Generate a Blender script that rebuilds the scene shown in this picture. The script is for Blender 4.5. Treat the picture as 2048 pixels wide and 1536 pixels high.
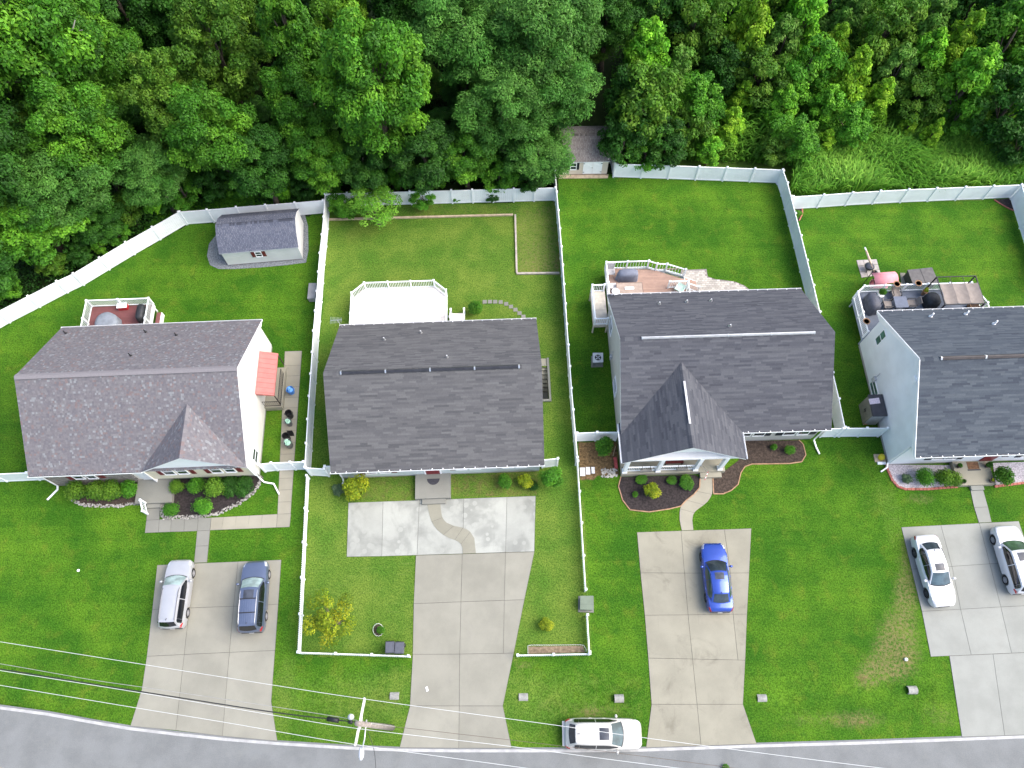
import bpy, math, random
import numpy as np
from mathutils import Vector, Matrix

for o in list(bpy.data.objects):
    bpy.data.objects.remove(o)
SC = bpy.context.scene
COL = SC.collection
rnd = random.Random(7)

# ------------------------------------------------------------------ camera
FPX, PITCH, ROLL, CAMH = 1544.194, math.radians(65.7974), math.radians(-0.61449), 54.3455
_f = Vector((0, math.cos(PITCH), -math.sin(PITCH)))
_r = Vector((1, 0, 0))
_u = _r.cross(_f)
CR = _r * math.cos(ROLL) + _u * math.sin(ROLL)
CU = -_r * math.sin(ROLL) + _u * math.cos(ROLL)
CF = _f
cam_data = bpy.data.cameras.new('camera')
cam_data.sensor_width = 36
cam_data.lens = 36 * FPX / 2048
cam_data.clip_start = 0.5
cam_data.clip_end = 2000
cam = bpy.data.objects.new('camera', cam_data)
COL.objects.link(cam)
cam.matrix_world = Matrix(((CR.x, CU.x, -CF.x, 0), (CR.y, CU.y, -CF.y, 0), (CR.z, CU.z, -CF.z, CAMH), (0, 0, 0, 1)))
SC.camera = cam

# ------------------------------------------------------------------ light
SUN_AZ = math.radians(-4)      # measured from +x towards +y : where the light comes from
SUN_EL = math.radians(50)
w = bpy.data.worlds.new('World')
SC.world = w
w.use_nodes = True
nt = w.node_tree
sky = nt.nodes.new('ShaderNodeTexSky')
sky.sky_type = 'NISHITA'
sky.sun_disc = False
sky.sun_elevation = SUN_EL
sky.sun_rotation = math.radians(90) - SUN_AZ
sky.air_density = 1.0
sky.dust_density = 4.0
sky.ozone_density = 1.0
bg = nt.nodes['Background']
bg.inputs['Strength'].default_value = 0.15
nt.links.new(sky.outputs[0], bg.inputs['Color'])
sun_d = bpy.data.lights.new('sun', 'SUN')
sun_d.energy = 1.3
sun_d.angle = math.radians(55)
sun_d.color = (1.0, 0.985, 0.95)
sun = bpy.data.objects.new('sun', sun_d)
COL.objects.link(sun)
_sd = Vector((math.cos(SUN_EL) * math.cos(SUN_AZ), math.cos(SUN_EL) * math.sin(SUN_AZ), math.sin(SUN_EL)))
sun.rotation_euler = _sd.to_track_quat('Z', 'Y').to_euler()
sun.location = (30, 25, 60)
SC.view_settings.view_transform = 'Standard'
SC.view_settings.look = 'None'
SC.view_settings.gamma = 1
SC.view_settings.use_curve_mapping = False
SC.view_settings.exposure = 1.35
SC.render.engine = 'CYCLES'
SC.render.resolution_x, SC.render.resolution_y = 1024, 768


# ------------------------------------------------------------------ photo pixel -> place
def ray(px, py):
    return CR * ((px - 1024) / FPX) + CU * (-(py - 768) / FPX) + CF


def G(px, py, z=0.0):
    d = ray(px, py)
    t = (z - CAMH) / d.z
    return Vector((d.x * t, d.y * t, z))


def srgb(r, g, b):
    def f(c):
        c /= 255.0
        return c / 12.92 if c <= 0.04045 else ((c + 0.055) / 1.055) ** 2.4
    return (f(r), f(g), f(b))


# ------------------------------------------------------------------ materials
MATS = {}


def new_mat(name):
    m = bpy.data.materials.new(name)
    m.use_nodes = True
    n = m.node_tree.nodes
    p = n['Principled BSDF']
    return m, n, m.node_tree.links, p


def mixc(n, l, fac, a, b, blend='MIX'):
    x = n.new('ShaderNodeMix')
    x.data_type = 'RGBA'
    x.blend_type = blend
    if hasattr(fac, 'is_output'):
        l.new(fac, x.inputs[0])
    else:
        x.inputs[0].default_value = fac
    for i, v in ((6, a), (7, b)):
        if hasattr(v, 'is_output'):
            l.new(v, x.inputs[i])
        else:
            x.inputs[i].default_value = (v[0], v[1], v[2], 1)
    return x.outputs[2]


def noise(n, l, vec, scale, detail=4, rough=0.55, dist=0.0):
    t = n.new('ShaderNodeTexNoise')
    t.inputs['Scale'].default_value = scale
    t.inputs['Detail'].default_value = detail
    t.inputs['Roughness'].default_value = rough
    t.inputs['Distortion'].default_value = dist
    if vec is not None:
        l.new(vec, t.inputs['Vector'])
    return t.outputs['Fac']


def ramp(n, l, fac, lo, hi, smooth=True):
    r = n.new('ShaderNodeMapRange')
    r.interpolation_type = 'SMOOTHSTEP' if smooth else 'LINEAR'
    r.inputs['From Min'].default_value = lo
    r.inputs['From Max'].default_value = hi
    l.new(fac, r.inputs['Value'])
    return r.outputs['Result']


def math_n(n, l, op, a, b=0.0):
    x = n.new('ShaderNodeMath')
    x.operation = op
    for i, v in ((0, a), (1, b)):
        if hasattr(v, 'is_output'):
            l.new(v, x.inputs[i])
        else:
            x.inputs[i].default_value = v
    return x.outputs[0]


def add_bump(n, l, p, h, strength, dist):
    b = n.new('ShaderNodeBump')
    b.inputs['Strength'].default_value = strength
    b.inputs['Distance'].default_value = dist
    l.new(h, b.inputs['Height'])
    l.new(b.outputs[0], p.inputs['Normal'])


def pos(n):
    return n.new('ShaderNodeNewGeometry').outputs['Position']


def stretch(n, l, vec, sx, sy, sz, rz=0.0):
    m = n.new('ShaderNodeMapping')
    m.inputs['Scale'].default_value = (sx, sy, sz)
    m.inputs['Rotation'].default_value = (0, 0, rz)
    l.new(vec, m.inputs['Vector'])
    return m.outputs[0]


def M(name, col, rough=0.7, var=0.12, scale=3.0, bump=0.0, bscale=40.0, metal=0.0, spec=0.4, coat=0.0, tone=0.0, fine=0.0, dirt=None):
    """plain surface: colour with uneven wear, optional relief"""
    if name in MATS:
        return MATS[name]
    m, n, l, p = new_mat(name)
    P = pos(n)
    a = tuple(c * (1 - var) for c in col)
    b = tuple(min(1, c * (1 + var)) for c in col)
    c = mixc(n, l, ramp(n, l, noise(n, l, P, scale), 0.3, 0.7), a, b)
    if fine:
        c = mixc(n, l, fine, c, mixc(n, l, noise(n, l, P, 24, 2), (0, 0, 0), (1, 1, 1)), 'OVERLAY')
    if dirt:
        c = mixc(n, l, math_n(n, l, 'MULTIPLY', ramp(n, l, noise(n, l, P, 1.3, 6, 0.65), 0.5, 0.75), dirt[1]), c, dirt[0])
    if tone:
        oi = n.new('ShaderNodeObjectInfo').outputs['Random']
        v = math_n(n, l, 'ADD', math_n(n, l, 'MULTIPLY', oi, 2 * tone), 1 - tone)
        c = mixc(n, l, 1.0, c, v, 'MULTIPLY')
    l.new(c, p.inputs['Base Color'])
    p.inputs['Roughness'].default_value = rough
    p.inputs['Metallic'].default_value = metal
    p.inputs['Specular IOR Level'].default_value = spec
    p.inputs['Coat Weight'].default_value = coat
    p.inputs['Coat Roughness'].default_value = 0.05
    if bump:
        add_bump(n, l, p, noise(n, l, P, bscale, 3), 0.6, bump)
    MATS[name] = m
    return m


def M_col(name, rough=0.85, spec=0.25, trans=0.0, var=0.0, grain=0.0, bump=0.0):
    """colour comes from the mesh (one tone per shingle or leaf)"""
    if name in MATS:
        return MATS[name]
    m, n, l, p = new_mat(name)
    a = n.new('ShaderNodeAttribute')
    a.attribute_name = 'Col'
    c = a.outputs['Color']
    if var:
        oi = n.new('ShaderNodeObjectInfo').outputs['Random']
        v = math_n(n, l, 'ADD', math_n(n, l, 'MULTIPLY', oi, 2 * var), 1 - var)
        c = mixc(n, l, 1.0, c, v, 'MULTIPLY')
    if grain:
        g = noise(n, l, pos(n), 9.0, 5, 0.7)
        c = mixc(n, l, grain, c, mixc(n, l, g, (0, 0, 0), (1, 1, 1)), 'OVERLAY')
    l.new(c, p.inputs['Base Color'])
    p.inputs['Roughness'].default_value = rough
    p.inputs['Specular IOR Level'].default_value = spec
    if bump:
        add_bump(n, l, p, noise(n, l, pos(n), 60, 2), 0.5, bump)
    if trans:
        t = n.new('ShaderNodeBsdfTranslucent')
        l.new(c, t.inputs['Color'])
        x = n.new('ShaderNodeMixShader')
        x.inputs[0].default_value = trans
        l.new(p.outputs[0], x.inputs[1])
        l.new(t.outputs[0], x.inputs[2])
        l.new(x.outputs[0], n['Material Output'].inputs['Surface'])
    MATS[name] = m
    return m


def M_siding(name, col, pitch=0.11):
    if name in MATS:
        return MATS[name]
    m, n, l, p = new_mat(name)
    P = pos(n)
    s = n.new('ShaderNodeSeparateXYZ')
    l.new(P, s.inputs[0])
    saw = math_n(n, l, 'FRACT', math_n(n, l, 'DIVIDE', s.outputs['Z'], pitch))
    c = mixc(n, l, ramp(n, l, noise(n, l, P, 0.8, 5), 0.3, 0.75), col, tuple(x * 0.9 for x in col))
    l.new(c, p.inputs['Base Color'])
    p.inputs['Roughness'].default_value = 0.6
    p.inputs['Specular IOR Level'].default_value = 0.3
    add_bump(n, l, p, saw, 0.7, 0.02)
    MATS[name] = m
    return m


def M_glass(name, col=(0.02, 0.03, 0.04), rough=0.08, spec=0.5, coat=0.25):
    if name in MATS:
        return MATS[name]
    m, n, l, p = new_mat(name)
    c = mixc(n, l, ramp(n, l, noise(n, l, pos(n), 1.5, 3), 0.35, 0.7), col, tuple(x * 1.9 for x in col))
    l.new(c, p.inputs['Base Color'])
    p.inputs['Roughness'].default_value = rough
    p.inputs['Specular IOR Level'].default_value = spec
    p.inputs['Coat Weight'].default_value = coat
    p.inputs['Coat Roughness'].default_value = 0.03
    MATS[name] = m
    return m


def M_concrete(name, col, stain=(0.2, 0.19, 0.17), amt=0.35, cracks=False, spots=False):
    if name in MATS:
        return MATS[name]
    m, n, l, p = new_mat(name)
    P = pos(n)
    c = mixc(n, l, ramp(n, l, noise(n, l, P, 0.45, 5, 0.6), 0.3, 0.7), tuple(x * 0.9 for x in col), tuple(x * 1.07 for x in col))
    st = math_n(n, l, 'MULTIPLY', ramp(n, l, noise(n, l, P, 0.55, 7, 0.68, 0.6), 0.52, 0.78), amt)
    c = mixc(n, l, st, c, stain)
    if spots:
        v = n.new('ShaderNodeTexVoronoi')
        v.inputs['Scale'].default_value = 1.7
        v.inputs['Randomness'].default_value = 1.0
        l.new(P, v.inputs['Vector'])
        disc = ramp(n, l, v.outputs['Distance'], 0.36, 0.3)
        grime = ramp(n, l, noise(n, l, P, 0.4, 4, 0.6, 0.4), 0.42, 0.62)
        c = mixc(n, l, math_n(n, l, 'MULTIPLY', grime, 0.5), c, stain)
        c = mixc(n, l, math_n(n, l, 'MULTIPLY', math_n(n, l, 'MULTIPLY', disc, grime), 0.55), c, tuple(min(1, x * 1.12) for x in col))
    c = mixc(n, l, 0.22, c, mixc(n, l, noise(n, l, P, 30, 3, 0.7), (0, 0, 0), (1, 1, 1)), 'OVERLAY')
    streak = noise(n, l, stretch(n, l, P, 6.0, 0.35, 1.0), 1.0, 4, 0.6)
    c = mixc(n, l, math_n(n, l, 'MULTIPLY', ramp(n, l, streak, 0.6, 0.8), 0.25), c, stain)
    oi = n.new('ShaderNodeObjectInfo').outputs['Random']
    v = math_n(n, l, 'ADD', math_n(n, l, 'MULTIPLY', oi, 0.12), 0.94)
    c = mixc(n, l, 1.0, c, v, 'MULTIPLY')
    l.new(c, p.inputs['Base Color'])
    p.inputs['Roughness'].default_value = 0.85
    p.inputs['Specular IOR Level'].default_value = 0.25
    add_bump(n, l, p, noise(n, l, P, 45, 3), 0.4, 0.006)
    MATS[name] = m
    return m


# ------------------------------------------------------------------ mesh builder
class MB:
    def __init__(s):
        s.v, s.f, s.m, s.c = [], [], [], []

    def add(s, vs, fs, mi=0, col=None):
        b = len(s.v)
        s.v += [tuple(p) for p in vs]
        for f in fs:
            s.f.append(tuple(b + i for i in f))
            s.m.append(mi)
            s.c.append(col)
        return s

    def bx(s, x0, x1, y0, y1, z0, z1, mi=0):
        vs = [(x, y, z) for z in (z0, z1) for x, y in ((x0, y0), (x1, y0), (x1, y1), (x0, y1))]
        return s.add(vs, [(3, 2, 1, 0), (4, 5, 6, 7), (0, 1, 5, 4), (1, 2, 6, 5), (2, 3, 7, 6), (3, 0, 4, 7)], mi)

    def hexa(s, lo, hi, mi=0, col=None):
        return s.add(list(lo) + list(hi), [(3, 2, 1, 0), (4, 5, 6, 7), (0, 1, 5, 4), (1, 2, 6, 5), (2, 3, 7, 6), (3, 0, 4, 7)], mi, col)

    def box(s, c, size, rz=0.0, mi=0):
        ca, sa = math.cos(rz), math.sin(rz)
        hx, hy, hz = size[0] / 2, size[1] / 2, size[2] / 2
        vs = []
        for z in (-hz, hz):
            for x, y in ((-hx, -hy), (hx, -hy), (hx, hy), (-hx, hy)):
                vs.append((c[0] + x * ca - y * sa, c[1] + x * sa + y * ca, c[2] + z))
        return s.hexa(vs[:4], vs[4:], mi)

    def beam(s, a, b, wd, ht, mi=0):
        a, b = Vector(a), Vector(b)
        d = (b - a).normalized()
        side = d.cross(Vector((0, 0, 1)))
        if side.length < 1e-4:
            side = Vector((1, 0, 0))
        side.normalize()
        up = side.cross(d)
        q = [(-1, -1), (1, -1), (1, 1), (-1, 1)]
        lo = [a + side * (x * wd / 2) + up * (y * ht / 2) for x, y in q]
        hi = [b + side * (x * wd / 2) + up * (y * ht / 2) for x, y in q]
        return s.hexa(lo, hi, mi)

    def prism(s, poly, z0, z1, mi=0, mside=None):
        n = len(poly)
        ar = sum(poly[i][0] * poly[(i + 1) % n][1] - poly[(i + 1) % n][0] * poly[i][1] for i in range(n))
        if ar < 0:
            poly = list(reversed(poly))
        vs = [(p[0], p[1], z0) for p in poly] + [(p[0], p[1], z1) for p in poly]
        b = len(s.v)
        s.add(vs, [tuple(range(n, 2 * n))], mi)
        k = mi if mside is None else mside
        fs = [tuple(reversed(range(n)))] + [(i, (i + 1) % n, n + (i + 1) % n, n + i) for i in range(n)]
        for f in fs:
            s.f.append(tuple(b + i for i in f))
            s.m.append(k)
            s.c.append(None)
        return s

    def extrude_x(s, prof, x0, x1, mi=0):
        """prof: (y,z) outline, extruded along x"""
        n = len(prof)
        vs = [(x0, y, z) for y, z in prof] + [(x1, y, z) for y, z in prof]
        fs = [tuple(range(n)), tuple(reversed(range(n, 2 * n)))] + [(i, n + i, n + (i + 1) % n, (i + 1) % n) for i in range(n)]
        return s.add(vs, fs, mi)

    def tube(s, pts, r, n=8, mi=0, cap=True):
        pts = [Vector(p) for p in pts]
        k = len(pts)
        rs = r if isinstance(r, (list, tuple)) else [r] * k
        vs = []
        prev = None
        for i, p in enumerate(pts):
            d = (pts[min(i + 1, k - 1)] - pts[max(i - 1, 0)]).normalized()
            a = prev if prev is not None else (Vector((0, 0, 1)) if abs(d.z) < 0.9 else Vector((1, 0, 0)))
            u = d.cross(a)
            if u.length < 1e-5:
                u = d.cross(Vector((0, 1, 0)))
            u.normalize()
            v = u.cross(d)
            prev = v if False else prev
            for j in range(n):
                t = 2 * math.pi * j / n
                vs.append(p + (u * math.cos(t) + v * math.sin(t)) * rs[i])
        fs = []
        for i in range(k - 1):
            for j in range(n):
                fs.append((i * n + j, i * n + (j + 1) % n, (i + 1) * n + (j + 1) % n, (i + 1) * n + j))
        if cap:
            fs.append(tuple(reversed(range(n))))
            fs.append(tuple(range((k - 1) * n, k * n)))
        return s.add(vs, fs, mi)

    def lathe(s, prof, n=16, c=(0, 0, 0), mi=0, sx=1.0, sy=1.0, caps=True):
        vs = []
        for r, z in prof:
            for j in range(n):
                t = 2 * math.pi * j / n
                vs.append((c[0] + r * sx * math.cos(t), c[1] + r * sy * math.sin(t), c[2] + z))
        fs = []
        for i in range(len(prof) - 1):
            for j in range(n):
                fs.append((i * n + j, i * n + (j + 1) % n, (i + 1) * n + (j + 1) % n, (i + 1) * n + j))
        if caps:
            fs.append(tuple(reversed(range(n))))
            fs.append(tuple(range((len(prof) - 1) * n, len(prof) * n)))
        return s.add(vs, fs, mi)

    def blob(s, c, r, seed=0, amp=0.12, nu=12, nv=7, mi=0, flat=0.0):
        q = random.Random(seed)
        ph = [(q.uniform(0, 6.28), q.uniform(0, 6.28), q.choice((1, 2, 3)), q.choice((1, 2))) for _ in range(4)]
        vs, fs = [], []
        for i in range(nv + 1):
            la = -math.pi / 2 + math.pi * i / nv
            for j in range(nu):
                lo = 2 * math.pi * j / nu
                k = 1 + amp * sum(math.sin(a + m * lo) * math.cos(b + e * la) for a, b, m, e in ph) / 2
                vs.append((c[0] + r[0] * k * math.cos(la) * math.cos(lo), c[1] + r[1] * k * math.cos(la) * math.sin(lo), c[2] + max(-r[2] * (1 - flat), r[2] * k * math.sin(la))))
        for i in range(nv):
            for j in range(nu):
                fs.append((i * nu + j, i * nu + (j + 1) % nu, (i + 1) * nu + (j + 1) % nu, (i + 1) * nu + j))
        return s.add(vs, fs, mi)

    def mesh(s, name, mats, smooth=False):
        me = bpy.data.meshes.new(name)
        me.from_pydata(s.v, [], s.f)
        if not isinstance(mats, (list, tuple)):
            mats = [mats]
        for m in mats:
            me.materials.append(m)
        me.polygons.foreach_set('material_index', s.m)
        if smooth:
            me.polygons.foreach_set('use_smooth', [True] * len(s.f))
        if any(c is not None for c in s.c):
            at = me.attributes.new('Col', 'FLOAT_COLOR', 'FACE')
            flat = []
            for c in s.c:
                c = c or (0.2, 0.2, 0.2)
                flat += [c[0], c[1], c[2], 1.0]
            at.data.foreach_set('color', flat)
        me.update()
        return me


FRAME = {}


def tag(o, label=None, cat=None, group=None, kind=None):
    if label:
        o['label'] = label
    if cat:
        o['category'] = cat
    if group:
        o['group'] = group
    if kind:
        o['kind'] = kind
    return o


def thing(name, label, cat, loc=(0, 0, 0), rz=0.0, group=None):
    o = bpy.data.objects.new(name, None)
    o.empty_display_size = 0.3
    COL.objects.link(o)
    o.location = loc
    o.rotation_euler = (0, 0, rz)
    FRAME[o.name] = (Vector(loc), rz)
    tag(o, label, cat, group)
    return o


def root_of(o):
    while o.parent is not None:
        o = o.parent
    return o


def to_local(o, p):
    loc, rz = FRAME.get(root_of(o).name, (Vector((0, 0, 0)), 0))
    d = Vector(p) - loc
    c, s = math.cos(-rz), math.sin(-rz)
    return Vector((d.x * c - d.y * s, d.x * s + d.y * c, d.z))


def obj(name, me, parent=None, loc=(0, 0, 0), rot=(0, 0, 0), scale=None, kind=None):
    o = bpy.data.objects.new(name, me)
    COL.objects.link(o)
    o.location = loc
    o.rotation_euler = rot
    if scale:
        o.scale = scale
    if parent is not None:
        o.parent = parent
    if kind:
        o['kind'] = kind
    return o


def part(name, mb, mats, parent, world=False, smooth=False, kind=None):
    if world:
        mb.v = [tuple(to_local(parent, p)) for p in mb.v]
    return obj(name, mb.mesh(name, mats, smooth), parent, kind=kind)


def solo(name, mb, mats, label, cat, group=None, base=None, smooth=False, kind=None):
    """a thing that is one mesh, given in world coordinates, with its origin at its base"""
    if base is None:
        n = len(mb.v)
        base = (sum(v[0] for v in mb.v) / n, sum(v[1] for v in mb.v) / n, min(v[2] for v in mb.v))
    mb.v = [(v[0] - base[0], v[1] - base[1], v[2] - base[2]) for v in mb.v]
    o = obj(name, mb.mesh(name, mats, smooth), loc=base)
    return tag(o, label, cat, group, kind)


def struct(name, mb, mats, smooth=False):
    o = obj(name, mb.mesh(name, mats, smooth))
    o['kind'] = 'structure'
    return o


def copy_tree(o, parent=None):
    c = o.copy()
    COL.objects.link(c)
    c.parent = parent
    for ch in list(o.children):
        copy_tree(ch, c)
    return c


def offset_poly(pts, d):
    """move the edges of a polygon inwards by d"""
    pts = [Vector((p[0], p[1])) for p in pts]
    n = len(pts)
    ar = sum(pts[i].x * pts[(i + 1) % n].y - pts[(i + 1) % n].x * pts[i].y for i in range(n))
    sg = 1 if ar > 0 else -1
    out = []
    for i in range(n):
        a, b, c = pts[i - 1], pts[i], pts[(i + 1) % n]
        e1, e2 = (b - a).normalized(), (c - b).normalized()
        n1, n2 = Vector((-e1.y, e1.x)) * sg, Vector((-e2.y, e2.x)) * sg
        bis = n1 + n2
        if bis.length < 1e-6:
            out.append(b + n1 * d)
        else:
            bis.normalize()
            k = d / max(0.35, bis.dot(n1))
            out.append(b + bis * k)
    return out


def clip_poly(poly, px, py, nx, ny):
    """keep the part of poly where (p - (px,py)).n >= 0"""
    out = []
    n = len(poly)
    for i in range(n):
        a, b = poly[i], poly[(i + 1) % n]
        da = (a[0] - px) * nx + (a[1] - py) * ny
        db = (b[0] - px) * nx + (b[1] - py) * ny
        if da >= 0:
            out.append(a)
        if (da >= 0) != (db >= 0):
            t = da / (da - db)
            out.append((a[0] + (b[0] - a[0]) * t, a[1] + (b[1] - a[1]) * t))
    return out


def in_poly(x, y, poly):
    r = False
    n = len(poly)
    j = n - 1
    for i in range(n):
        if (poly[i][1] > y) != (poly[j][1] > y) and x < (poly[j][0] - poly[i][0]) * (y - poly[i][1]) / (poly[j][1] - poly[i][1]) + poly[i][0]:
            r = not r
        j = i
    return r


def GP(lst, z=0.0):
    return [G(x, y, z) for x, y in lst]


ORD = ['first', 'second', 'third', 'fourth', 'fifth', 'sixth', 'seventh', 'eighth', 'ninth', 'tenth', 'eleventh', 'twelfth', 'thirteenth', 'fourteenth', 'fifteenth', 'sixteenth', 'seventeenth', 'eighteenth', 'nineteenth', 'twentieth']
# ================================================================== ground
def np_in_poly(X, Y, poly):
    r = np.zeros(X.shape, bool)
    n = len(poly)
    j = n - 1
    for i in range(n):
        xi, yi, xj, yj = poly[i][0], poly[i][1], poly[j][0], poly[j][1]
        if yi != yj:
            c = ((yi > Y) != (yj > Y)) & (X < (xj - xi) * (Y - yi) / (yj - yi) + xi)
            r ^= c
        j = i
    return r


def np_blob(X, Y, px, py, rx, ry, amp=1.0):
    c = G(px, py)
    k = 1544.0 / 58.0
    return amp * np.exp(-(((X - c.x) * k / rx) ** 2 + ((Y - c.y) * k / ry) ** 2))


def make_ground():
    xs = np.concatenate([np.array([-700, -400, -250, -160, -110, -80, -66]), np.arange(-58, 58.01, 0.3), np.array([66, 80, 110, 160, 250, 400, 700])])
    ys = np.concatenate([np.array([-700, -400, -200, -100, -50, -25, -14]), np.arange(-9, 56.01, 0.3), np.array([60, 68, 80, 100, 140, 220, 400, 800])])
    # opening for the cellar stairwell beside the middle house
    O = G(661.5, 943.8, 3.0)
    hy1, hy0 = G(1090, 716, 0.12).y - 0.75, G(1100, 802, 0.12).y + 0.06
    hx0, hx1 = O.x + 14.55 - 0.0271 * 4.5, G(1097.5, 716, 0.12).x - 0.1
    xs = np.unique(np.concatenate([xs[np.abs(xs - hx0) > 0.02], [hx0, hx1]]))
    ys = np.unique(np.concatenate([ys, [hy0, hy1]]))
    X, Y = np.meshgrid(xs, ys)
    nx, ny = len(xs), len(ys)
    yc = G(1040, 1395).y
    Z = np.zeros_like(X)
    fade = np.ones_like(X)
    for a, b in ((262, 556), (800, 1022), (1292, 1512), (1905, 2400)):
        xa, xb = G(a, 1400).x - 0.9, G(b, 1400).x + 0.9
        d = np.maximum(np.maximum(xa - X, X - xb), 0)
        fade *= np.clip(d / 0.9, 0, 1)
    fade *= np.clip((55 - np.abs(X)) / 10, 0, 1)
    Z -= 0.2 * np.exp(-((Y - yc) / 0.75) ** 2) * fade
    rs = np.random.RandomState(3)
    fine = (np.abs(X) < 57) & (Y > 1.0) & (Y < 55)
    Z = np.where(fine, Z - 0.012 * rs.rand(*X.shape), Z)
    # which ground grows what
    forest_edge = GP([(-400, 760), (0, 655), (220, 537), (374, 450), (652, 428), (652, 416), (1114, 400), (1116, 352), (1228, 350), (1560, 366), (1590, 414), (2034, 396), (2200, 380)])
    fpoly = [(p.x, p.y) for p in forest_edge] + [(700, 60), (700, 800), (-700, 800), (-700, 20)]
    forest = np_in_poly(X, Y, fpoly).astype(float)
    meadow_poly = [(p.x, p.y) for p in GP([(1240, 352), (1560, 366), (1590, 414), (2034, 396), (2200, 380), (2300, 200), (1700, 180), (1400, 200)])]
    meadow = np_in_poly(X, Y, meadow_poly).astype(float)
    yard2 = [(p.x, p.y) for p in GP([(656, 416), (1114, 400), (1152, 900), (1160, 930), (1178, 1190), (1182, 1306), (1100, 1312), (900, 1318), (700, 1312), (596, 1306), (619, 947)])]
    olive = np_in_poly(X, Y, yard2).astype(float)
    verge = np.clip((G(1000, 1300).y - Y) / 2.0, 0, 1)
    olive = np.clip(olive * 0.85 + verge * 0.3 + np_blob(X, Y, 900, 1400, 260, 90, 0.5), 0, 1)
    olive += np_blob(X, Y, 590, 1180, 22, 260, 0.45) + np_blob(X, Y, 1010, 850, 30, 160, 0.1)
    olive += np_blob(X, Y, 60, 1090, 90, 50, 0.35) + np_blob(X, Y, 1800, 1100, 30, 150, 0.5) + np_blob(X, Y, 1720, 990, 80, 60, 0.35)
    dry = np.zeros_like(X)
    for a in ((1815, 1120, 18, 60, .8), (1808, 1190, 25, 45, .9), (1795, 1260, 38, 40, .9), (1790, 1310, 45, 35, 1.0), (1765, 1340, 45, 22, .9), (1730, 1365, 26, 20, .6), (1720, 1440, 55, 18, .9), (1600, 1440, 70, 22, .5), (1880, 1430, 45, 35, .6), (1840, 997, 40, 14, .8),
              (1235, 1420, 60, 22, .5), (1110, 1410, 60, 24, .45), (700, 1420, 60, 30, .35), (790, 1400, 25, 30, .5), (568, 903, 8, 30, 1.1), (570, 880, 9, 10, 1.0), (1045, 1330, 40, 10, .7), (760, 700, 8, 60, .2), (1116, 700, 14, 250, .25),
              (1180, 1425, 20, 8, .8), (1500, 480, 40, 30, .25), (1560, 350, 30, 12, .5), (60, 1140, 120, 60, .12), (1070, 1180, 30, 90, .35), (860, 540, 180, 30, .18), (1075, 560, 30, 80, .25)):
        dry += np_blob(X, Y, *a)
    plot = [(p.x, p.y) for p in GP([(1031, 434), (1112, 402), (1119, 546), (1034, 546)])]
    dry += np_in_poly(X, Y, plot) * 0.62
    strip = [(p.x, p.y) for p in GP([(657, 416), (1114, 401), (1114, 430), (1030, 431), (657, 439)])]
    dirt = np_in_poly(X, Y, strip) * 0.45
    nook = [(p.x, p.y) for p in GP([(1158, 882), (1235, 880), (1240, 954), (1160, 958)])]
    dirt = dirt + np_in_poly(X, Y, nook) * 0.95
    bed2a = [(p.x, p.y) for p in GP([(690, 955), (832, 949), (832, 1000), (700, 1006)])]
    bed2b = [(p.x, p.y) for p in GP([(900, 946), (1078, 940), (1074, 991), (900, 997)])]
    dirt += np_in_poly(X, Y, bed2a) * 0.5 + np_in_poly(X, Y, bed2b) * 0.55
    for a in ((1725, 1357, 14, 10, .9), (1110, 540, 12, 60, .5), (1119, 480, 8, 90, .7), (1722, 1445, 28, 8, .7), (500, 1478, 60, 5, .4), (1290, 1455, 20, 20, .3), (1150, 700, 4, 300, .25)):
        dirt += np_blob(X, Y, *a)
    for e in (forest_edge,):
        pass
    me = bpy.data.meshes.new('ground')
    V = np.stack([X, Y, Z], -1).reshape(-1, 3)
    idx = np.arange(nx * ny).reshape(ny, nx)
    Q = np.stack([idx[:-1, :-1], idx[:-1, 1:], idx[1:, 1:], idx[1:, :-1]], -1).reshape(-1, 4)
    cx = (V[Q, 0].mean(1) > hx0) & (V[Q, 0].mean(1) < hx1) & (V[Q, 1].mean(1) > hy0) & (V[Q, 1].mean(1) < hy1)
    Q = Q[~cx]
    me.vertices.add(len(V))
    me.vertices.foreach_set('co', V.ravel())
    me.loops.add(Q.size)
    me.polygons.add(len(Q))
    me.loops.foreach_set('vertex_index', Q.ravel().astype(np.int32))
    me.polygons.foreach_set('loop_start', np.arange(0, Q.size, 4, dtype=np.int32))
    me.polygons.foreach_set('loop_total', np.full(len(Q), 4, dtype=np.int32))
    me.polygons.foreach_set('use_smooth', np.ones(len(Q), bool))
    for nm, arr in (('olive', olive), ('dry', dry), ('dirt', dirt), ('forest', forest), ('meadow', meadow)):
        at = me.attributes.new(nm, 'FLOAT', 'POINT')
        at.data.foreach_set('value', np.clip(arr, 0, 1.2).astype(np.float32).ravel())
    me.update()
    me.validate()
    m, n, l, p = new_mat('lawn_grass')
    P = pos(n)

    def A(nm):
        a = n.new('ShaderNodeAttribute')
        a.attribute_name = nm
        return a.outputs['Fac']
    green = mixc(n, l, ramp(n, l, noise(n, l, P, 0.3, 5, 0.6), 0.3, 0.72), (0.0252, 0.0959, 0.0049), (0.0649, 0.1574, 0.0086))
    green = mixc(n, l, math_n(n, l, 'MULTIPLY', ramp(n, l, noise(n, l, P, 0.9, 5, 0.6, 0.5), 0.5, 0.78), 0.6), green, (0.0995, 0.1506, 0.0129))
    green = mixc(n, l, math_n(n, l, 'MULTIPLY', ramp(n, l, noise(n, l, P, 1.7, 6, 0.6), 0.52, 0.75), 0.55), green, (0.0199, 0.0788, 0.0065))
    mow = noise(n, l, stretch(n, l, P, 0.06, 1.5, 1.0, -0.04), 1.0, 3, 0.5)
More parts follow.
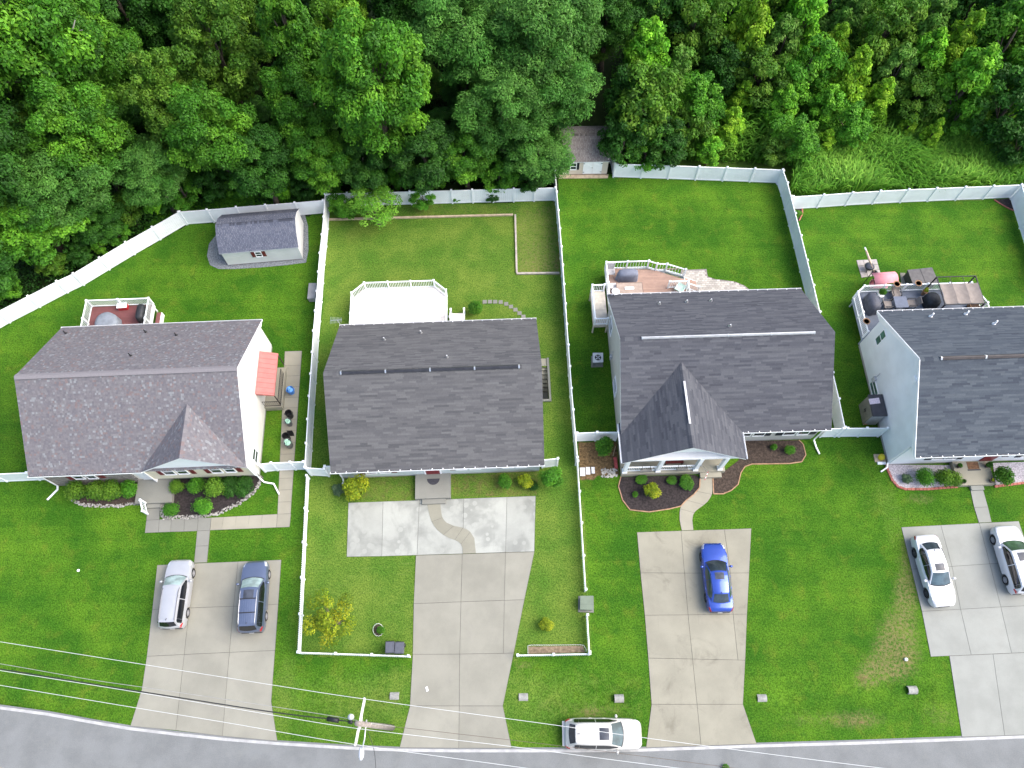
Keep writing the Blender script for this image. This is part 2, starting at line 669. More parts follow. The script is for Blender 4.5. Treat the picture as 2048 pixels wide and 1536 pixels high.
    green = mixc(n, l, math_n(n, l, 'MULTIPLY', ramp(n, l, mow, 0.42, 0.62), 0.3), green, mixc(n, l, 1.0, green, (1.45, 1.28, 1.3), 'MULTIPLY'))
    ol = mixc(n, l, ramp(n, l, noise(n, l, P, 0.4, 5, 0.6), 0.3, 0.72), (0.0560, 0.1362, 0.0130), (0.1153, 0.1844, 0.0241))
    st = noise(n, l, stretch(n, l, P, 0.35, 7.0, 1.0, -0.03), 1.0, 4, 0.7)
    ol = mixc(n, l, math_n(n, l, 'MULTIPLY', ramp(n, l, st, 0.56, 0.78), 0.5), ol, (0.1648, 0.2164, 0.0563))
    jag = noise(n, l, P, 2.2, 5, 0.7)
    jagc = math_n(n, l, 'MULTIPLY', math_n(n, l, 'SUBTRACT', jag, 0.5), 0.9)

    def mask(nm, lo, hi):
        return ramp(n, l, math_n(n, l, 'ADD', A(nm), jagc), lo, hi)
    c = mixc(n, l, mask('olive', 0.3, 0.8), green, ol)
    # mown tufts: fine light and dark blades
    f1 = noise(n, l, P, 9.0, 6, 0.75)
    f2 = noise(n, l, stretch(n, l, P, 26, 11, 20, 0.5), 1.0, 4, 0.7)
    ff = math_n(n, l, 'ADD', math_n(n, l, 'MULTIPLY', f1, 0.5), math_n(n, l, 'MULTIPLY', f2, 0.5))
    c = mixc(n, l, math_n(n, l, 'MULTIPLY', ramp(n, l, ff, 0.42, 0.58), 1.0), mixc(n, l, 1.0, c, (0.45, 0.52, 0.42), 'MULTIPLY'), mixc(n, l, 1.0, c, (1.42, 1.28, 1.5), 'MULTIPLY'))
    straw = mixc(n, l, noise(n, l, P, 6.0, 5, 0.7), (0.1152, 0.0936, 0.0324), (0.2592, 0.2088, 0.1008))
    c = mixc(n, l, math_n(n, l, 'MULTIPLY', math_n(n, l, 'MULTIPLY', mask('dry', 0.3, 1.1), ramp(n, l, noise(n, l, P, 5.0, 6, 0.8), 0.38, 0.62)), 0.85), c, straw)
    soil = mixc(n, l, ramp(n, l, noise(n, l, P, 5.0, 7, 0.8), 0.3, 0.7), (0.035, 0.024, 0.012), (0.235, 0.155, 0.075))
    c = mixc(n, l, mask('dirt', 0.4, 0.9), c, soil)
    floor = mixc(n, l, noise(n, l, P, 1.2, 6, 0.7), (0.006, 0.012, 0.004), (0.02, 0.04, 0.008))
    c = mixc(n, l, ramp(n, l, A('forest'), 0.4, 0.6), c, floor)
    mead = mixc(n, l, noise(n, l, P, 2.0, 6, 0.7), (0.03, 0.075, 0.008), (0.10, 0.17, 0.03))
    c = mixc(n, l, ramp(n, l, A('meadow'), 0.4, 0.6), c, mead)
    l.new(c, p.inputs['Base Color'])
    p.inputs['Roughness'].default_value = 0.9
    p.inputs['Specular IOR Level'].default_value = 0.12
    add_bump(n, l, p, ff, 0.9, 0.05)
    me.materials.append(m)
    o = obj('ground', me)
    o['kind'] = 'structure'
    return o


make_ground()

# ------------------------------------------------------------------ road
asphalt = M('asphalt', (0.160, 0.168, 0.168), 0.9, 0.1, 0.7, 0.012, 55, fine=0.35, dirt=((0.19, 0.198, 0.19), 0.5))
paint = M('road_paint', (0.36, 0.36, 0.355), 0.7, 0.15, 2.0, dirt=((0.3, 0.3, 0.29), 0.6))
edge_px = [(0, 1411), (97, 1424), (180, 1439), (262, 1453), (355, 1464), (450, 1474), (555, 1482.5), (700, 1491.5), (800, 1495.5), (910, 1497), (1022, 1497), (1150, 1497), (1285, 1495.5), (1400, 1491.5), (1510, 1487.5), (1720, 1481.5), (1921, 1474), (2048, 1469)]
edge = [G(*p) for p in edge_px]
d0 = (edge[0] - edge[2]).normalized()
d1 = (edge[-1] - edge[-4]).normalized()
edge = [edge[0] + d0 * 250, edge[0] + d0 * 60] + edge + [edge[-1] + d1 * 60, edge[-1] + d1 * 250]


def strip(mb, pts, a, b, z):
    n = len(pts)
    nor = []
    for i in range(n):
        d = pts[min(i + 1, n - 1)] - pts[max(i - 1, 0)]
        nor.append(Vector((d.y, -d.x, 0)).normalized())
    vs = []
    for i in range(n):
        for k in (a, b):
            q = pts[i] + nor[i] * k
            vs.append((q.x, q.y, z))
    mb.add(vs, [(2 * i, 2 * i + 1, 2 * i + 3, 2 * i + 2) for i in range(n - 1)])
    return mb


rd = strip(MB(), edge, -0.06, 7.4, 0.006)
rd.f = [tuple(f) for f in rd.f]
struct('road', rd, asphalt)
struct('road_edge_line', strip(MB(), edge, 0.05, 0.22, 0.0105), paint)
struct('road_edge_line', strip(MB(), edge, 7.05, 7.2, 0.0105), paint)
cl = M('road_paint_yellow', (0.6, 0.42, 0.05), 0.7, 0.1, 2.0)
struct('road_centre_line', strip(MB(), edge, 3.5, 3.62, 0.0105), cl)
struct('road_centre_line', strip(MB(), edge, 3.74, 3.86, 0.0105), cl)

# ------------------------------------------------------------------ concrete drives and walks
joint = M('slab_joint', (0.10, 0.095, 0.085), 0.95, 0.2, 3)
conc_a = M_concrete('concrete_warm', (0.2412, 0.2351, 0.1950))
conc_b = M_concrete('concrete_cool', (0.2517, 0.2597, 0.2367), amt=0.2)
conc_w = M_concrete('concrete_white', (0.3251, 0.3335, 0.3017), stain=(0.1415, 0.1476, 0.1352), amt=0.3, spots=True)
conc_s = M_concrete('concrete_stained', (0.2464, 0.2351, 0.1846), stain=(0.0786, 0.0711, 0.0520), amt=0.5)
conc_t = M_concrete('concrete_tan', (0.2254, 0.2187, 0.1742), amt=0.2)
conc_g = M_concrete('concrete_grey', (0.1940, 0.1940, 0.1717), amt=0.3)
conc_c = M_concrete('concrete_cream', (0.2779, 0.2624, 0.2080), amt=0.2)


def paving(name, polys, mat, z=0.03, gap=0.011, base=True):
    """base sheet (dark joints) with one object for each slab"""
    mb = MB()
    world = [[G(*p) for p in poly] for poly in polys]
    for w_ in world:
        mb.prism([(p.x, p.y) for p in offset_poly([(p.x, p.y) for p in w_], -0.004)], -0.05, z - 0.016)
    root = struct(name, mb, joint)
    for w_ in world:
        s = MB().prism([(p.x, p.y) for p in offset_poly([(p.x, p.y) for p in w_], gap)], z - 0.012, z)
        part('slab', s, mat, root)
    return root


def rows_to_polys(rows):
    out = []
    for a, b in zip(rows[:-1], rows[1:]):
        for j in range(len(a) - 1):
            out.append([a[j], a[j + 1], b[j + 1], b[j]])
    return out


# drive of the brick-shuttered house (left)
r = [[(314.8, 1130.4), (389.5, 1127), (476.3, 1123.4), (562.5, 1119.8)],
     [(305, 1219), (379, 1216), (467.5, 1212.6), (556.5, 1208.5)],
     [(294, 1312.8), (368.7, 1309), (459, 1304.8), (550, 1301)]]
p1 = rows_to_polys(r)
p1 += [[r[2][0], r[2][1], (352, 1460.5), (261, 1452), (284, 1379)], [r[2][1], r[2][2], (445, 1472), (352, 1460.5)], [r[2][2], r[2][3], (542.5, 1403), (554.7, 1482), (445, 1472)]]
paving('driveway', p1, conc_a)
# drive of the middle house
r = [[(832, 1111), (924.5, 1108.3), (1011.2, 1105.3), (1068.6, 1104)],
     [(827.5, 1207.5), (922, 1203.7), (1008.6, 1200.8), (1048.7, 1199.5)],
     [(825.6, 1308.7), (919.4, 1308.2), (1006.7, 1306.8), (1027.5, 1306)]]
p2 = rows_to_polys(r)
p2 += [[r[2][0], r[2][1], (918.6, 1411.8), (820, 1411.8)], [r[2][1], r[2][2], r[2][3], (1005.6, 1411.8), (918.6, 1411.8)],
       [(820, 1411.8), (918.6, 1411.8), (917.5, 1496), (799.4, 1495)], [(918.6, 1411.8), (1005.6, 1411.8), (1023.2, 1496), (917.5, 1496)]]
paving('driveway', p2, conc_a)
r = [[(697, 1005.7), (766.3, 1003.2), (838.7, 1000.6), (927.6, 997.4), (1013.8, 994.2), (1071.2, 992)],
     [(693.6, 1113.7), (763.7, 1112.5), (834.2, 1110.3), (925.7, 1107.5), (1011.2, 1104.8), (1068.6, 1103.4)]]
paving('parking_apron', rows_to_polys(r), conc_w)
# drive with the blue car
r = [[(1274, 1064.7), (1362, 1061.7), (1448.5, 1058.9), (1502.4, 1057)],
     [(1280.9, 1145.8), (1368.8, 1146.3), (1460.8, 1146.3), (1498, 1145.8)],
     [(1289.5, 1230.6), (1376, 1229.7), (1466, 1228.6), (1493.8, 1228.3)],
     [(1296.4, 1316.3), (1385, 1318), (1475.7, 1320), (1490.2, 1320.5)]]
p3 = rows_to_polys(r)
p3 += [[r[3][0], r[3][1], (1394, 1408.6), (1303, 1408.6)], [r[3][1], r[3][2], r[3][3], (1485.7, 1408.6), (1394, 1408.6)],
       [(1303, 1408.6), (1394, 1408.6), (1401.9, 1491.5), (1292.2, 1495)], [(1394, 1408.6), (1485.7, 1408.6), (1512.9, 1487.5), (1401.9, 1491.5)]]
paving('driveway', p3, conc_s)
# drive on the right
r = [[(1802.6, 1054.7), (1881.4, 1050.5), (1958.2, 1046.5), (2037, 1042.4)],
     [(1823, 1138.5), (1903.5, 1132.9), (1979.2, 1127.7), (2064, 1122)],
     [(1843.5, 1222.7), (1920.9, 1218.6), (2001.2, 1214), (2092, 1209.5)],
     [(1861.3, 1313.3), (1942, 1309.8), (2022.7, 1306.2), (2122, 1302)]]
p4 = rows_to_polys(r)
p4 += [[(1898.5, 1311.9), (1985.5, 1308.2), (2009, 1471), (1923.4, 1473.5)], [(1985.5, 1308.2), (2075, 1304), (2100, 1468), (2009, 1471)], [(2075, 1304), (2160, 1300), (2195, 1464), (2100, 1468)]]
paving('driveway', p4, conc_b)

# walks ------------------------------------------------------------
gw = [[(295, 1017), (320, 1015.7), (319, 1039), (293, 1041)],
      [(293, 1041), (319, 1039), (317, 1064.8), (290, 1066)], [(319, 1039), (343, 1038.2), (341.5, 1063.8), (317, 1064.8)],
      [(343, 1038.2), (369.5, 1037.3), (368, 1063.2), (341.5, 1063.8)], [(369.5, 1037.3), (397, 1036.4), (394.5, 1062), (368, 1063.2)],
      [(397, 1036.4), (422.7, 1035.5), (420, 1060.8), (394.5, 1062)], [(394.5, 1062), (420, 1060.8), (417.3, 1091.5), (391.7, 1092.5)], [(391.7, 1092.5), (417.3, 1091.5), (414, 1124.8), (388.4, 1126)]]
paving('front_walk', gw, conc_g)
side = []
xs_ = [422.9, 447, 472.6, 499, 524.8, 555]
for a, b in zip(xs_[:-1], xs_[1:]):
    f = lambda x: 1035.4 - (x - 423) * 0.053
    g = lambda x: 1060.7 - (x - 420) * 0.042
    side.append([(a, f(a)), (b, f(b)), (b - 2, g(b)), (a - 2.6, g(a))])
side.append([(555, 1028.4), (582, 1027.4), (579.3, 1054), (553, 1055.1)])
ys_ = [1028, 1004, 980, 956.5, 932, 908.5, 885, 862, 839, 816, 795, 774, 752, 731, 702.5]


def lx(y):
    return 555 + (1028.5 - y) * (569.8 - 555) / (1028.5 - 703)


def rx_(y):
    return 581.3 + (1028.5 - y) * (603.9 - 581.3) / (1028.5 - 702)


for a, b in zip(ys_[:-1], ys_[1:]):
    side.append([(lx(b), b + .5), (rx_(b), b - .5), (rx_(a), a - .5), (lx(a), a + .5)])
paving('side_walk', side, conc_c)


def ribbon(L, R, cuts):
    out = []
    for a, b in zip(cuts[:-1], cuts[1:]):
        out.append([L[i] for i in range(a, b + 1)] + [R[i] for i in range(b, a - 1, -1)])
    return out


def ribbon_paving(name, L, R, cuts, mat, z):
    """curved walk: slabs may be concave, so build them from quads"""
    mb = MB()
    root = None
    segs = []
    for a, b in zip(cuts[:-1], cuts[1:]):
        s = MB()
        for i in range(a, b):
            q = [G(*L[i]), G(*R[i]), G(*R[i + 1]), G(*L[i + 1])]
            d = (q[3] - q[0]).normalized() * 0.009
            if i == a:
                q[0], q[1] = q[0] + d, q[1] + d
            if i == b - 1:
                q[2], q[3] = q[2] - d, q[3] - d
            s.prism([(v.x, v.y) for v in q], z - 0.012, z)
        segs.append(s)
    for i in range(len(L) - 1):
        q = [G(*L[i]), G(*R[i]), G(*R[i + 1]), G(*L[i + 1])]
        mb.prism([(v.x, v.y) for v in q], -0.05, z - 0.0155)
    root = struct(name, mb, joint)
    for s in segs:
        part('slab', s, mat, root)
    return root


L = [(854.3, 1007.7), (857.4, 1023), (860, 1034), (863.6, 1043.6), (868.5, 1052), (874.8, 1060), (887, 1070), (899, 1076.4), (909.7, 1080), (917, 1083.6), (922, 1088.7), (925, 1096), (925.5, 1107.5)]
R = [(880.6, 1006.7), (882, 1021), (883.2, 1028.5), (885, 1035.4), (888.6, 1041), (893.3, 1045.6), (907.6, 1052), (917, 1053.8), (926, 1056), (934, 1059.4), (940.5, 1064), (948.7, 1076.4), (951.7, 1106.6)]
ribbon_paving('front_walk', L, R, [0, 3, 6, 8, 10, 12], conc_t, 0.048)
L = [(1400, 956), (1399.8, 966), (1398.9, 975.7), (1394.6, 983), (1387.2, 989.4), (1379.5, 995), (1372.2, 1000.3), (1366.5, 1006), (1362.6, 1011.3), (1360.2, 1018), (1359.2, 1025), (1359.2, 1040), (1363.5, 1061)]
R = [(1424.2, 955), (1424.8, 969), (1424.8, 981.2), (1423.6, 989), (1420, 996.2), (1414.8, 1003.5), (1407.7, 1009.9), (1399.5, 1015.7), (1392.7, 1020.8), (1388.4, 1025.6), (1385.9, 1030.4), (1384.5, 1041.3), (1386.5, 1060.2)]
ribbon_paving('front_walk', L, R, [0, 3, 6, 9, 12], conc_c, 0.034)
paving('front_walk', [[(1940.6, 981), (1966, 980.2), (1975.5, 1014), (1948, 1015)], [(1948, 1015), (1975.5, 1014), (1982.8, 1044.4), (1957.4, 1045.6)]], conc_b)
# stepping stones behind the middle house
stones = [(969.5, 604), (980, 603.6), (990.5, 603.8), (1001.5, 604.4), (1012.5, 608), (1022, 613.5), (1031, 619.6), (1039, 626.5), (1047, 633.5)]
for i, (x, y) in enumerate(stones):
    c = G(x, y)
    mb = MB().prism([(p.x, p.y) for p in offset_poly([(c.x - .17, c.y - .17), (c.x + .17, c.y - .16), (c.x + .16, c.y + .17), (c.x - .17, c.y + .16)], 0)], -0.03, 0.035)
    solo('stepping_stone', mb, conc_g, '%s grey stepping stone of the curved path, counted from the shrub' % ORD[i], 'stepping stone', 'stepping stones behind the white deck', base=(c.x, c.y, 0))
# ================================================================== houses
white_trim = M('white_trim', (0.84, 0.85, 0.86), 0.5, 0.05, 1.0)
white_vinyl = M('white_vinyl', (0.82, 0.85, 0.87), 0.45, 0.05, 0.6, dirt=((0.55, 0.57, 0.55), 0.25))
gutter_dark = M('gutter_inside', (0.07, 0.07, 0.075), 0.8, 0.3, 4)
glass = M_glass('window_glass')
shingle_mat = M_col('roof_shingles', 0.95, 0.12, grain=0.25, bump=0.006)
steel = M('galvanised_steel', (0.55, 0.56, 0.57), 0.35, 0.1, 5, metal=0.8)
black_plastic = M('black_plastic', (0.018, 0.018, 0.02), 0.45, 0.2, 5)
found = M('foundation_block', (0.33, 0.32, 0.31), 0.9, 0.12, 2, 0.01, 30)

PAL = {
    'mauve': [((0.142, 0.134, 0.145), 9), ((0.158, 0.152, 0.16), 5), ((0.195, 0.204, 0.214), 1.6), ((0.160, 0.128, 0.13), 1.8), ((0.126, 0.122, 0.135), 5)],
    'grey': [((0.0998, 0.0997, 0.1033), 5), ((0.0880, 0.0883, 0.0928), 4), ((0.1124, 0.1127, 0.1152), 4), ((0.0769, 0.0777, 0.0823), 1.5)],
    'charcoal': [((0.0779, 0.0810, 0.0924), 5), ((0.0681, 0.0711, 0.0825), 4), ((0.0908, 0.0946, 0.1052), 4), ((0.0583, 0.0613, 0.0727), 1.5)],
    'slate': [((0.0666, 0.0787, 0.0946), 5), ((0.0583, 0.0689, 0.0848), 4), ((0.0795, 0.0924, 0.1075), 4), ((0.0500, 0.0590, 0.0749), 1.5)],
    'shed': [((0.10, 0.11, 0.145), 5), ((0.088, 0.098, 0.132), 3), ((0.12, 0.13, 0.165), 3)],
    'tan': [((0.20, 0.18, 0.165), 5), ((0.18, 0.16, 0.15), 4), ((0.225, 0.205, 0.19), 3)],
}


def shingles(mb, P0, u, v, lo, hi, vlen, pal, tab=(0.3, 1.0), rows=0.145, seed=1, blend=0.0):
    """courses of single shingle tabs on a sloping plane; lo/hi(v) give the run along u"""
    q = random.Random(seed)
    P0, u, v = Vector(P0), Vector(u).normalized(), Vector(v).normalized()
    n = u.cross(v)
    if n.z < 0:
        n = -n
    k = max(1, round(vlen / rows))
    dv = vlen / k
    cols = [c for c, _ in PAL[pal]]
    wts = [w_ for _, w_ in PAL[pal]]
    for i in range(k):
        v0, v1 = i * dv, (i + 1) * dv + 0.012
        a0, b0, a1, b1 = lo(v0), hi(v0), lo(min(v1, vlen)), hi(min(v1, vlen))
        if b0 - a0 < 0.02:
            continue
        cuts = [0.0]
        L_ = b0 - a0
        while cuts[-1] < L_ - 0.05:
            cuts.append(cuts[-1] + q.uniform(*tab))
        cuts[-1] = L_
        for s0, s1 in zip(cuts[:-1], cuts[1:]):
            t0, t1 = s0 / L_, s1 / L_
            A = P0 + u * (a0 + s0 + 0.003) + v * v0 + n * 0.022
            B = P0 + u * (a0 + s1 - 0.003) + v * v0 + n * 0.022
            C = P0 + u * (a1 + (b1 - a1) * t1 - 0.003) + v * v1 + n * 0.009
            D = P0 + u * (a1 + (b1 - a1) * t0 + 0.003) + v * v1 + n * 0.009
            A2, B2 = A - n * 0.018, B - n * 0.018
            c = q.choices(cols, wts)[0]
            j = q.uniform(0.95, 1.05)
            c = tuple(x * j for x in c)
            up = u.cross(v).z > 0
            mb.add([A, B, C, D, A2, B2], [(0, 1, 2, 3) if up else (3, 2, 1, 0), (4, 5, 1, 0) if up else (0, 1, 5, 4)], 0, c)
    return mb


def felt(pal):
    t = [sum(k[i] * w_ for k, w_ in PAL[pal]) / sum(w_ for _, w_ in PAL[pal]) for i in range(3)]
    return M('roof_felt_' + pal, tuple(v * 0.9 for v in t), 0.95, 0.1, 2)


class House:
    pass


def fr_ray(h, px, py):
    d = ray(px, py)
    o = Vector((0, 0, CAMH)) - Vector((h.O.x, h.O.y, 0))
    c, s = math.cos(-h.a), math.sin(-h.a)
    return Vector((o.x * c - o.y * s, o.x * s + o.y * c, o.z)), Vector((d.x * c - d.y * s, d.x * s + d.y * c, d.z))


def on_y(h, px, py, y):
    o, d = fr_ray(h, px, py)
    t = (y - o.y) / d.y
    return o + d * t


def on_x(h, px, py, x):
    o, d = fr_ray(h, px, py)
    t = (x - o.x) / d.x
    return o + d * t


def on_z(h, px, py, z=0.0):
    o, d = fr_ray(h, px, py)
    t = (z - o.z) / d.z
    return o + d * t


GUT = None


def gutter(h, x0, x1, y, z, outward, hang=True):
    """open box gutter along x; outward = -1 front, +1 back"""
    w_, t = 0.13, 0.02
    yo = y + outward * w_
    g = MB()
    g.bx(x0, x1, min(y, y + outward * t), max(y, y + outward * t), z - 0.13, z - 0.02)
    g.bx(x0, x1, min(yo, yo - outward * t), max(yo, yo - outward * t), z - 0.13, z + 0.005)
    ya, yb = sorted((y + outward * t, yo - outward * t))
    g.bx(x0, x1, ya, yb, z - 0.13, z - 0.11)
    g.bx(x0, x0 + 0.02, ya, yb, z - 0.11, z)
    g.bx(x1 - 0.02, x1, ya, yb, z - 0.11, z)
    go = part('gutter', g, white_trim, h.root)
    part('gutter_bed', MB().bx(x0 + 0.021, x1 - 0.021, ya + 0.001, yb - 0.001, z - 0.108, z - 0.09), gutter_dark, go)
    if hang:
        me = MB().bx(-0.025, 0.025, ya - y - 0.015, yb - y + 0.015, -0.012, 0.012).mesh('gutter_hanger', white_trim)
        n = int((x1 - x0) / 0.74)
        for i in range(n):
            obj('gutter_hanger', me, go, (x0 + 0.37 + i * (x1 - x0) / n, y, z + 0.002))
    return go


def window(h, x0, x1, z0, z1, y, face=-1, panes=1, parent=None, axis='y', mat=None):
    """double hung window on a wall: frame > pane, meeting rail. face: outward sign"""
    t, dep = 0.055, 0.05
    def B(a0, a1, b0, b1, c0, c1, mb):
        lo, hi = sorted((y + face * b0, y + face * b1))
        if axis == 'y':
            mb.bx(a0, a1, lo, hi, c0, c1)
        else:
            mb.bx(lo, hi, a0, a1, c0, c1)
    f = MB()
    B(x0, x1, 0.0, dep, z1 - t, z1, f)
    B(x0, x1, 0.0, dep + 0.02, z0 - 0.02, z0 + t, f)
    B(x0, x0 + t, 0.0, dep, z0 + t, z1 - t, f)
    B(x1 - t, x1, 0.0, dep, z0 + t, z1 - t, f)
    fo = part('window', f, white_trim, parent or h.root)
    zm = (z0 + z1) / 2
    r = MB()
    B(x0 + t, x1 - t, 0.004, dep - 0.006, zm - 0.025, zm + 0.025, r)
    part('meeting_rail', r, white_trim, fo)
    for a, b in ((z0 + t, zm - 0.025), (zm + 0.025, z1 - t)):
        g = MB()
        B(x0 + t, x1 - t, 0.003, 0.022, a, b, g)
        part('pane', g, mat or glass, fo)
    return fo


def shutter(h, x0, x1, z0, z1, y, mat, face=-1):
    m = MB()
    lo, hi = sorted((y, y + face * 0.035))
    m.bx(x0, x1, lo, hi, z0, z1)
    s = part('shutter', m, mat, h.root)
    l_ = MB()
    k = 9
    for i in range(k):
        z = z0 + 0.08 + (z1 - z0 - 0.16) * i / (k - 1)
        a, b = sorted((y + face * 0.035, y + face * 0.052))
        l_.bx(x0 + 0.05, x1 - 0.05, a, b, z - 0.03, z + 0.03)
    part('louvres', l_, mat, s)


def vent_pipe(h, x, y, r=0.05, ht=0.35, mat=None):
    m_ = (h.hr - h.he) / (h.d / 2)
    z = h.he + m_ * min(y, h.d - y)
    mb = MB().lathe([(r * 2.4, -0.05), (r * 2.4, 0.03), (r * 1.2, 0.10), (r, 0.12), (r, ht), (r * 0.8, ht), (r * 0.8, ht - 0.03)], 12, (x, y, z))
    part('vent_pipe', mb, mat or steel, h.root, smooth=True)


def build_house(FL, a, he, hr, w_, d, label, wall_mat, pal, tab, oy=0.42, ox=0.14, skip_front=None, ridge='vent_dark', seed=1, gable=None, side_mats=None, ridge_x=None):
    h = House()
    h.O, h.a, h.he, h.hr, h.w, h.d, h.oy, h.ox = G(FL[0], FL[1], he), a, he, hr, w_, d, oy, ox
    h.root = thing('house', label, 'house', (h.O.x, h.O.y, 0), a)
    m_ = (hr - he) / (d / 2)
    h.m = m_
    th = 0.16
    # walls: two eave walls and two gable walls
    wt = 0.15
    mf = wall_mat if not side_mats else side_mats.get('front', wall_mat)
    part('wall', MB().bx(ox + wt, w_ - ox - wt, oy, oy + wt, 0.3, he - 0.02), mf, h.root)
    part('wall', MB().bx(ox + wt, w_ - ox - wt, d - oy - wt, d - oy, 0.3, he - 0.02), wall_mat, h.root)
    for k, (xa, xb) in enumerate(((ox, ox + wt), (w_ - ox - wt, w_ - ox))):
        prof = [(oy, 0.3), (d - oy, 0.3), (d - oy, he + m_ * oy - th), (d / 2, hr - th), (oy, he + m_ * oy - th)]
        part('gable_wall', MB().extrude_x(prof, xa, xb), wall_mat, h.root)
    part('foundation', MB().bx(ox + 0.03, w_ - ox - 0.03, oy + 0.03, d - oy - 0.03, -0.1, 0.305), found, h.root)
    # roof deck with white edges, shingles on top
    prof = [(0, he), (0, he - 0.17), (0.02, he - 0.17), (oy + 0.005, he - 0.15), (d / 2, hr - th), (d - oy - 0.005, he - 0.15), (d - 0.02, he - 0.17), (d, he - 0.17), (d, he), (d / 2, hr)]
    rm = MB().extrude_x(prof, 0, w_)
    rm.m[2 + 8] = rm.m[2 + 9] = 1
    rf = part('roof', rm, [white_trim, felt(pal)], h.root)
    h.roof = rf
    sl = math.hypot(d / 2, hr - he)
    mb = MB()
    shingles(mb, (0, -0.04, he - 0.04 * m_), (1, 0, 0), (0, d / 2, hr - he), (lambda v: -0.02), (lambda v: w_ + 0.02), sl + 0.045, pal, tab, 0.145, seed)
    shingles(mb, (0, d + 0.04, he - 0.04 * m_), (1, 0, 0), (0, -d / 2, hr - he), (lambda v: -0.02), (lambda v: w_ + 0.02), sl + 0.045, pal, tab, 0.145, seed + 50)
    part('shingles', mb, shingle_mat, rf, kind='stuff')
    # ridge
    x0, x1 = ridge_x or (0.02, w_ - 0.02)
    cap = MB()
    q = random.Random(seed + 9)
    x = 0.0
    while x < w_ - 0.05:
        x2 = min(w_, x + 0.3)
        c = q.choice([c for c, _ in PAL[pal]])
        for sg in (-1, 1):
            A, B = Vector((x, d / 2, hr + 0.03)), Vector((x2, d / 2, hr + 0.036))
            C, D = Vector((x2, d / 2 + sg * 0.17, hr - 0.17 * m_ + 0.045)), Vector((x, d / 2 + sg * 0.17, hr - 0.17 * m_ + 0.037))
            cap.add([A, B, C, D], [(0, 1, 2, 3) if sg > 0 else (3, 2, 1, 0)], 0, c)
        x = x2
    part('ridge_cap', cap, shingle_mat, rf)
    if ridge == 'cap':
        v = MB()
        for sg in (-1, 1):
            y0, y1 = d / 2, d / 2 + sg * 0.2
            A = [(x0, y0, hr + 0.05), (x1, y0, hr + 0.05), (x1, y1, hr - 0.2 * m_ + 0.07), (x0, y1, hr - 0.2 * m_ + 0.07)]
            Bv = [(p[0], p[1], p[2] + 0.045) for p in A]
            v.hexa(A if sg > 0 else A[::-1], Bv if sg > 0 else Bv[::-1], 0, (0.19, 0.18, 0.19))
        part('ridge_vent', v, shingle_mat, rf)
    elif ridge:
        mat_ = {'vent_dark': M('vent_black', (0.03, 0.03, 0.036), 0.35, 0.2, 3), 'vent_silver': M('vent_aluminium', (0.5, 0.5, 0.51), 0.4, 0.1, 3, metal=0.6), 'vent_brown': M('vent_brown', (0.05, 0.042, 0.042), 0.5, 0.2, 3)}[ridge]
        v = MB()
        wv = 0.14 if ridge != 'vent_silver' else 0.1
        v.extrude_x([(d / 2 - wv, hr + 0.03 - wv * m_ * 0.5), (d / 2 - wv, hr + 0.07 - wv * m_ * 0.5), (d / 2 - 0.03, hr + 0.14), (d / 2 + 0.03, hr + 0.14), (d / 2 + wv, hr + 0.07 - wv * m_ * 0.5), (d / 2 + wv, hr + 0.03 - wv * m_ * 0.5)][::-1], x0, x1)
        vo = part('ridge_vent', v, mat_, rf)
        n = 5
        for i in range(n):
            xx = x0 + (x1 - x0) * i / (n - 1)
            part('vent_joint', MB().extrude_x([(d / 2 - wv - .01, hr + 0.03 - wv * m_ * 0.5), (d / 2 - wv - .01, hr + 0.08 - wv * m_ * 0.5), (d / 2 - 0.03, hr + 0.152), (d / 2 + 0.03, hr + 0.152), (d / 2 + wv + .01, hr + 0.08 - wv * m_ * 0.5), (d / 2 + wv + .01, hr + 0.03 - wv * m_ * 0.5)][::-1], xx - 0.05, xx + 0.05), steel, vo)
    return h


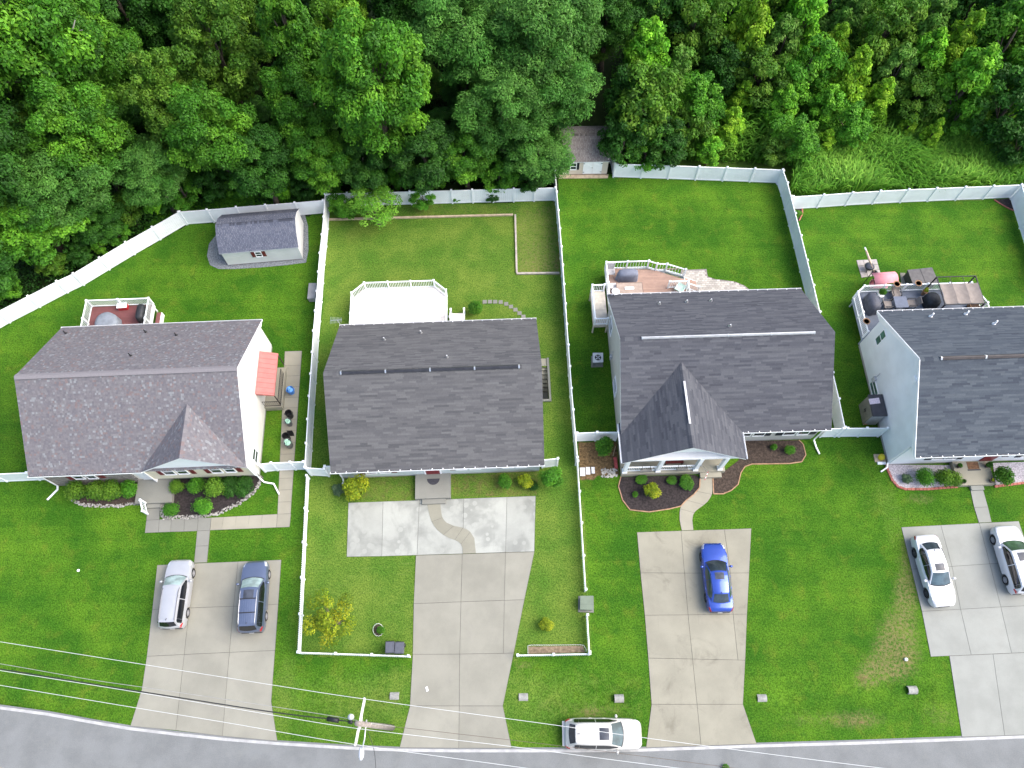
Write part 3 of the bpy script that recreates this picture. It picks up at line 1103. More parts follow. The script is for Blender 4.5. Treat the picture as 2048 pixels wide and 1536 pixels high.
def cross_gable(h, xa, xb, yf, zr, pal, tab, seed, yl=0.0, yr_=0.0, ze=None, wall_y=None, wall_mat=None):
    """gabled roof running out of the front slope"""
    ze = h.he if ze is None else ze
    xc, hw = (xa + xb) / 2, (xb - xa) / 2
    yb = (zr - h.he) / h.m
    th = 0.15
    sl = math.hypot(hw, zr - ze)
    rf = MB()
    for sg, ylow in ((-1, yl), (1, yr_)):
        xe = xc + sg * hw
        top = [(xe, yf, ze), (xc, yf, zr), (xc, yb, zr + 0.02), (xe, ylow, ze)]
        bot = [(p[0], p[1], p[2] - th) for p in top]
        if sg > 0:
            rf.hexa(bot[::-1], top[::-1])
        else:
            rf.hexa(bot, top)
        rf.m[-5] = 1
    g = part('gable_roof', rf, [white_trim, felt(pal)], h.root)
    mb = MB()
    shingles(mb, (xa - 0.03, yf - 0.03, ze - 0.03 * (zr - ze) / hw), (0, 1, 0), (hw, 0, zr - ze), (lambda v: 0.0), (lambda v: (yl - yf + 0.03) + (yb - yl) * v / sl), sl + 0.03, pal, tab, 0.145, seed)
    shingles(mb, (xb + 0.03, yf - 0.03, ze - 0.03 * (zr - ze) / hw), (0, 1, 0), (-hw, 0, zr - ze), (lambda v: 0.0), (lambda v: (yr_ - yf + 0.03) + (yb - yr_) * v / sl), sl + 0.03, pal, tab, 0.145, seed + 3)
    part('shingles', mb, shingle_mat, g, kind='stuff')
    cap = MB()
    q = random.Random(seed)
    y = yf - 0.03
    mm = (zr - ze) / hw
    while y < yb - 0.02:
        y2 = min(yb, y + 0.3)
        c = q.choice([c for c, _ in PAL[pal]])
        for sg in (-1, 1):
            A, B = Vector((xc, y, zr + 0.032)), Vector((xc, y2, zr + 0.038))
            C, D = Vector((xc + sg * 0.17, y2, zr - 0.17 * mm + 0.047)), Vector((xc + sg * 0.17, y, zr - 0.17 * mm + 0.038))
            cap.add([A, B, C, D], [(0, 1, 2, 3) if sg < 0 else (3, 2, 1, 0)], 0, c)
        y = y2
    part('ridge_cap', cap, shingle_mat, g)
    if wall_y is not None:
        z0 = ze - th
        t = 0.1
        zt = zr - th - 0.02
        vs = [(xa + 0.12, wall_y, z0), (xb - 0.12, wall_y, z0), (xc, wall_y, zt), (xa + 0.12, wall_y + t, z0), (xb - 0.12, wall_y + t, z0), (xc, wall_y + t, zt)]
        part('gable_end', MB().add(vs, [(0, 1, 2), (5, 4, 3), (0, 3, 4, 1), (1, 4, 5, 2), (2, 5, 3, 0)]), wall_mat, h.root)
    return g


def downspout(h, x, y, z, run, mat=None):
    """pipe down a wall with an elbow and an extension on the ground (run: list of (x,y))"""
    mb = MB()
    mb.beam((x, y, z - 0.1), (x, y, 0.35), 0.08, 0.06)
    p = [(x, y, 0.35)] + [(a, b, 0.12) for a, b in run]
    for a, b in zip(p[:-1], p[1:]):
        mb.beam(a, b, 0.1, 0.09)
    part('downspout', mb, white_trim, h.root)


burgundy = M('burgundy_paint', (0.13, 0.02, 0.022), 0.5, 0.15, 4)
navy = M('dark_shutter_paint', (0.014, 0.018, 0.028), 0.5, 0.2, 4)
cream = M_siding('cream_siding', (0.78, 0.70, 0.54))
bright = M_siding('pale_cream_siding', (0.82, 0.80, 0.75))
lt_grey = M_siding('light_grey_siding', (0.58, 0.64, 0.65))
taupe = M_siding('taupe_siding', (0.50, 0.50, 0.47))
pale_blue = M_siding('pale_blue_siding', (0.80, 0.84, 0.88))
door_red = M('red_door_paint', (0.17, 0.012, 0.02), 0.4, 0.1, 4)
door_white = M('white_door_paint', (0.7, 0.72, 0.73), 0.5, 0.05, 4)


def M_stone(name):
    m, n, l, p = new_mat(name)
    P = pos(n)
    v = n.new('ShaderNodeTexVoronoi')
    v.inputs['Scale'].default_value = 1.0
    l.new(stretch(n, l, P, 4.0, 4.0, 9.0), v.inputs['Vector'])
    c = mixc(n, l, ramp(n, l, v.outputs['Color'], 0.0, 1.0, False), (0.17, 0.15, 0.14), (0.42, 0.38, 0.34))
    v2 = n.new('ShaderNodeTexVoronoi')
    v2.feature = 'DISTANCE_TO_EDGE'
    l.new(stretch(n, l, P, 4.0, 4.0, 9.0), v2.inputs['Vector'])
    e = ramp(n, l, v2.outputs['Distance'], 0.0, 0.1)
    c = mixc(n, l, e, (0.2, 0.19, 0.18), c)
    l.new(c, p.inputs['Base Color'])
    p.inputs['Roughness'].default_value = 0.9
    add_bump(n, l, p, e, 0.8, 0.03)
    return m


stone_veneer = M_stone('stone_veneer')

# ------------------------------------------------------------------ house 1 (mauve roof, cream walls)
H1 = build_house((57, 951.5), 0.0319, 3.45, 7.25, 14.92, 11.5, 'cream house with mauve grey shingle roof, front gable and burgundy shutters', bright, 'mauve', (0.1, 0.2), oy=0.42, ox=0.1, ridge='cap', seed=11)
gutter(H1, -0.05, 7.75, 0, 3.45, -1, hang=False)
gutter(H1, -0.05, 14.97, 11.5, 3.45, 1, hang=False)
cross_gable(H1, 7.72, 14.94, -0.06, 5.95, 'mauve', (0.1, 0.2), 31, wall_y=0.12, wall_mat=white_vinyl)
# stone front on the left, boxed-out cream bay on the right
part('stone_front', MB().bx(0.12, 6.2, 0.3, 0.418, 0.02, 3.3), stone_veneer, H1.root)
part('front_bay', MB().bx(7.55, 14.82, 0.2, 0.419, 1.0, 3.3), cream, H1.root)
part('bay_side', MB().bx(7.5, 7.549, 0.135, 1.6, 0.45, 3.3), white_trim, H1.root)
part('corner_board', MB().bx(14.79, 14.86, 0.11, 0.40, 1.05, 3.32), white_trim, H1.root)


def front_group(h, y, items, zt, shut, glassm=None):
    """items: (kind, pixel x0, pixel x1, pixel y of the bottom edge)"""
    for k, xa, xb, yy in items:
        A, B = on_y(h, xa, yy, y), on_y(h, xb, yy, y)
        z0 = (A.z + B.z) / 2
        if k == 's':
            shutter(h, A.x, B.x, max(0.5, z0), zt, y, shut)
        else:
            window(h, A.x - 0.03, B.x + 0.03, max(0.5, z0), zt, y, -1, mat=glassm)


Z = lambda x, y, s, ox, oy: (ox + x / s, oy + y / s)


def zx(items, s, ox, oy):
    return [(k, ox + a / s, ox + b / s, oy + y / s) for k, a, b, y in items]


front_group(H1, 0.3, zx([('s', 515, 600, 330), ('w', 615, 790, 318), ('w', 840, 1005, 312), ('s', 1040, 1140, 302)], 8.533, 80, 920), 2.75, burgundy)
front_group(H1, 0.2, zx([('s', 445, 515, 214), ('w', 525, 690, 210), ('w', 722, 880, 200), ('s', 912, 985, 196), ('s', 1130, 1200, 187), ('w', 1215, 1372, 183), ('w', 1415, 1568, 174), ('s', 1585, 1665, 168)], 7.314, 260, 920), 3.29, burgundy)
# side window, entrance
window(H1, 0.98 + 0.0, 1.9, 1.0, 2.2, 14.92 - 0.1, 1, axis='x')
en = on_z(H1, 297, 958, 0.45)
dr = part('front_door', MB().bx(6.55, 7.45, 0.36, 0.418, 0.45, 2.6), door_white, H1.root)
part('door_knob', MB().blob((7.35, 0.33, 1.4), (0.035, 0.035, 0.035)), steel, dr)
for px, py in ((132, 667), (292, 665), (353, 671), (262, 712)):
    y = 9.8
    for _ in range(6):
        P_ = on_y(H1, px, py, y)
        zz = H1.he + H1.m * (11.5 - y)
        y += (zz - P_.z) * -0.6 if False else 0
        o_, d_ = fr_ray(H1, px, py)
        t_ = (H1.he + H1.m * 11.5 - o_.z - H1.m * 0 - H1.m * o_.y) / (d_.z + H1.m * d_.y)
        P_ = o_ + d_ * t_
        break
    vent_pipe(H1, P_.x, P_.y, 0.045, 0.4, black_plastic)
downspout(H1, 0.28, 0.2, 3.3, [(0.2, 0.0), (-0.4, -0.75)])
downspout(H1, 14.86, 0.2, 3.3, [(15.2, -0.1), (15.9, -0.25), (16.35, -1.05)])


def back_pt(h, px, py):
    """pixel on the rear roof slope"""
    o_, d_ = fr_ray(h, px, py)
    t_ = (h.he + h.m * h.d - o_.z - h.m * o_.y) / (d_.z + h.m * d_.y)
    return o_ + d_ * t_


# side entry with red metal awning on the right wall
A = [on_x(H1, 500, 600, 14.82)]
yA, yB = on_z(H1, 525, 776, 2.55).y, on_z(H1, 534, 688, 2.85).y
x0 = 14.83
aw = MB()
ya, yb = 5.75, 9.2
pf = [(x0, 2.95), (x0 + 1.25, 2.45), (x0 + 1.25, 2.33), (x0, 2.6)]
vs = [(x, ya, z) for x, z in pf] + [(x, yb, z) for x, z in pf]
red_metal = M('red_metal', (0.42, 0.13, 0.115), 0.45, 0.08, 2, spec=0.4)
aw.add(vs, [(0, 1, 2, 3), (7, 6, 5, 4), (0, 4, 5, 1), (1, 5, 6, 2), (2, 6, 7, 3), (3, 7, 4, 0)])
awo = part('awning', aw, red_metal, H1.root)
seam = MB()
for i in range(9):
    yy = ya + 0.15 + (yb - ya - 0.3) * i / 8
    seam.beam((x0 + 0.02, yy, 2.955), (x0 + 1.24, yy, 2.466), 0.03, 0.035)
part('awning_seams', seam, red_metal, awo)
dk = M('dark_wood', (0.05, 0.035, 0.03), 0.8, 0.2, 5)
for yy in (ya + 0.06, yb - 0.06):
    part('awning_post', MB().beam((x0 + 1.2, yy, 2.4), (x0 + 1.2, yy, 0.6), 0.06, 0.06), dk, awo)
stoop = part('stoop', MB().bx(14.83, 16.15, 5.6, 8.4, -0.05, 0.62), conc_c, H1.root)
part('stoop_step', MB().bx(14.9, 16.1, 8.4, 8.75, -0.05, 0.42), conc_c, stoop)
part('stoop_step', MB().bx(14.9, 16.1, 8.75, 9.1, -0.05, 0.22), conc_c, stoop)
ral = MB()
for a, b in (((16.08, 5.68), (16.08, 8.35)), ((14.9, 5.68), (16.08, 5.68))):
    ral.beam((a[0], a[1], 1.5), (b[0], b[1], 1.5), 0.04, 0.04)
    ral.beam((a[0], a[1], 0.72), (b[0], b[1], 0.72), 0.03, 0.03)
    n_ = int((Vector(a) - Vector(b)).length / 0.14)
    for i in range(n_ + 1):
        t = i / n_
        x_, y_ = a[0] + (b[0] - a[0]) * t, a[1] + (b[1] - a[1]) * t
        ral.beam((x_, y_, 0.62), (x_, y_, 1.49), 0.02, 0.02)
part('stoop_railing', ral, black_plastic, H1.root)
dr = part('side_door', MB().bx(14.82, 14.86, 6.6, 7.5, 0.62, 2.55), door_white, H1.root)
# front porch with one short white railing
pz = 0.42
PV = [on_z(H1, x, y, pz) for x, y in ((277, 956), (269, 1007.5), (343.4, 1004.8), (346, 956))]
porch = part('porch_slab', MB().prism([(p.x, p.y) for p in PV], -0.05, pz), conc_g, H1.root)
sp = [on_z(H1, x, y, 0.21) for x, y in ((293.5, 1006.3), (321.5, 1005.2), (321, 1015), (293.3, 1016))]
part('porch_step', MB().prism([(p.x, p.y) for p in sp], -0.05, 0.21), conc_g, H1.root)
ra, rb = on_z(H1, 291, 1006.5, 0.42), on_z(H1, 295.5, 1028, 0.02)


def railing(parent, pts, z, ht=0.95, mat=None, pitch=0.125, skip_posts=(), cap=True, bal=0.03):
    """white balustrade along pts (house-local x,y); posts, rails, single balusters"""
    mat = mat or white_vinyl
    zs = z if isinstance(z, (list, tuple)) else [z] * len(pts)
    pm = MB().bx(-0.06, 0.06, -0.06, 0.06, 0, ht + 0.06).mesh('railing_post', mat)
    cm = MB().add([(-0.08, -0.08, 0), (0.08, -0.08, 0), (0.08, 0.08, 0), (-0.08, 0.08, 0), (-0.08, -0.08, 0.025), (0.08, -0.08, 0.025), (0.08, 0.08, 0.025), (-0.08, 0.08, 0.025), (0, 0, 0.08)], [(3, 2, 1, 0), (0, 1, 5, 4), (1, 2, 6, 5), (2, 3, 7, 6), (3, 0, 4, 7), (4, 5, 8), (5, 6, 8), (6, 7, 8), (7, 4, 8)]).mesh('post_cap', mat)
    bm = MB().bx(-bal / 2, bal / 2, -bal / 2, bal / 2, 0.1, ht - 0.05).mesh('baluster', mat)
    for i, p in enumerate(pts):
        if i in skip_posts:
            continue
        po = obj('railing_post', pm, parent, (p[0], p[1], zs[i]))
        obj('post_cap', cm, po, (0, 0, ht + 0.061))
    for i in range(len(pts) - 1):
        a, b = Vector((pts[i][0], pts[i][1], zs[i])), Vector((pts[i + 1][0], pts[i + 1][1], zs[i + 1]))
        d = (b - a).normalized()
        A, B = a + d * 0.062, b - d * 0.062
        up = Vector((0, 0, 1))
        part('top_rail', MB().beam(A + up * ht, B + up * ht, 0.09, 0.06), mat, parent)
        part('bottom_rail', MB().beam(A + up * 0.1, B + up * 0.1, 0.06, 0.05), mat, parent)
        n_ = max(1, int((B - A).length / pitch))
        for k in range(1, n_):
            q = A + (B - A) * (k / n_)
            obj('baluster', bm, parent, q)


railing(H1.root, [(ra.x, ra.y), (rb.x, rb.y)], [0.42, 0.02], 0.85)

# ------------------------------------------------------------------ house 2 (grey roof, long ridge vent)
H2 = build_house((661.5, 943.8), 0.0271, 3.0, 6.87, 14.84, 11.5, 'pale grey house with plain grey shingle roof and black ridge vent', lt_grey, 'grey', (0.35, 1.3), oy=0.44, ox=0.24, ridge='vent_dark', seed=21, ridge_x=(1.2, 13.3))
gutter(H2, -0.03, 14.87, 0, 3.0, -1)
gutter(H2, -0.03, 14.87, 11.5, 3.0, 1)
front_group(H2, 0.44, zx([('s', 575, 655, 310), ('w', 680, 852, 302), ('w', 900, 1072, 290), ('s', 1098, 1185, 285)], 8.192, 650, 910), 2.55, burgundy)
front_group(H2, 0.44, zx([('s', 150, 222, 364), ('w', 245, 396, 358), ('w', 438, 590, 352), ('s', 612, 685, 342), ('s', 825, 900, 335), ('w', 920, 1076, 329), ('w', 1113, 1266, 322), ('s', 1286, 1362, 316)], 7.314, 880, 890), 2.55, burgundy)
for px, py in ((769, 680), (842, 666), (894.5, 715.5)):
    P_ = back_pt(H2, px, py)
    vent_pipe(H2, P_.x, P_.y, 0.05, 0.38)
PV = [on_z(H2, x, y, 0.4) for x, y in ((830.8, 950), (830.8, 997.5), (901.2, 995), (901.2, 948))]
part('porch_slab', MB().bx(PV[0].x, PV[2].x, PV[2].y, 0.44, -0.05, 0.4), conc_g, H2.root)
sp = [on_z(H2, x, y, 0.22) for x, y in ((844, 997), (891, 995.5), (891.5, 1006.5), (844, 1008))]
part('porch_step', MB().bx(sp[0].x, sp[1].x, sp[2].y, PV[2].y - 0.002, -0.05, 0.21), conc_g, H2.root)
P_ = on_z(H2, 866.7, 946.6, 0.41)
d2 = part('front_door', MB().bx(P_.x - 0.5, P_.x + 0.5, 0.40, 0.438, 0.41, 2.5), door_red, H2.root)
part('door_knob', MB().blob((P_.x + 0.4, 0.37, 1.4), (0.035, 0.035, 0.035)), steel, d2)
part('door_surround', MB().bx(P_.x - 0.62, P_.x - 0.5, 0.40, 0.439, 0.41, 2.6).bx(P_.x + 0.5, P_.x + 0.62, 0.40, 0.439, 0.41, 2.6), white_trim, H2.root)
downspout(H2, 0.3, 0.3, 2.9, [(0.3, 0.1), (-0.25, -0.45)])
MATX = P_
# cellar stairwell on the right wall
sw = [on_z(H2, x, y, 0.0) for x, y in ((1083, 717), (1103, 801))]
xw0, xw1 = H2.w - H2.ox, on_z(H2, 1097.5, 716, 0.12).x
y1_, y0_ = on_z(H2, 1090, 716, 0.12).y, on_z(H2, 1100, 802, 0.12).y
st = MB()
st.bx(xw1 - 0.16, xw1, y0_, y1_, -1.9, 0.16)
st.bx(xw0, xw1 - 0.16, y0_, y0_ + 0.16, -1.9, 0.16)
sto = part('stairwell_wall', st, conc_g, H2.root)
n_ = 6
for i in range(n_):
    ya_, yb_ = y1_ - 0.9 - 0.27 * i, y1_ - 0.63 - 0.27 * i
    part('stair_tread', MB().bx(xw0 + 0.002, xw1 - 0.162, ya_, yb_ - 0.002, -2.0, 0.02 - 0.2 * (i + 1)), conc_c, sto)
part('stair_landing', MB().bx(xw0 + 0.002, xw1 - 0.162, y1_ - 0.63, y1_, -0.1, 0.03), conc_c, sto)
part('stair_floor', MB().bx(xw0 + 0.002, xw1 - 0.162, y0_ + 0.162, y1_ - 0.9 - 0.27 * n_ + 0.26, -2.0, -1.35), conc_g, sto)
HOLE = [(xw0, y0_ + 0.02), (xw1 - 0.03, y0_ + 0.02), (xw1 - 0.03, y1_ - 0.7), (xw0, y1_ - 0.7)]

# ------------------------------------------------------------------ house 3 (charcoal roof, porch gable)
H3 = build_house((1242.3, 871), 0.0233, 3.3, 7.06, 14.84, 11.4, 'taupe house with charcoal roof and big front porch gable', taupe, 'charcoal', (0.35, 1.3), oy=0.42, ox=0.2, ridge='vent_silver', seed=41, ridge_x=(1.5, 13.4))
gutter(H3, 8.6, 14.87, 0, 3.3, -1)
gutter(H3, -0.03, 14.87, 11.4, 3.3, 1)
g3 = cross_gable(H3, -0.06, 8.5, -2.03, 6.08, 'charcoal', (0.35, 1.3), 61, yl=0.9, yr_=0.0)
mm = (6.08 - 3.3) / 4.28
gv0, gv1 = on_z(H3, 1381, 847, 6.18).y, on_z(H3, 1369.5, 762, 6.18).y
part('gable_vent', MB().bx(4.15, 4.29, gv0, gv1, 6.11, 6.19), M('vent_aluminium', (0.5, 0.5, 0.51)), g3)
# side gutters of the porch roof
for x_, ya_, sg in ((-0.06, 0.9, -1), (8.5, 0.0, 1)):
    gm = MB()
    xo = x_ + sg * 0.13
    gm.bx(min(x_, x_ + sg * .02), max(x_, x_ + sg * .02), -2.0, ya_, 3.17, 3.28)
    gm.bx(min(xo, xo - sg * .02), max(xo, xo - sg * .02), -2.0, ya_, 3.17, 3.305)
    lo_, hi_ = sorted((x_ + sg * .02, xo - sg * .02))
    gm.bx(lo_, hi_, -2.0, ya_, 3.17, 3.19)
    part('gutter', gm, white_trim, H3.root)
# gable face set back behind the roof edge, beam, columns
zt = 6.08 - 0.17
yw = -1.62
part('gable_end', MB().add([(1.2, yw, 3.35 + 0.62), (7.3, yw, 3.35 + 0.62), (4.22, yw, zt), (1.2, yw + .1, 3.97), (7.3, yw + .1, 3.97), (4.22, yw + .1, zt)], [(0, 1, 2), (5, 4, 3), (0, 3, 4, 1), (1, 4, 5, 2), (2, 5, 3, 0)]), white_vinyl, H3.root)
part('porch_beam', MB().bx(0.1, 8.35, -1.86, -1.66, 2.98, 3.16), white_trim, H3.root)
part('porch_ceiling', MB().bx(0.1, 8.35, -1.655, 0.4, 3.1, 3.14), white_trim, H3.root)
pf3 = 0.5
part('porch_slab', MB().bx(0.2, 7.75, -1.98, 0.42, -0.05, pf3), conc_c, H3.root)
part('porch_step', MB().bx(5.95, 7.5, -2.35, -1.982, -0.05, 0.3), conc_c, H3.root)
colx = [0.42, 2.84, 5.58, 7.36]
for x_ in colx:
    co = part('porch_column', MB().bx(x_ - 0.13, x_ + 0.13, -1.88, -1.62, pf3, 2.98), white_vinyl, H3.root)
    part('column_base', MB().bx(x_ - 0.18, x_ + 0.18, -1.93, -1.57, pf3, pf3 + 0.16), white_trim, co)
railing(H3.root, [(0.55, -1.75), (2.71, -1.75)], pf3, 0.85, skip_posts=(0, 1))
railing(H3.root, [(2.97, -1.75), (5.45, -1.75)], pf3, 0.85, skip_posts=(0, 1))
front_group(H3, 0.42, zx([('w', 1182, 1232, 1242), ('w', 1250, 1322, 1240), ('s', 1327, 1366, 1238), ('s', 1402, 1446, 1236), ('w', 1450, 1526, 1234), ('w', 1546, 1616, 1231), ('s', 1624, 1666, 1229)], 3.339, 1130, 500), 2.75, navy)
part('front_door', MB().bx(6.2, 7.15, 0.37, 0.418, pf3, 2.65), door_white, H3.root)
window(H3, 1.0, 2.0, 1.15, 2.6, 0.42, -1)
window(H3, 3.0, 4.2, 1.15, 2.6, 0.42, -1)
for px, py in ((1318.5, 608.5), (1373, 604.5), (1421.5, 602.5), (1459.5, 653.5)):
    P_ = back_pt(H3, px, py)
    vent_pipe(H3, P_.x, P_.y, 0.055, 0.32)


def side_window(h, px, x, zt_, axis_x, mat=None):
    ys = [on_x(h, a, b, axis_x) for a, b in px]
    window(h, min(p.y for p in ys), max(p.y for p in ys), min(p.z for p in ys), max(p.z for p in ys), axis_x, -1, axis='x', mat=mat)


window(H3, 8.7, 9.9, 1.6, 2.9, 0.2, -1, axis='x')
window(H3, 3.9, 5.2, 0.9, 2.1, 0.2, -1, axis='x')
downspout(H3, 14.7, 0.25, 3.2, [(14.85, -0.2), (15.0, -0.8)])

# ------------------------------------------------------------------ house 4 (slate roof, blue white gable)
H4 = build_house((1830.9, 912.9), 0.0228, 4.1, 7.72, 15.0, 11.3, 'pale blue house with slate roof and tall plain gable wall', pale_blue, 'slate', (0.35, 1.3), oy=0.72, ox=0.02, ridge='vent_brown', seed=71, ridge_x=(1.4, 13.4))
gutter(H4, -0.03, 15.03, 0, 4.1, -1)
gutter(H4, -0.03, 15.03, 11.3, 4.1, 1)
front_group(H4, 0.72, zx([('s', 672, 762, 200), ('w', 772, 932, 195), ('w', 942, 1090, 190), ('s', 1092, 1180, 190)], 6.872, 1750, 890), 3.2, navy)
front_group(H4, 0.72, zx([('s', 1912, 1990, 165), ('w', 2000, 2150, 160), ('w', 2160, 2300, 155)], 6.872, 1750, 890), 3.2, navy)
A, B = on_y(H4, 1750 + 1430 / 6.872, 890 + 208 / 6.872, 0.72), on_y(H4, 1750 + 1560 / 6.872, 890 + 205 / 6.872, 0.72)
d4 = part('front_door', MB().bx(A.x, A.x + 0.95, 0.66, 0.717, 0.45, 2.6), door_red, H4.root)
part('door_knob', MB().blob((A.x + 0.85, 0.63, 1.45), (0.035, 0.035, 0.035)), steel, d4)
DOOR4 = A.x
part('sidelight', MB().bx(A.x + 1.25, A.x + 1.7, 0.67, 0.717, 1.2, 2.6), glass, H4.root)
PV = [on_z(H4, x, y, 0.4) for x, y in ((1908.6, 933.7), (1917.3, 971), (1990.8, 969.3), (1982.8, 927.8))]
part('porch_slab', MB().bx(PV[1].x, PV[2].x, PV[1].y, 0.72, -0.05, 0.4), conc_c, H4.root)
sp = [on_z(H4, x, y, 0.2) for x, y in ((1941, 971), (1966.5, 970), (1967.5, 979.5), (1941.5, 980.4))]
part('porch_step', MB().bx(sp[0].x, sp[1].x, sp[2].y, PV[1].y - 0.002, -0.05, 0.2), conc_b, H4.root)
PORCH4 = PV
gl_green = M_glass('window_glass_green', (0.05, 0.10, 0.085))
for pxs in (((1752, 676), (1770, 659), (1754.5, 692.5), (1771, 676)), ((1740.5, 766), (1750, 757.5), (1745, 789), (1757, 788))):
    ys = [on_x(H4, a, b, 0.02) for a, b in pxs]
    yy = sorted(p.y for p in ys)
    zz = sorted(p.z for p in ys)
    window(H4, yy[0], yy[-1], zz[0], zz[-1], 0.02, -1, axis='x', mat=gl_green)
part('gable_vent', MB().bx(-0.05, 0.018, 4.5, 4.95, 6.1, 6.6), white_trim, H4.root)
for px, py in ((1861, 633.5), (1931, 629), (1987.5, 648.5)):
    P_ = back_pt(H4, px, py)
    vent_pipe(H4, P_.x, P_.y, 0.06, 0.5, white_trim)
downspout(H4, -0.06, 0.8, 4.0, [(-0.08, 0.5), (-0.6, 0.2)])
# white trim strips on the gable
part('rake_board', MB().beam((-0.03, 0.02, 4.02), (-0.03, 5.65, 7.64), 0.04, 0.2).beam((-0.03, 11.28, 4.02), (-0.03, 5.65, 7.64), 0.04, 0.2), white_trim, H4.root)
part('meter_box', MB().bx(-0.16, 0.018, 6.9, 7.2, 1.1, 1.6).tube([(-0.08, 7.05, 1.6), (-0.08, 7.05, 2.4)], 0.03), M('meter_grey', (0.45, 0.46, 0.47), 0.6), H4.root)
part('meter_box', MB().bx(0.05, 0.198, 7.0, 7.3, 1.0, 1.5).tube([(0.12, 7.15, 1.5), (0.12, 7.15, 2.2)], 0.03), M('meter_grey', (0.45, 0.46, 0.47), 0.6), H3.root)
# television aerial on the middle house
an = MB()
P_ = Vector((0.1, 11.35, 3.0))
an.tube([(0.25, 11.3, 3.1), (0.0, 11.5, 3.9)], 0.02, 6)
an.beam((-0.5, 11.5, 3.9), (0.35, 11.5, 3.95), 0.03, 0.03)
for k in range(9):
    x_ = -0.5 + 0.1 * k
    an.beam((x_, 11.2 + 0.012 * k, 3.92), (x_, 11.8 - 0.012 * k, 3.92), 0.015, 0.015)
part('television_aerial', an, steel, H2.root)
# satellite dish on house 3 rear corner
sd = MB()
sd.tube([(0.5, 11.3, 3.3), (0.55, 11.35, 3.75)], 0.025, 6)
sd.lathe([(0.04, -0.05), (0.2, 0.0), (0.3, 0.07), (0.29, 0.085), (0.18, 0.015), (0.02, -0.03)], 16, (0.55, 11.4, 3.8))
part('satellite_dish', sd, white_trim, H3.root, smooth=True)
# ================================================================== fences
FPOST = MB().bx(-0.064, 0.064, -0.064, 0.064, -0.1, 1.8).mesh('fence_post', white_vinyl)
FCAP = MB().add([(-0.085, -0.085, 0), (0.085, -0.085, 0), (0.085, 0.085, 0), (-0.085, 0.085, 0), (-0.085, -0.085, 0.03), (0.085, -0.085, 0.03), (0.085, 0.085, 0.03), (-0.085, 0.085, 0.03), (0, 0, 0.09)], [(3, 2, 1, 0), (0, 1, 5, 4), (1, 2, 6, 5), (2, 3, 7, 6), (3, 0, 4, 7), (4, 5, 8), (5, 6, 8), (6, 7, 8), (7, 4, 8)]).mesh('post_cap', white_vinyl)


def privacy_fence(tops, label, zt=1.88, group='white vinyl privacy fences', gates=(), zend=None):
    """tops: pixel positions of the post caps; panels of upright boards between the posts"""
    pts = [G(x, y, zt) for x, y in tops]
    t = thing('privacy_fence', label, 'fence', (pts[0].x, pts[0].y, 0), 0, group)
    o = pts[0]
    for i, p in enumerate(pts):
        d = pts[min(i + 1, len(pts) - 1)] - pts[max(i - 1, 0)]
        rz = math.atan2(d.y, d.x)
        po = obj('fence_post', FPOST, t, (p.x - o.x, p.y - o.y, 0), (0, 0, rz))
        obj('post_cap', FCAP, po, (0, 0, 1.801))
    for i in range(len(pts) - 1):
        a, b = pts[i], pts[i + 1]
        L_ = math.hypot(b.x - a.x, b.y - a.y) - 0.132
        rz = math.atan2(b.y - a.y, b.x - a.x)
        n_ = max(2, round(L_ / 0.17))
        w_ = L_ / n_
        mb = MB()
        for k in range(n_):
            mb.bx(0.066 + k * w_ + 0.002, 0.066 + (k + 1) * w_ - 0.002, -0.014, 0.014, 0.17, 1.62)
        loc = (a.x - o.x, a.y - o.y, 0)
        nm = 'gate_panel' if i in gates else 'fence_panel'
        po = obj(nm, mb.mesh(nm, white_vinyl), t, loc, (0, 0, rz))
        obj('top_rail', MB().bx(0.066, 0.066 + L_, -0.03, 0.03, 1.6, 1.73).mesh('top_rail', white_vinyl), po)
        obj('bottom_rail', MB().bx(0.066, 0.066 + L_, -0.03, 0.03, 0.05, 0.18).mesh('bottom_rail', white_vinyl), po)
        if i in gates:
            g = MB()
            g.bx(0.07, 0.13, -0.035, 0.035, 0.18, 1.6)
            g.bx(L_ + 0.002, L_ + 0.06, -0.035, 0.035, 0.18, 1.6)
            g.bx(L_ - 0.1, L_ - 0.02, -0.07, -0.036, 1.0, 1.1)
            obj('gate_frame', g.mesh('gate_frame', white_vinyl), po)
    return t


def spread(a, b, n):
    return [(a[0] + (b[0] - a[0]) * i / n, a[1] + (b[1] - a[1]) * i / n) for i in range(n + 1)]


privacy_fence([(-130, 688), (-66, 655), (-8, 622), (53.7, 590.8), (111.3, 561), (144.5, 545.5), (197.1, 514), (249.3, 482.8), (302.6, 452.6), (355.3, 422)], 'long white vinyl fence running diagonally along the dark woods at left')
privacy_fence([(357.8, 421.7), (412.5, 417.5), (470.8, 412.5), (529, 408), (588, 403.4), (645, 398.5)], 'white vinyl fence behind the dark blue gambrel shed')
privacy_fence([(649.3, 386), (646.4, 431.8), (643, 467.4), (638.8, 504.5), (636, 542), (633, 580.6), (629.6, 619.9), (626.1, 660), (623.4, 702.6), (620.4, 746.3), (617.2, 790.6), (614.2, 837), (611.4, 885), (608.4, 932.6)], 'white vinyl fence between the side walk and the olive lawn')
privacy_fence(spread((651.5, 385.5), (1111, 373.3), 11), 'white vinyl fence behind the olive lawn, half hidden by branches')
privacy_fence([(1110.5, 338), (1113.6, 382), (1117, 418.9), (1120.2, 455.3), (1123.1, 491.8), (1125.8, 528.3), (1128.5, 567), (1131.3, 606), (1134, 646.7), (1137.2, 688.4), (1140.2, 731.3), (1143.3, 775), (1147, 818), (1151.2, 865), (1155.2, 913.5)], 'long white vinyl fence between the grey roof and the charcoal roof')
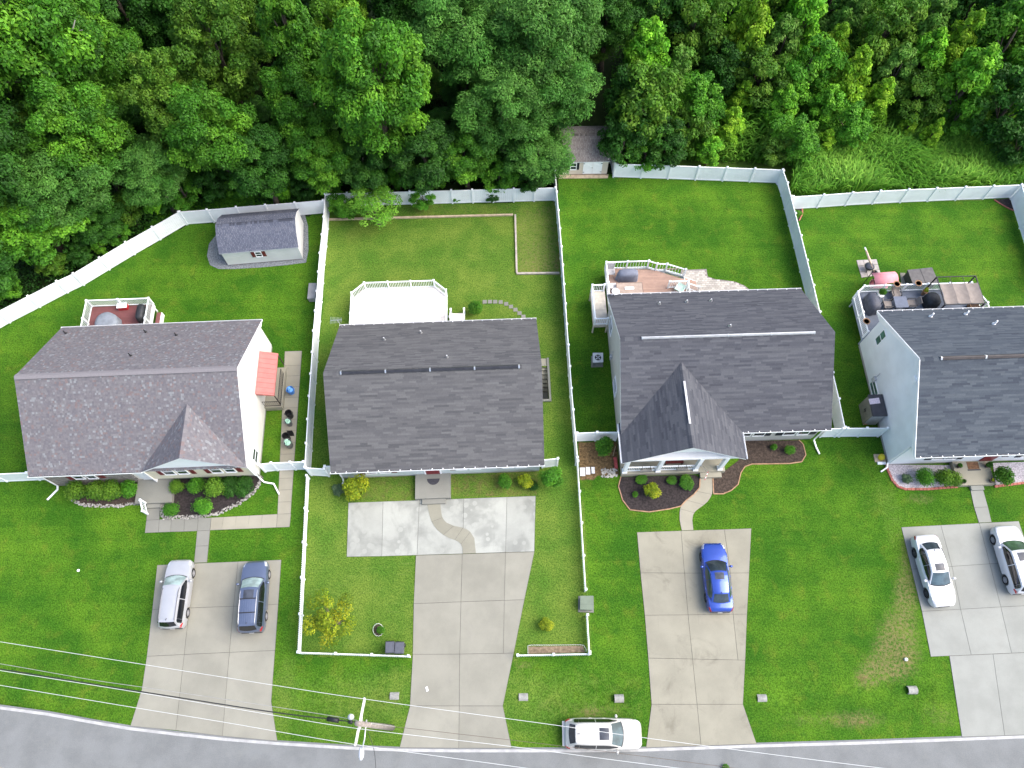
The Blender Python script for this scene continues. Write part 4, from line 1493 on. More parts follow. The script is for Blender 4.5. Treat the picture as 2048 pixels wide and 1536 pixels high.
privacy_fence([(1226, 297), (1231.8, 325.5), (1287.8, 327.3), (1343.3, 329), (1399.4, 331.3), (1455.4, 333.2), (1511.2, 335.3), (1566.5, 337.5)], 'white vinyl fence at the back of the lawn beside the tan shed')
privacy_fence([(1568, 340), (1576.3, 363.8), (1583.3, 391), (1592, 425), (1603.5, 469.4), (1615.8, 518.8), (1628.6, 569), (1641.2, 622), (1654.3, 681.5), (1667, 743.5), (1679.5, 796), (1691.3, 853)], 'white vinyl fence right of the charcoal roofed house')
privacy_fence([(1588, 391.5), (1649.3, 387.6), (1707.2, 383.3), (1762.9, 380), (1819.7, 377), (1875.8, 374.7), (1933.3, 372.2), (1989.6, 370), (2045.3, 367.3)], 'white vinyl fence along the tall reeds at right')
privacy_fence([(2047, 371), (2066, 430), (2086, 492), (2108, 558)], 'white vinyl fence leaving the frame at the far right corner')
privacy_fence([(-155, 953), (-85, 950), (-17, 947.3), (50.8, 944.4), (75, 943)], 'white vinyl fence joining the left side of the mauve roofed house')
privacy_fence([(516, 927.5), (541, 924.6), (578.7, 923.2), (605.7, 922.3)], 'short white gate fence across the cream side walk', gates=(1,))
privacy_fence([(611, 934.6), (646.9, 936.6)], 'short white gate fence panel left of the grey roofed house', gates=(0,))
privacy_fence([(648.6, 931.4), (672, 930.6)], 'white vinyl fence stub tucked under the grey roof corner')
privacy_fence([(1086, 918.6), (1115.9, 915.8)], 'white vinyl fence stub behind the round green bush')
privacy_fence([(1154.6, 864.9), (1194.8, 863.2), (1236.5, 863)], 'short white fence above the bare dirt nook')
privacy_fence([(1658, 856), (1688, 855.4), (1697, 855.2), (1736, 855), (1777, 854.8)], 'white gate fence between the charcoal roof and the pale blue gable', gates=(0,))

PPICK = MB().add([(-0.032, -0.011, 0.06), (0.032, -0.011, 0.06), (0.032, 0.011, 0.06), (-0.032, 0.011, 0.06), (-0.032, -0.011, 0.82), (0.032, -0.011, 0.82), (0.032, 0.011, 0.82), (-0.032, 0.011, 0.82), (0, -0.011, 0.88), (0, 0.011, 0.88)],
                 [(3, 2, 1, 0), (0, 1, 5, 8, 4), (3, 7, 9, 6, 2), (1, 2, 6, 5), (3, 0, 4, 7), (5, 6, 9, 8), (4, 8, 9, 7)]).mesh('picket', white_vinyl)
PPOST = MB().bx(-0.055, 0.055, -0.055, 0.055, -0.1, 0.93).mesh('picket_post', white_vinyl)


def picket_fence(tops, label, zt=0.97):
    pts = [G(x, y, zt) for x, y in tops]
    o = pts[0]
    t = thing('picket_fence', label, 'fence', (o.x, o.y, 0), 0, 'low white picket fences')
    for i in range(len(pts) - 1):
        a, b = pts[i], pts[i + 1]
        L_ = math.hypot(b.x - a.x, b.y - a.y)
        rz = math.atan2(b.y - a.y, b.x - a.x)
        k = max(1, round(L_ / 2.3))
        u = Vector((math.cos(rz), math.sin(rz), 0))
        for j in range(k + (1 if i == len(pts) - 2 else 0)):
            p = a + u * (L_ * j / k) - o
            po = obj('picket_post', PPOST, t, (p.x, p.y, 0), (0, 0, rz))
            obj('post_cap', FCAP, po, (0, 0, 0.931), scale=(0.95, 0.95, 0.7))
        for j in range(k):
            s = L_ * j / k + 0.06
            e = L_ * (j + 1) / k - 0.06
            for z in (0.2, 0.66):
                A, B = a + u * s - o, a + u * e - o
                part('rail', MB().beam((A.x, A.y, z), (B.x, B.y, z), 0.05, 0.085), white_vinyl, t)
            n_ = round((e - s) / 0.125)
            nv = Vector((-u.y, u.x, 0)) * -0.037
            for q in range(n_):
                p = a + u * (s + (e - s) * (q + 0.5) / n_) - o + nv
                obj('picket', PPICK, t, (p.x, p.y, 0), (0, 0, rz))
    return t


picket_fence([(612.5, 950), (595, 1303.5)], 'long low white picket fence left of the olive front lawn')
picket_fence([(597.5, 1304), (816, 1311.3)], 'low white picket fence in front of the yellow leaved tree')
picket_fence([(1156, 921), (1172.2, 1178)], 'low white picket fence above the green utility box')
picket_fence([(1175.4, 1229), (1179.9, 1303.5)], 'short low white picket fence below the green utility box')
picket_fence([(1035.2, 1309.6), (1179.7, 1306.8)], 'low white picket fence in front of the narrow planting strip')

# ================================================================== decks
def deck(h, poly, z, mat, label, along='x', bw=0.14, fascia=None, group='rear decks', splits=None):
    """raised deck (house frame): boards, rim, support posts"""
    t = thing('deck', label, 'deck', (h.O.x, h.O.y, 0), h.a, group)
    xs = [p[0] for p in poly]
    ys = [p[1] for p in poly]
    lo, hi = (min(ys), max(ys)) if along == 'x' else (min(xs), max(xs))
    n_ = int((hi - lo) / bw)
    ar = sum(poly[i][0] * poly[(i + 1) % len(poly)][1] - poly[(i + 1) % len(poly)][0] * poly[i][1] for i in range(len(poly)))
    if ar < 0:
        poly = poly[::-1]
    for i in range(n_ + 1):
        a, b = lo + i * bw + 0.004, min(hi, lo + (i + 1) * bw - 0.004)
        if b - a < 0.03:
            continue
        rect = [(min(xs) - 1, a), (max(xs) + 1, a), (max(xs) + 1, b), (min(xs) - 1, b)] if along == 'x' else [(a, min(ys) - 1), (b, min(ys) - 1), (b, max(ys) + 1), (a, max(ys) + 1)]
        for k in range(len(poly)):
            p, q = poly[k], poly[(k + 1) % len(poly)]
            rect = clip_poly(rect, p[0], p[1], -(q[1] - p[1]), q[0] - p[0])
            if len(rect) < 3:
                break
        if len(rect) >= 3:
            part('board', MB().prism(rect, z - 0.028, z), mat, t)
    f = MB()
    for k in range(len(poly)):
        p, q = poly[k], poly[(k + 1) % len(poly)]
        f.beam((p[0], p[1], z - 0.17), (q[0], q[1], z - 0.17), 0.04, 0.28)
    part('rim_board', f, fascia or white_trim, t)
    f = MB()
    cx, cy = sum(xs) / len(xs), sum(ys) / len(ys)
    for p in poly:
        x_, y_ = p[0] + (cx - p[0]) * 0.04, p[1] + (cy - p[1]) * 0.06
        s = MB().bx(x_ - 0.05, x_ + 0.05, y_ - 0.05, y_ + 0.05, -0.1, z - 0.3)
        part('support_post', s, fascia or white_trim, t)
    for k in range(6):
        y_ = min(ys) + 0.15 + (max(ys) - min(ys) - 0.3) * k / 5
        xx0, xx1 = min(xs) + 0.4, max(xs) - 0.4
        f.beam((xx0, y_, z - 0.13), (xx1, y_, z - 0.13), 0.04, 0.19)
    part('joists', f, M('deck_frame', (0.3, 0.24, 0.17), 0.8), t)
    return t


def deck_mat(name, col, rough=0.75):
    return M(name, col, rough, 0.1, 1.5, 0.003, 60, tone=0.07)


red_deck = deck_mat('red_deck_board', (0.15, 0.055, 0.055))
white_deck = deck_mat('cream_deck_board', (0.80, 0.74, 0.69))
tan_deck = deck_mat('tan_deck_board', (0.34, 0.225, 0.175))
blue_deck = deck_mat('blue_grey_deck_board', (0.115, 0.135, 0.175))

# deck 1
d1 = [(0.47, 11.06), (5.32, 11.06), (5.32, 14.78), (0.47, 14.78)]
D1 = deck(H1, d1, 0.95, red_deck, 'red boarded deck with white railing behind the mauve roofed house')
railing(D1, [(0.47, 11.4), (0.47, 13.2), (0.47, 14.78), (2.9, 14.78), (5.32, 14.78), (5.32, 13.0), (5.32, 11.4)], 0.95, 0.95)
part('stair_step', MB().bx(5.45, 5.8, 11.3, 14.3, 0.42, 0.48), red_deck, D1)
part('stair_riser', MB().bx(5.8, 5.86, 11.3, 14.3, -0.02, 0.48), white_trim, D1)
# deck 2
d2p = [(0.5, 11.06), (7.93, 11.06), (7.93, 15.0), (6.95, 15.92), (1.45, 15.92), (0.5, 15.05)]
D2 = deck(H2, d2p, 0.95, white_deck, 'large cream white deck with cut corners behind the grey roof')
railing(D2, [(0.5, 11.4), (0.5, 13.2), (0.5, 15.05), (1.45, 15.92), (3.3, 15.92), (5.1, 15.92), (6.95, 15.92), (7.93, 15.0), (7.93, 13.2), (7.93, 11.4)], 0.95, 0.95)
a_, b_ = on_z(H2, 908, 625, 0.7), on_z(H2, 930, 624, 0.7)
lx0, lx1 = 8.25, 9.25
stp = part('stair_landing', MB().bx(7.96, lx1, 11.06, 12.7, 0.85, 0.93), white_deck, D2)
for k in range(4):
    part('stair_tread', MB().bx(lx0, lx1, 12.72 + 0.28 * k, 13.02 + 0.28 * k, 0.69 - 0.19 * k, 0.74 - 0.19 * k), white_deck, stp)
part('stair_stringer', MB().beam((lx0 - 0.03, 12.7, 0.75), (lx0 - 0.03, 13.8, 0.0), 0.05, 0.25).beam((lx1 + 0.03, 12.7, 0.75), (lx1 + 0.03, 13.8, 0.0), 0.05, 0.25), white_trim, stp)
part('landing_leg', MB().bx(8.0, 8.1, 12.55, 12.65, -0.05, 0.85).bx(lx1 - 0.1, lx1, 12.55, 12.65, -0.05, 0.85).bx(lx1 - 0.1, lx1, 11.2, 11.3, -0.05, 0.85), white_trim, stp)
railing(D2, [(lx0 - 0.03, 12.65), (lx0 - 0.03, 13.85)], [0.93, 0.0], 0.85)
railing(D2, [(lx1 + 0.03, 11.3), (lx1 + 0.03, 12.65), (lx1 + 0.03, 13.85)], [0.93, 0.93, 0.0], 0.85)
# deck 3
d3 = [(0.38, 11.0), (6.7, 11.0), (6.7, 14.35), (5.24, 14.93), (4.45, 15.0), (3.8, 15.28), (0.38, 15.28)]
D3 = deck(H3, d3, 0.95, tan_deck, 'tan boarded deck with angled white railing behind the charcoal roof')
railing(D3, [(0.38, 11.6), (0.38, 13.4), (0.38, 15.28), (2.1, 15.28), (3.8, 15.28), (4.45, 15.0), (5.24, 14.93), (6.65, 14.37)], 0.95, 0.95, pitch=0.2)
railing(D3, [(5.25, 13.3), (6.7, 13.3), (6.7, 11.4)], 0.95, 0.95)
for k in range(3):
    part('stair_tread', MB().bx(6.75 + 0.35 * k, 7.08 + 0.35 * k, 13.4, 14.3, 0.66 - 0.22 * k, 0.71 - 0.22 * k), tan_deck, D3)
part('stair_stringer', MB().beam((6.75, 13.37, 0.7), (7.85, 13.37, 0.0), 0.05, 0.24).beam((6.75, 14.33, 0.7), (7.85, 14.33, 0.0), 0.05, 0.24), white_trim, D3)
part('low_platform', MB().bx(7.0, 8.6, 11.9, 13.3, -0.02, 0.24), tan_deck, D3)
railing(D3, [(6.75, 13.33), (7.8, 13.33)], [0.7, 0.05], 0.85)
# landing on its left side
ldg = deck(H3, [(-1.0, 9.9), (0.1, 9.9), (0.1, 13.0), (-1.0, 13.0)], 1.35, M('pale_landing_board', (0.55, 0.5, 0.42), 0.8, tone=0.06), 'small raised landing with white railing at the rear corner of the taupe house', fascia=M('landing_post', (0.5, 0.45, 0.38), 0.7))
railing(ldg, [(0.0, 12.95), (-0.95, 12.95), (-0.95, 9.95), (0.02, 9.95)], 1.35, 0.95)
# deck 4
d4p = [(0.0, 10.6), (9.75, 10.6), (9.75, 12.9), (9.0, 14.72), (0.56, 14.72), (-0.06, 14.2), (-0.06, 10.6)]
D4 = deck(H4, d4p, 1.2, blue_deck, 'blue grey deck with white railing behind the slate roof', fascia=M('blue_fascia', (0.3, 0.34, 0.42), 0.7))
railing(D4, [(-0.06, 10.7), (-0.06, 12.4), (-0.06, 14.2), (0.56, 14.72), (2.2, 14.72), (3.9, 14.72), (5.6, 14.72), (7.3, 14.72), (9.0, 14.72), (9.4, 13.75), (9.75, 12.9), (9.75, 11.4)], 1.2, 0.95)

# ================================================================== sheds
def gambrel_shed(FLw, FRw, depth, he, zb, zr, inset_b, wall, pal, label, ov=0.1, seed=3):
    u = (FRw - FLw)
    w_ = u.length
    rz = math.atan2(u.y, u.x)
    t = thing('garden_shed', label, 'shed', (FLw.x, FLw.y, 0), rz, 'garden sheds')
    wt = 0.08
    yb0 = inset_b
    part('floor_skids', MB().bx(0.05, w_ - 0.05, 0.05, depth - 0.05, -0.05, 0.13), M('shed_skid', (0.2, 0.17, 0.13), 0.9), t)
    part('wall', MB().bx(wt, w_ - wt, 0, wt, 0.13, he), wall, t)
    part('wall', MB().bx(wt, w_ - wt, depth - wt, depth, 0.13, he), wall, t)
    prof = [(0, 0.13), (depth, 0.13), (depth, he), (depth - yb0, zb - 0.06), (depth / 2, zr - 0.06), (yb0, zb - 0.06), (0, he)]
    for xa, xb in ((0, wt), (w_ - wt, w_)):
        part('gable_wall', MB().extrude_x(prof, xa, xb), wall, t)
    o2 = 0.12
    top = [(-o2, he - 0.12), (yb0, zb), (depth / 2, zr), (depth - yb0, zb), (depth + o2, he - 0.12)]
    rp = top + [(p[0], p[1] - 0.05) for p in reversed(top)]
    rf = part('roof', MB().extrude_x(rp[::-1], -ov, w_ + ov), white_trim, t)
    mb = MB()
    segs = [(top[0], top[1]), (top[1], top[2])]
    for k, (a, b) in enumerate(segs):
        L_ = math.hypot(b[0] - a[0], b[1] - a[1])
        shingles(mb, (0, a[0], a[1]), (1, 0, 0), (0, b[0] - a[0], b[1] - a[1]), (lambda v: -ov - 0.01), (lambda v: w_ + ov + 0.01), L_, pal, (0.2, 0.4), 0.14, seed + k)
        shingles(mb, (0, depth - a[0], a[1]), (1, 0, 0), (0, -(b[0] - a[0]), b[1] - a[1]), (lambda v: -ov - 0.01), (lambda v: w_ + ov + 0.01), L_, pal, (0.2, 0.4), 0.14, seed + 10 + k)
    part('shingles', mb, shingle_mat, rf, kind='stuff')
    cap = MB()
    q = random.Random(seed)
    x = -ov
    m_ = (zr - zb) / (depth / 2 - yb0)
    while x < w_ + ov - 0.02:
        x2 = min(w_ + ov, x + 0.14)
        kk = q.choice((0.5, 0.75, 1.0))
        c = tuple(v * kk for v in PAL[pal][0][0])
        for sg in (-1, 1):
            cap.add([(x, depth / 2, zr + 0.03), (x2, depth / 2, zr + 0.034), (x2, depth / 2 + sg * 0.14, zr - 0.14 * m_ + 0.036), (x, depth / 2 + sg * 0.14, zr - 0.14 * m_ + 0.03)], [(0, 1, 2, 3) if sg > 0 else (3, 2, 1, 0)], 0, c)
        x = x2
    part('ridge_cap', cap, shingle_mat, rf)
    return t, w_


shed_white = M_siding('shed_white_siding', (0.72, 0.72, 0.72), 0.2)
shed_tan = M_siding('shed_tan_siding', (0.66, 0.58, 0.49), 0.2)
s1, w1 = gambrel_shed(G(457.3, 531.6), G(606.6, 519), 3.6, 2.05, 2.75, 3.15, 0.85, shed_white, 'shed', 'white garden shed with dark blue gambrel roof on a gravel pad', seed=5)
fakeh = House()
fakeh.O, fakeh.a, fakeh.root = G(457.3, 531.6), FRAME[s1.name][1], s1
window(fakeh, w1 * 0.42, w1 * 0.42 + 0.55, 0.95, 1.65, 0, -1)
shutter(fakeh, w1 * 0.42 - 0.3, w1 * 0.42 - 0.02, 0.95, 1.65, 0, burgundy)
shutter(fakeh, w1 * 0.42 + 0.57, w1 * 0.42 + 0.85, 0.95, 1.65, 0, burgundy)
s2, w2 = gambrel_shed(G(1124.6, 350.7), G(1213.2, 349.2), 3.7, 1.95, 2.55, 3.0, 0.8, shed_tan, 'tan', 'tan garden shed with white double doors under the overhanging tree', seed=8)
fakeh.O, fakeh.a, fakeh.root = G(1124.6, 350.7), FRAME[s2.name][1], s2
window(fakeh, 0.62, 1.18, 0.75, 1.6, 0, -1)
shutter(fakeh, 0.4, 0.61, 0.75, 1.6, 0, navy)
shutter(fakeh, 1.19, 1.4, 0.75, 1.6, 0, navy)
for k in (0, 1):
    xa = 1.75 + 0.83 * k
    dd = part('shed_door', MB().bx(xa, xa + 0.81, -0.04, -0.002, 0.2, 1.8), white_trim, s2)
    part('door_brace', MB().beam((xa + 0.05, -0.05, 0.3), (xa + 0.76, -0.05, 0.95), 0.02, 0.09).beam((xa + 0.05, -0.05, 1.65), (xa + 0.76, -0.05, 1.05), 0.02, 0.09), white_trim, dd)
    part('hinge', MB().bx(xa + (0.0 if k == 0 else 0.66), xa + (0.15 if k == 0 else 0.81), -0.055, -0.041, 0.4, 0.46).bx(xa + (0.0 if k == 0 else 0.66), xa + (0.15 if k == 0 else 0.81), -0.055, -0.041, 1.5, 1.56), black_plastic, dd)
part('door_handle', MB().bx(2.5, 2.54, -0.07, -0.041, 0.95, 1.05), black_plastic, s2)
timber = M('weathered_timber', (0.42, 0.33, 0.23), 0.85, 0.2, 4, 0.006, 30)
pd = MB()
q4 = [G(1118, 357.5), G(1215.5, 356.5), G(1217, 350), G(1119, 350.5)]
pd.prism([(p.x, p.y) for p in q4], -0.05, 0.08)
part('shed_sill', pd, timber, s2, world=True)
gravel = M('grey_gravel', (0.17, 0.185, 0.2), 0.95, 0.35, 9, 0.03, 40, fine=0.5)
struct('gravel_pad', MB().prism([(p.x, p.y) for p in GP([(432, 470), (418, 488), (414, 512), (420, 530), (437, 538), (470, 538), (520, 535), (575, 530), (612, 525), (617, 500), (616, 452), (610, 430), (580, 420), (450, 428)])], -0.05, 0.012), gravel)

# resin tool cabinet by the pale blue gable
cab_b = [Vector((26.30, 22.40, 0)), Vector((27.34, 22.41, 0)), Vector((27.36, 20.70, 0)), Vector((26.32, 20.69, 0))]
ct = thing('storage_cabinet', 'grey and olive plastic storage cabinet with dark lid by the pale blue wall', 'cabinet', (26.3, 20.7, 0))
olive_pl = M('olive_plastic', (0.19, 0.18, 0.14), 0.6, 0.1, 3)
grey_pl = M('light_grey_plastic', (0.4, 0.4, 0.38), 0.6, 0.08, 3)
dark_lid = M('dark_lid_plastic', (0.055, 0.052, 0.06), 0.6, 0.15, 3)
part('cabinet_body', MB().prism([(p.x, p.y) for p in offset_poly([(p.x, p.y) for p in cab_b], 0.05)], 0, 1.8), grey_pl, ct, world=True)
part('cabinet_lid', MB().prism([(p.x, p.y) for p in cab_b], 1.8, 1.92), dark_lid, ct, world=True)
for ya_, yb_ in ((20.78, 21.54), (21.56, 22.32)):
    dd = part('cabinet_door', MB().bx(26.30, 26.365, ya_, yb_, 0.1, 1.74), olive_pl, ct, world=True)
    part('cabinet_handle', MB().bx(26.26, 26.30, (yb_ - 0.1) if yb_ < 22 else (ya_ + 0.02), (yb_ - 0.02) if yb_ < 22 else (ya_ + 0.1), 0.85, 1.05), black_plastic, dd, world=True)
pl = M('pink_white_print', (0.75, 0.62, 0.66), 0.6, 0.2, 14)
q4 = GP([(1736.9, 798), (1757.8, 795.4), (1760.5, 806.5), (1740.2, 808.8)], 1.925)
solo('printed_board', MB().prism([(p.x, p.y) for p in q4], 1.922, 1.94), pl, 'faded pink printed board lying on the dark cabinet lid', 'board')

# grey deck box by the fence
q4 = GP([(617.6, 566.3), (632.7, 566.3), (629.5, 597), (614.5, 597.5)], 0.55)
dbx = thing('deck_box', 'grey plastic deck box standing against the white fence', 'deck box', (q4[3].x, q4[3].y, 0))
bxm = M('grey_deck_box', (0.25, 0.25, 0.25), 0.6, 0.1, 3)
part('box_body', MB().prism([(p.x, p.y) for p in offset_poly([(p.x, p.y) for p in q4], 0.03)], 0, 0.47), M('grey_deck_box_body', (0.32, 0.32, 0.31), 0.6, 0.1, 3), dbx, world=True)
part('box_lid', MB().prism([(p.x, p.y) for p in q4], 0.475, 0.56), bxm, dbx, world=True)
# ================================================================== cars
def interp(x, tab):
    for (x0, y0), (x1, y1) in zip(tab[:-1], tab[1:]):
        if x <= x1:
            t = (x - x0) / (x1 - x0) if x1 > x0 else 0
            t = max(0, min(1, t))
            return y0 + (y1 - y0) * t
    return tab[-1][1]


def car_paint(name, col, metal=0.2, rough=0.3):
    m, n, l, p = new_mat(name)
    c = mixc(n, l, ramp(n, l, noise(n, l, pos(n), 1.2, 5), 0.35, 0.75), col, tuple(v * 0.92 for v in col))
    l.new(c, p.inputs['Base Color'])
    p.inputs['Metallic'].default_value = metal
    p.inputs['Roughness'].default_value = rough
    p.inputs['Coat Weight'].default_value = 0.8
    p.inputs['Coat Roughness'].default_value = 0.06
    return m


tyre_m = M('tyre_rubber', (0.018, 0.018, 0.019), 0.85, 0.2, 10)
rim_m = M('alloy_rim', (0.5, 0.5, 0.52), 0.3, 0.1, 8, metal=0.7)
rim_d = M('dark_alloy_rim', (0.12, 0.12, 0.13), 0.3, 0.1, 8, metal=0.7)
trim_b = M('black_trim', (0.02, 0.02, 0.022), 0.5, 0.2, 6)
car_glass = M_glass('car_glass', (0.018, 0.026, 0.032), 0.05, 0.55)
tint = M_glass('tinted_glass', (0.006, 0.007, 0.009), 0.05, 0.7)
shade = M_glass('windscreen_with_sunshade', (0.19, 0.25, 0.245), 0.12, 0.5)
lens = M_glass('lamp_lens', (0.35, 0.37, 0.4), 0.1, 0.8)
red_lens = M_glass('red_lamp_lens', (0.22, 0.01, 0.012), 0.12, 0.7)


def wheel_meshes(rim_mat):
    R_, wd = 0.335, 0.22
    prof = [(0.215, -wd / 2), (0.30, -wd / 2), (R_, -wd / 2 + 0.03), (R_, wd / 2 - 0.03), (0.30, wd / 2), (0.225, wd / 2)]
    t = MB().lathe(prof, 28, caps=False)
    t.v = [(x, z, y) for x, y, z in t.v]
    r = MB().lathe([(0.05, -0.02), (0.22, -0.02), (0.22, wd / 2 - 0.02), (0.205, wd / 2 - 0.005), (0.195, wd / 2 - 0.06), (0.03, wd / 2 - 0.06)], 24)
    for k in range(5):
        a = 2 * math.pi * k / 5
        r.beam((0.03 * math.cos(a), 0.03 * math.sin(a), wd / 2 - 0.03), (0.2 * math.cos(a), 0.2 * math.sin(a), wd / 2 - 0.02), 0.075, 0.03)
    r.lathe([(0.06, wd / 2 - 0.06), (0.06, wd / 2 - 0.01), (0.01, wd / 2 - 0.008)], 12)
    r.v = [(x, z, y) for x, y, z in r.v]
    return t.mesh('wheel', tyre_m, True), r.mesh('rim', rim_mat, False)


WH = {'light': wheel_meshes(rim_m), 'dark': wheel_meshes(rim_d)}


def make_car(label, x, y, heading, paint, L, W, H, wb, kind, sunroof=True, rails=None, wsh=None, side_gl=None, rear_gl=None, rims='light', front_over=None, crossbars=False, spoiler=False):
    t = thing('parked_car', label, 'car', (x, y, 0.03 if kind != 'road' else 0.0), heading, 'cars parked at the houses')
    suv = kind in ('suv', 'road')
    hw = W / 2
    fo = front_over or (L - wb) * 0.47
    xf = L / 2 - fo               # front axle
    xr = xf - wb
    Rw = 0.335
    belt = 0.98 if suv else 0.90
    rr = (0.14, 0.035) if kind == 'road' else (0.075, 0.008)
    if suv:
        zt = [(0, 0.88), (0.02, 1.0), (0.06, 1.02), (0.68, belt + 0.02), (0.72, belt + 0.01), (0.80, 0.99), (0.93, 0.90), (0.975, 0.82), (1, 0.66)]
        prof = [(0.725, belt, 0.83), (0.575, H - 0.05, 0.66), (0.50, H - 0.005, 0.655), (0.30, H, 0.65), (rr[0] + 0.05, H - 0.05, 0.63), (rr[0], H - 0.09, 0.61), (rr[1], belt + 0.03, 0.76)]
    else:
        zt = [(0, 0.78), (0.02, 0.90), (0.05, 0.955), (0.17, 0.97), (0.22, belt + 0.03), (0.66, belt + 0.01), (0.70, belt), (0.80, 0.87), (0.93, 0.77), (0.975, 0.69), (1, 0.56)]
        prof = [(0.70, belt - 0.01, 0.82), (0.545, H - 0.06, 0.62), (0.49, H - 0.01, 0.615), (0.40, H, 0.61), (0.29, H - 0.045, 0.59), (0.25, H - 0.075, 0.575), (0.125, 0.955, 0.70)]
    wp = [(0, 0.80), (0.015, 0.86), (0.05, 0.93), (0.12, 0.975), (0.25, 1.0), (0.72, 1.0), (0.86, 0.975), (0.93, 0.92), (0.975, 0.82), (1, 0.66)]

    def ring(xx):
        tt = xx / L + 0.5
        w_ = interp(tt, wp) * hw
        z_ = interp(tt, zt)
        zb = 0.21 if 0.03 < tt < 0.97 else 0.26
        ra = Rw + 0.06
        for xa in (xf, xr):
            d = abs(xx - xa)
            if d < ra:
                zb = max(zb, Rw + math.sqrt(ra * ra - d * d) - 0.02)
        z2 = max(0.56, zb + 0.05)
        z3 = max(z_ - 0.15, z2 + 0.03)
        z4 = max(z_ - 0.035, z3 + 0.02)
        return [(w_ * 0.80, zb), (w_ * 0.975, zb + 0.02), (w_, z2), (w_ * 0.985, z3), (w_ * 0.91, z4), (w_ * 0.6, z_ + 0.005), (0.0, z_ + 0.025)]

    def Bf(xx, s):
        """point on the body skin, s 0 (sill) .. 6 (centre line) .. 12"""
        r_ = ring(xx)
        sg = 1
        if s > 6:
            s, sg = 12 - s, -1
        i = min(5, int(s))
        f = s - i
        a, b = r_[i], r_[i + 1]
        return Vector((xx, sg * (a[0] + (b[0] - a[0]) * f), a[1] + (b[1] - a[1]) * f))
    st = set()
    k = 74
    for i in range(k + 1):
        st.add(round(-L / 2 + L * i / k, 4))
    for xa in (xf, xr):
        for d in (-0.395, -0.39, 0.39, 0.395):
            st.add(round(xa + d, 4))
    st = sorted(st)
    b = MB()
    ss = [0, 1, 2, 3, 4, 5, 6, 7, 8, 9, 10, 11, 12]
    n_ = len(ss)
    vs = [Bf(xx, s) for xx in st for s in ss]
    fs = []
    for i in range(len(st) - 1):
        for j in range(n_ - 1):
            fs.append((i * n_ + j, i * n_ + j + 1, (i + 1) * n_ + j + 1, (i + 1) * n_ + j))
    fs.append(tuple(range(n_ - 1, -1, -1)))
    fs.append(tuple((len(st) - 1) * n_ + j for j in range(n_)))
    b.add(vs, fs)
    # cabin shell
    P = [((a - 0.5) * L, z, w_ * hw) for a, z, w_ in prof]
    hb = hw * 0.925

    def prof_at(p):
        i = min(len(P) - 2, int(p))
        f = p - i
        a, c = P[i], P[i + 1]
        return tuple(a[q] + (c[q] - a[q]) * f for q in range(3))
    nP = len(P) - 1

    def Sf(p, v):
        x_, z_, w_ = prof_at(p)
        cr = 0.05 * min(1, p, nP - p) + 0.005
        bow = 0.17 * max(0, 1 - p) + 0.05 * max(0, 1 - abs(p - 1)) - 0.12 * max(0, p - (nP - 1)) - 0.04 * max(0, 1 - abs(p - (nP - 1)))
        return Vector((x_ + bow * (1 - v * v), v * w_, z_ + cr * (1 - v * v)))

    def Tf(p, q, sg):
        e = Sf(p, 1.0)
        bb = Vector((e.x, hb if 0.9 < p < nP - 0.9 else e.y + (hb - e.y) * min(1, p, nP - p) / 0.9, belt - 0.01))
        m_ = e + (bb - e) * q + Vector((0, 0.03 * math.sin(q * math.pi), 0))
        return Vector((m_.x, sg * m_.y, m_.z))
    ps = [i / 6 for i in range(nP * 6 + 1)]
    vv = [-1, -0.85, -0.6, -0.3, 0, 0.3, 0.6, 0.85, 1]
    vs = [Sf(p, v) for p in ps for v in vv]
    m_ = len(vv)
    b.add(vs, [(i * m_ + j, i * m_ + j + 1, (i + 1) * m_ + j + 1, (i + 1) * m_ + j) for i in range(len(ps) - 1) for j in range(m_ - 1)])
    for sg in (-1, 1):
        qs = [0, 0.33, 0.66, 1]
        vs = [Tf(p, q, sg) for p in ps for q in qs]
        f4 = [(i * 4 + j, (i + 1) * 4 + j, (i + 1) * 4 + j + 1, i * 4 + j + 1) for i in range(len(ps) - 1) for j in range(3)]
        b.add(vs, f4 if sg < 0 else [f[::-1] for f in f4])
    body = part('body', b, paint, t, smooth=True)
    me = body.data
    me.set_sharp_from_angle(angle=math.radians(38))

    def patch(name, f, us, vs_, off, mat, parent=t, flip=False):
        """skin patch lifted off a surface f(u,v), with a rim so that it has thickness"""
        g = [[f(u, v) for v in vs_] for u in us]
        nu, nv = len(us), len(vs_)
        top = []
        for i in range(nu):
            for j in range(nv):
                du = g[min(i + 1, nu - 1)][j] - g[max(i - 1, 0)][j]
                dv = g[i][min(j + 1, nv - 1)] - g[i][max(j - 1, 0)]
                nn = du.cross(dv)
                if flip:
                    nn = -nn
                nn.normalize()
                top.append(g[i][j] + nn * off)
        low = [g[i][j] for i in range(nu) for j in range(nv)]
        fs_ = []
        for i in range(nu - 1):
            for j in range(nv - 1):
                q_ = (i * nv + j, (i + 1) * nv + j, (i + 1) * nv + j + 1, i * nv + j + 1)
                fs_.append(q_ if not flip else q_[::-1])
        N = nu * nv
        rim = [i * nv for i in range(nu)] + [(nu - 1) * nv + j for j in range(1, nv)] + [i * nv + nv - 1 for i in range(nu - 2, -1, -1)] + [j for j in range(nv - 2, 0, -1)]
        for a, c in zip(rim, rim[1:] + rim[:1]):
            q_ = (a, a + N, c + N, c)
            fs_.append(q_ if not flip else q_[::-1])
        o_ = part(name, MB().add(top + low, fs_), mat, parent, smooth=True)
        o_.data.set_sharp_from_angle(angle=math.radians(40))
        return o_

    def lin(a, c, n):
        return [a + (c - a) * i / (n - 1) for i in range(n)]
    patch('windscreen', Sf, lin(0.07, 0.95, 7), lin(-0.93, 0.93, 9), 0.012, wsh or car_glass, flip=True)
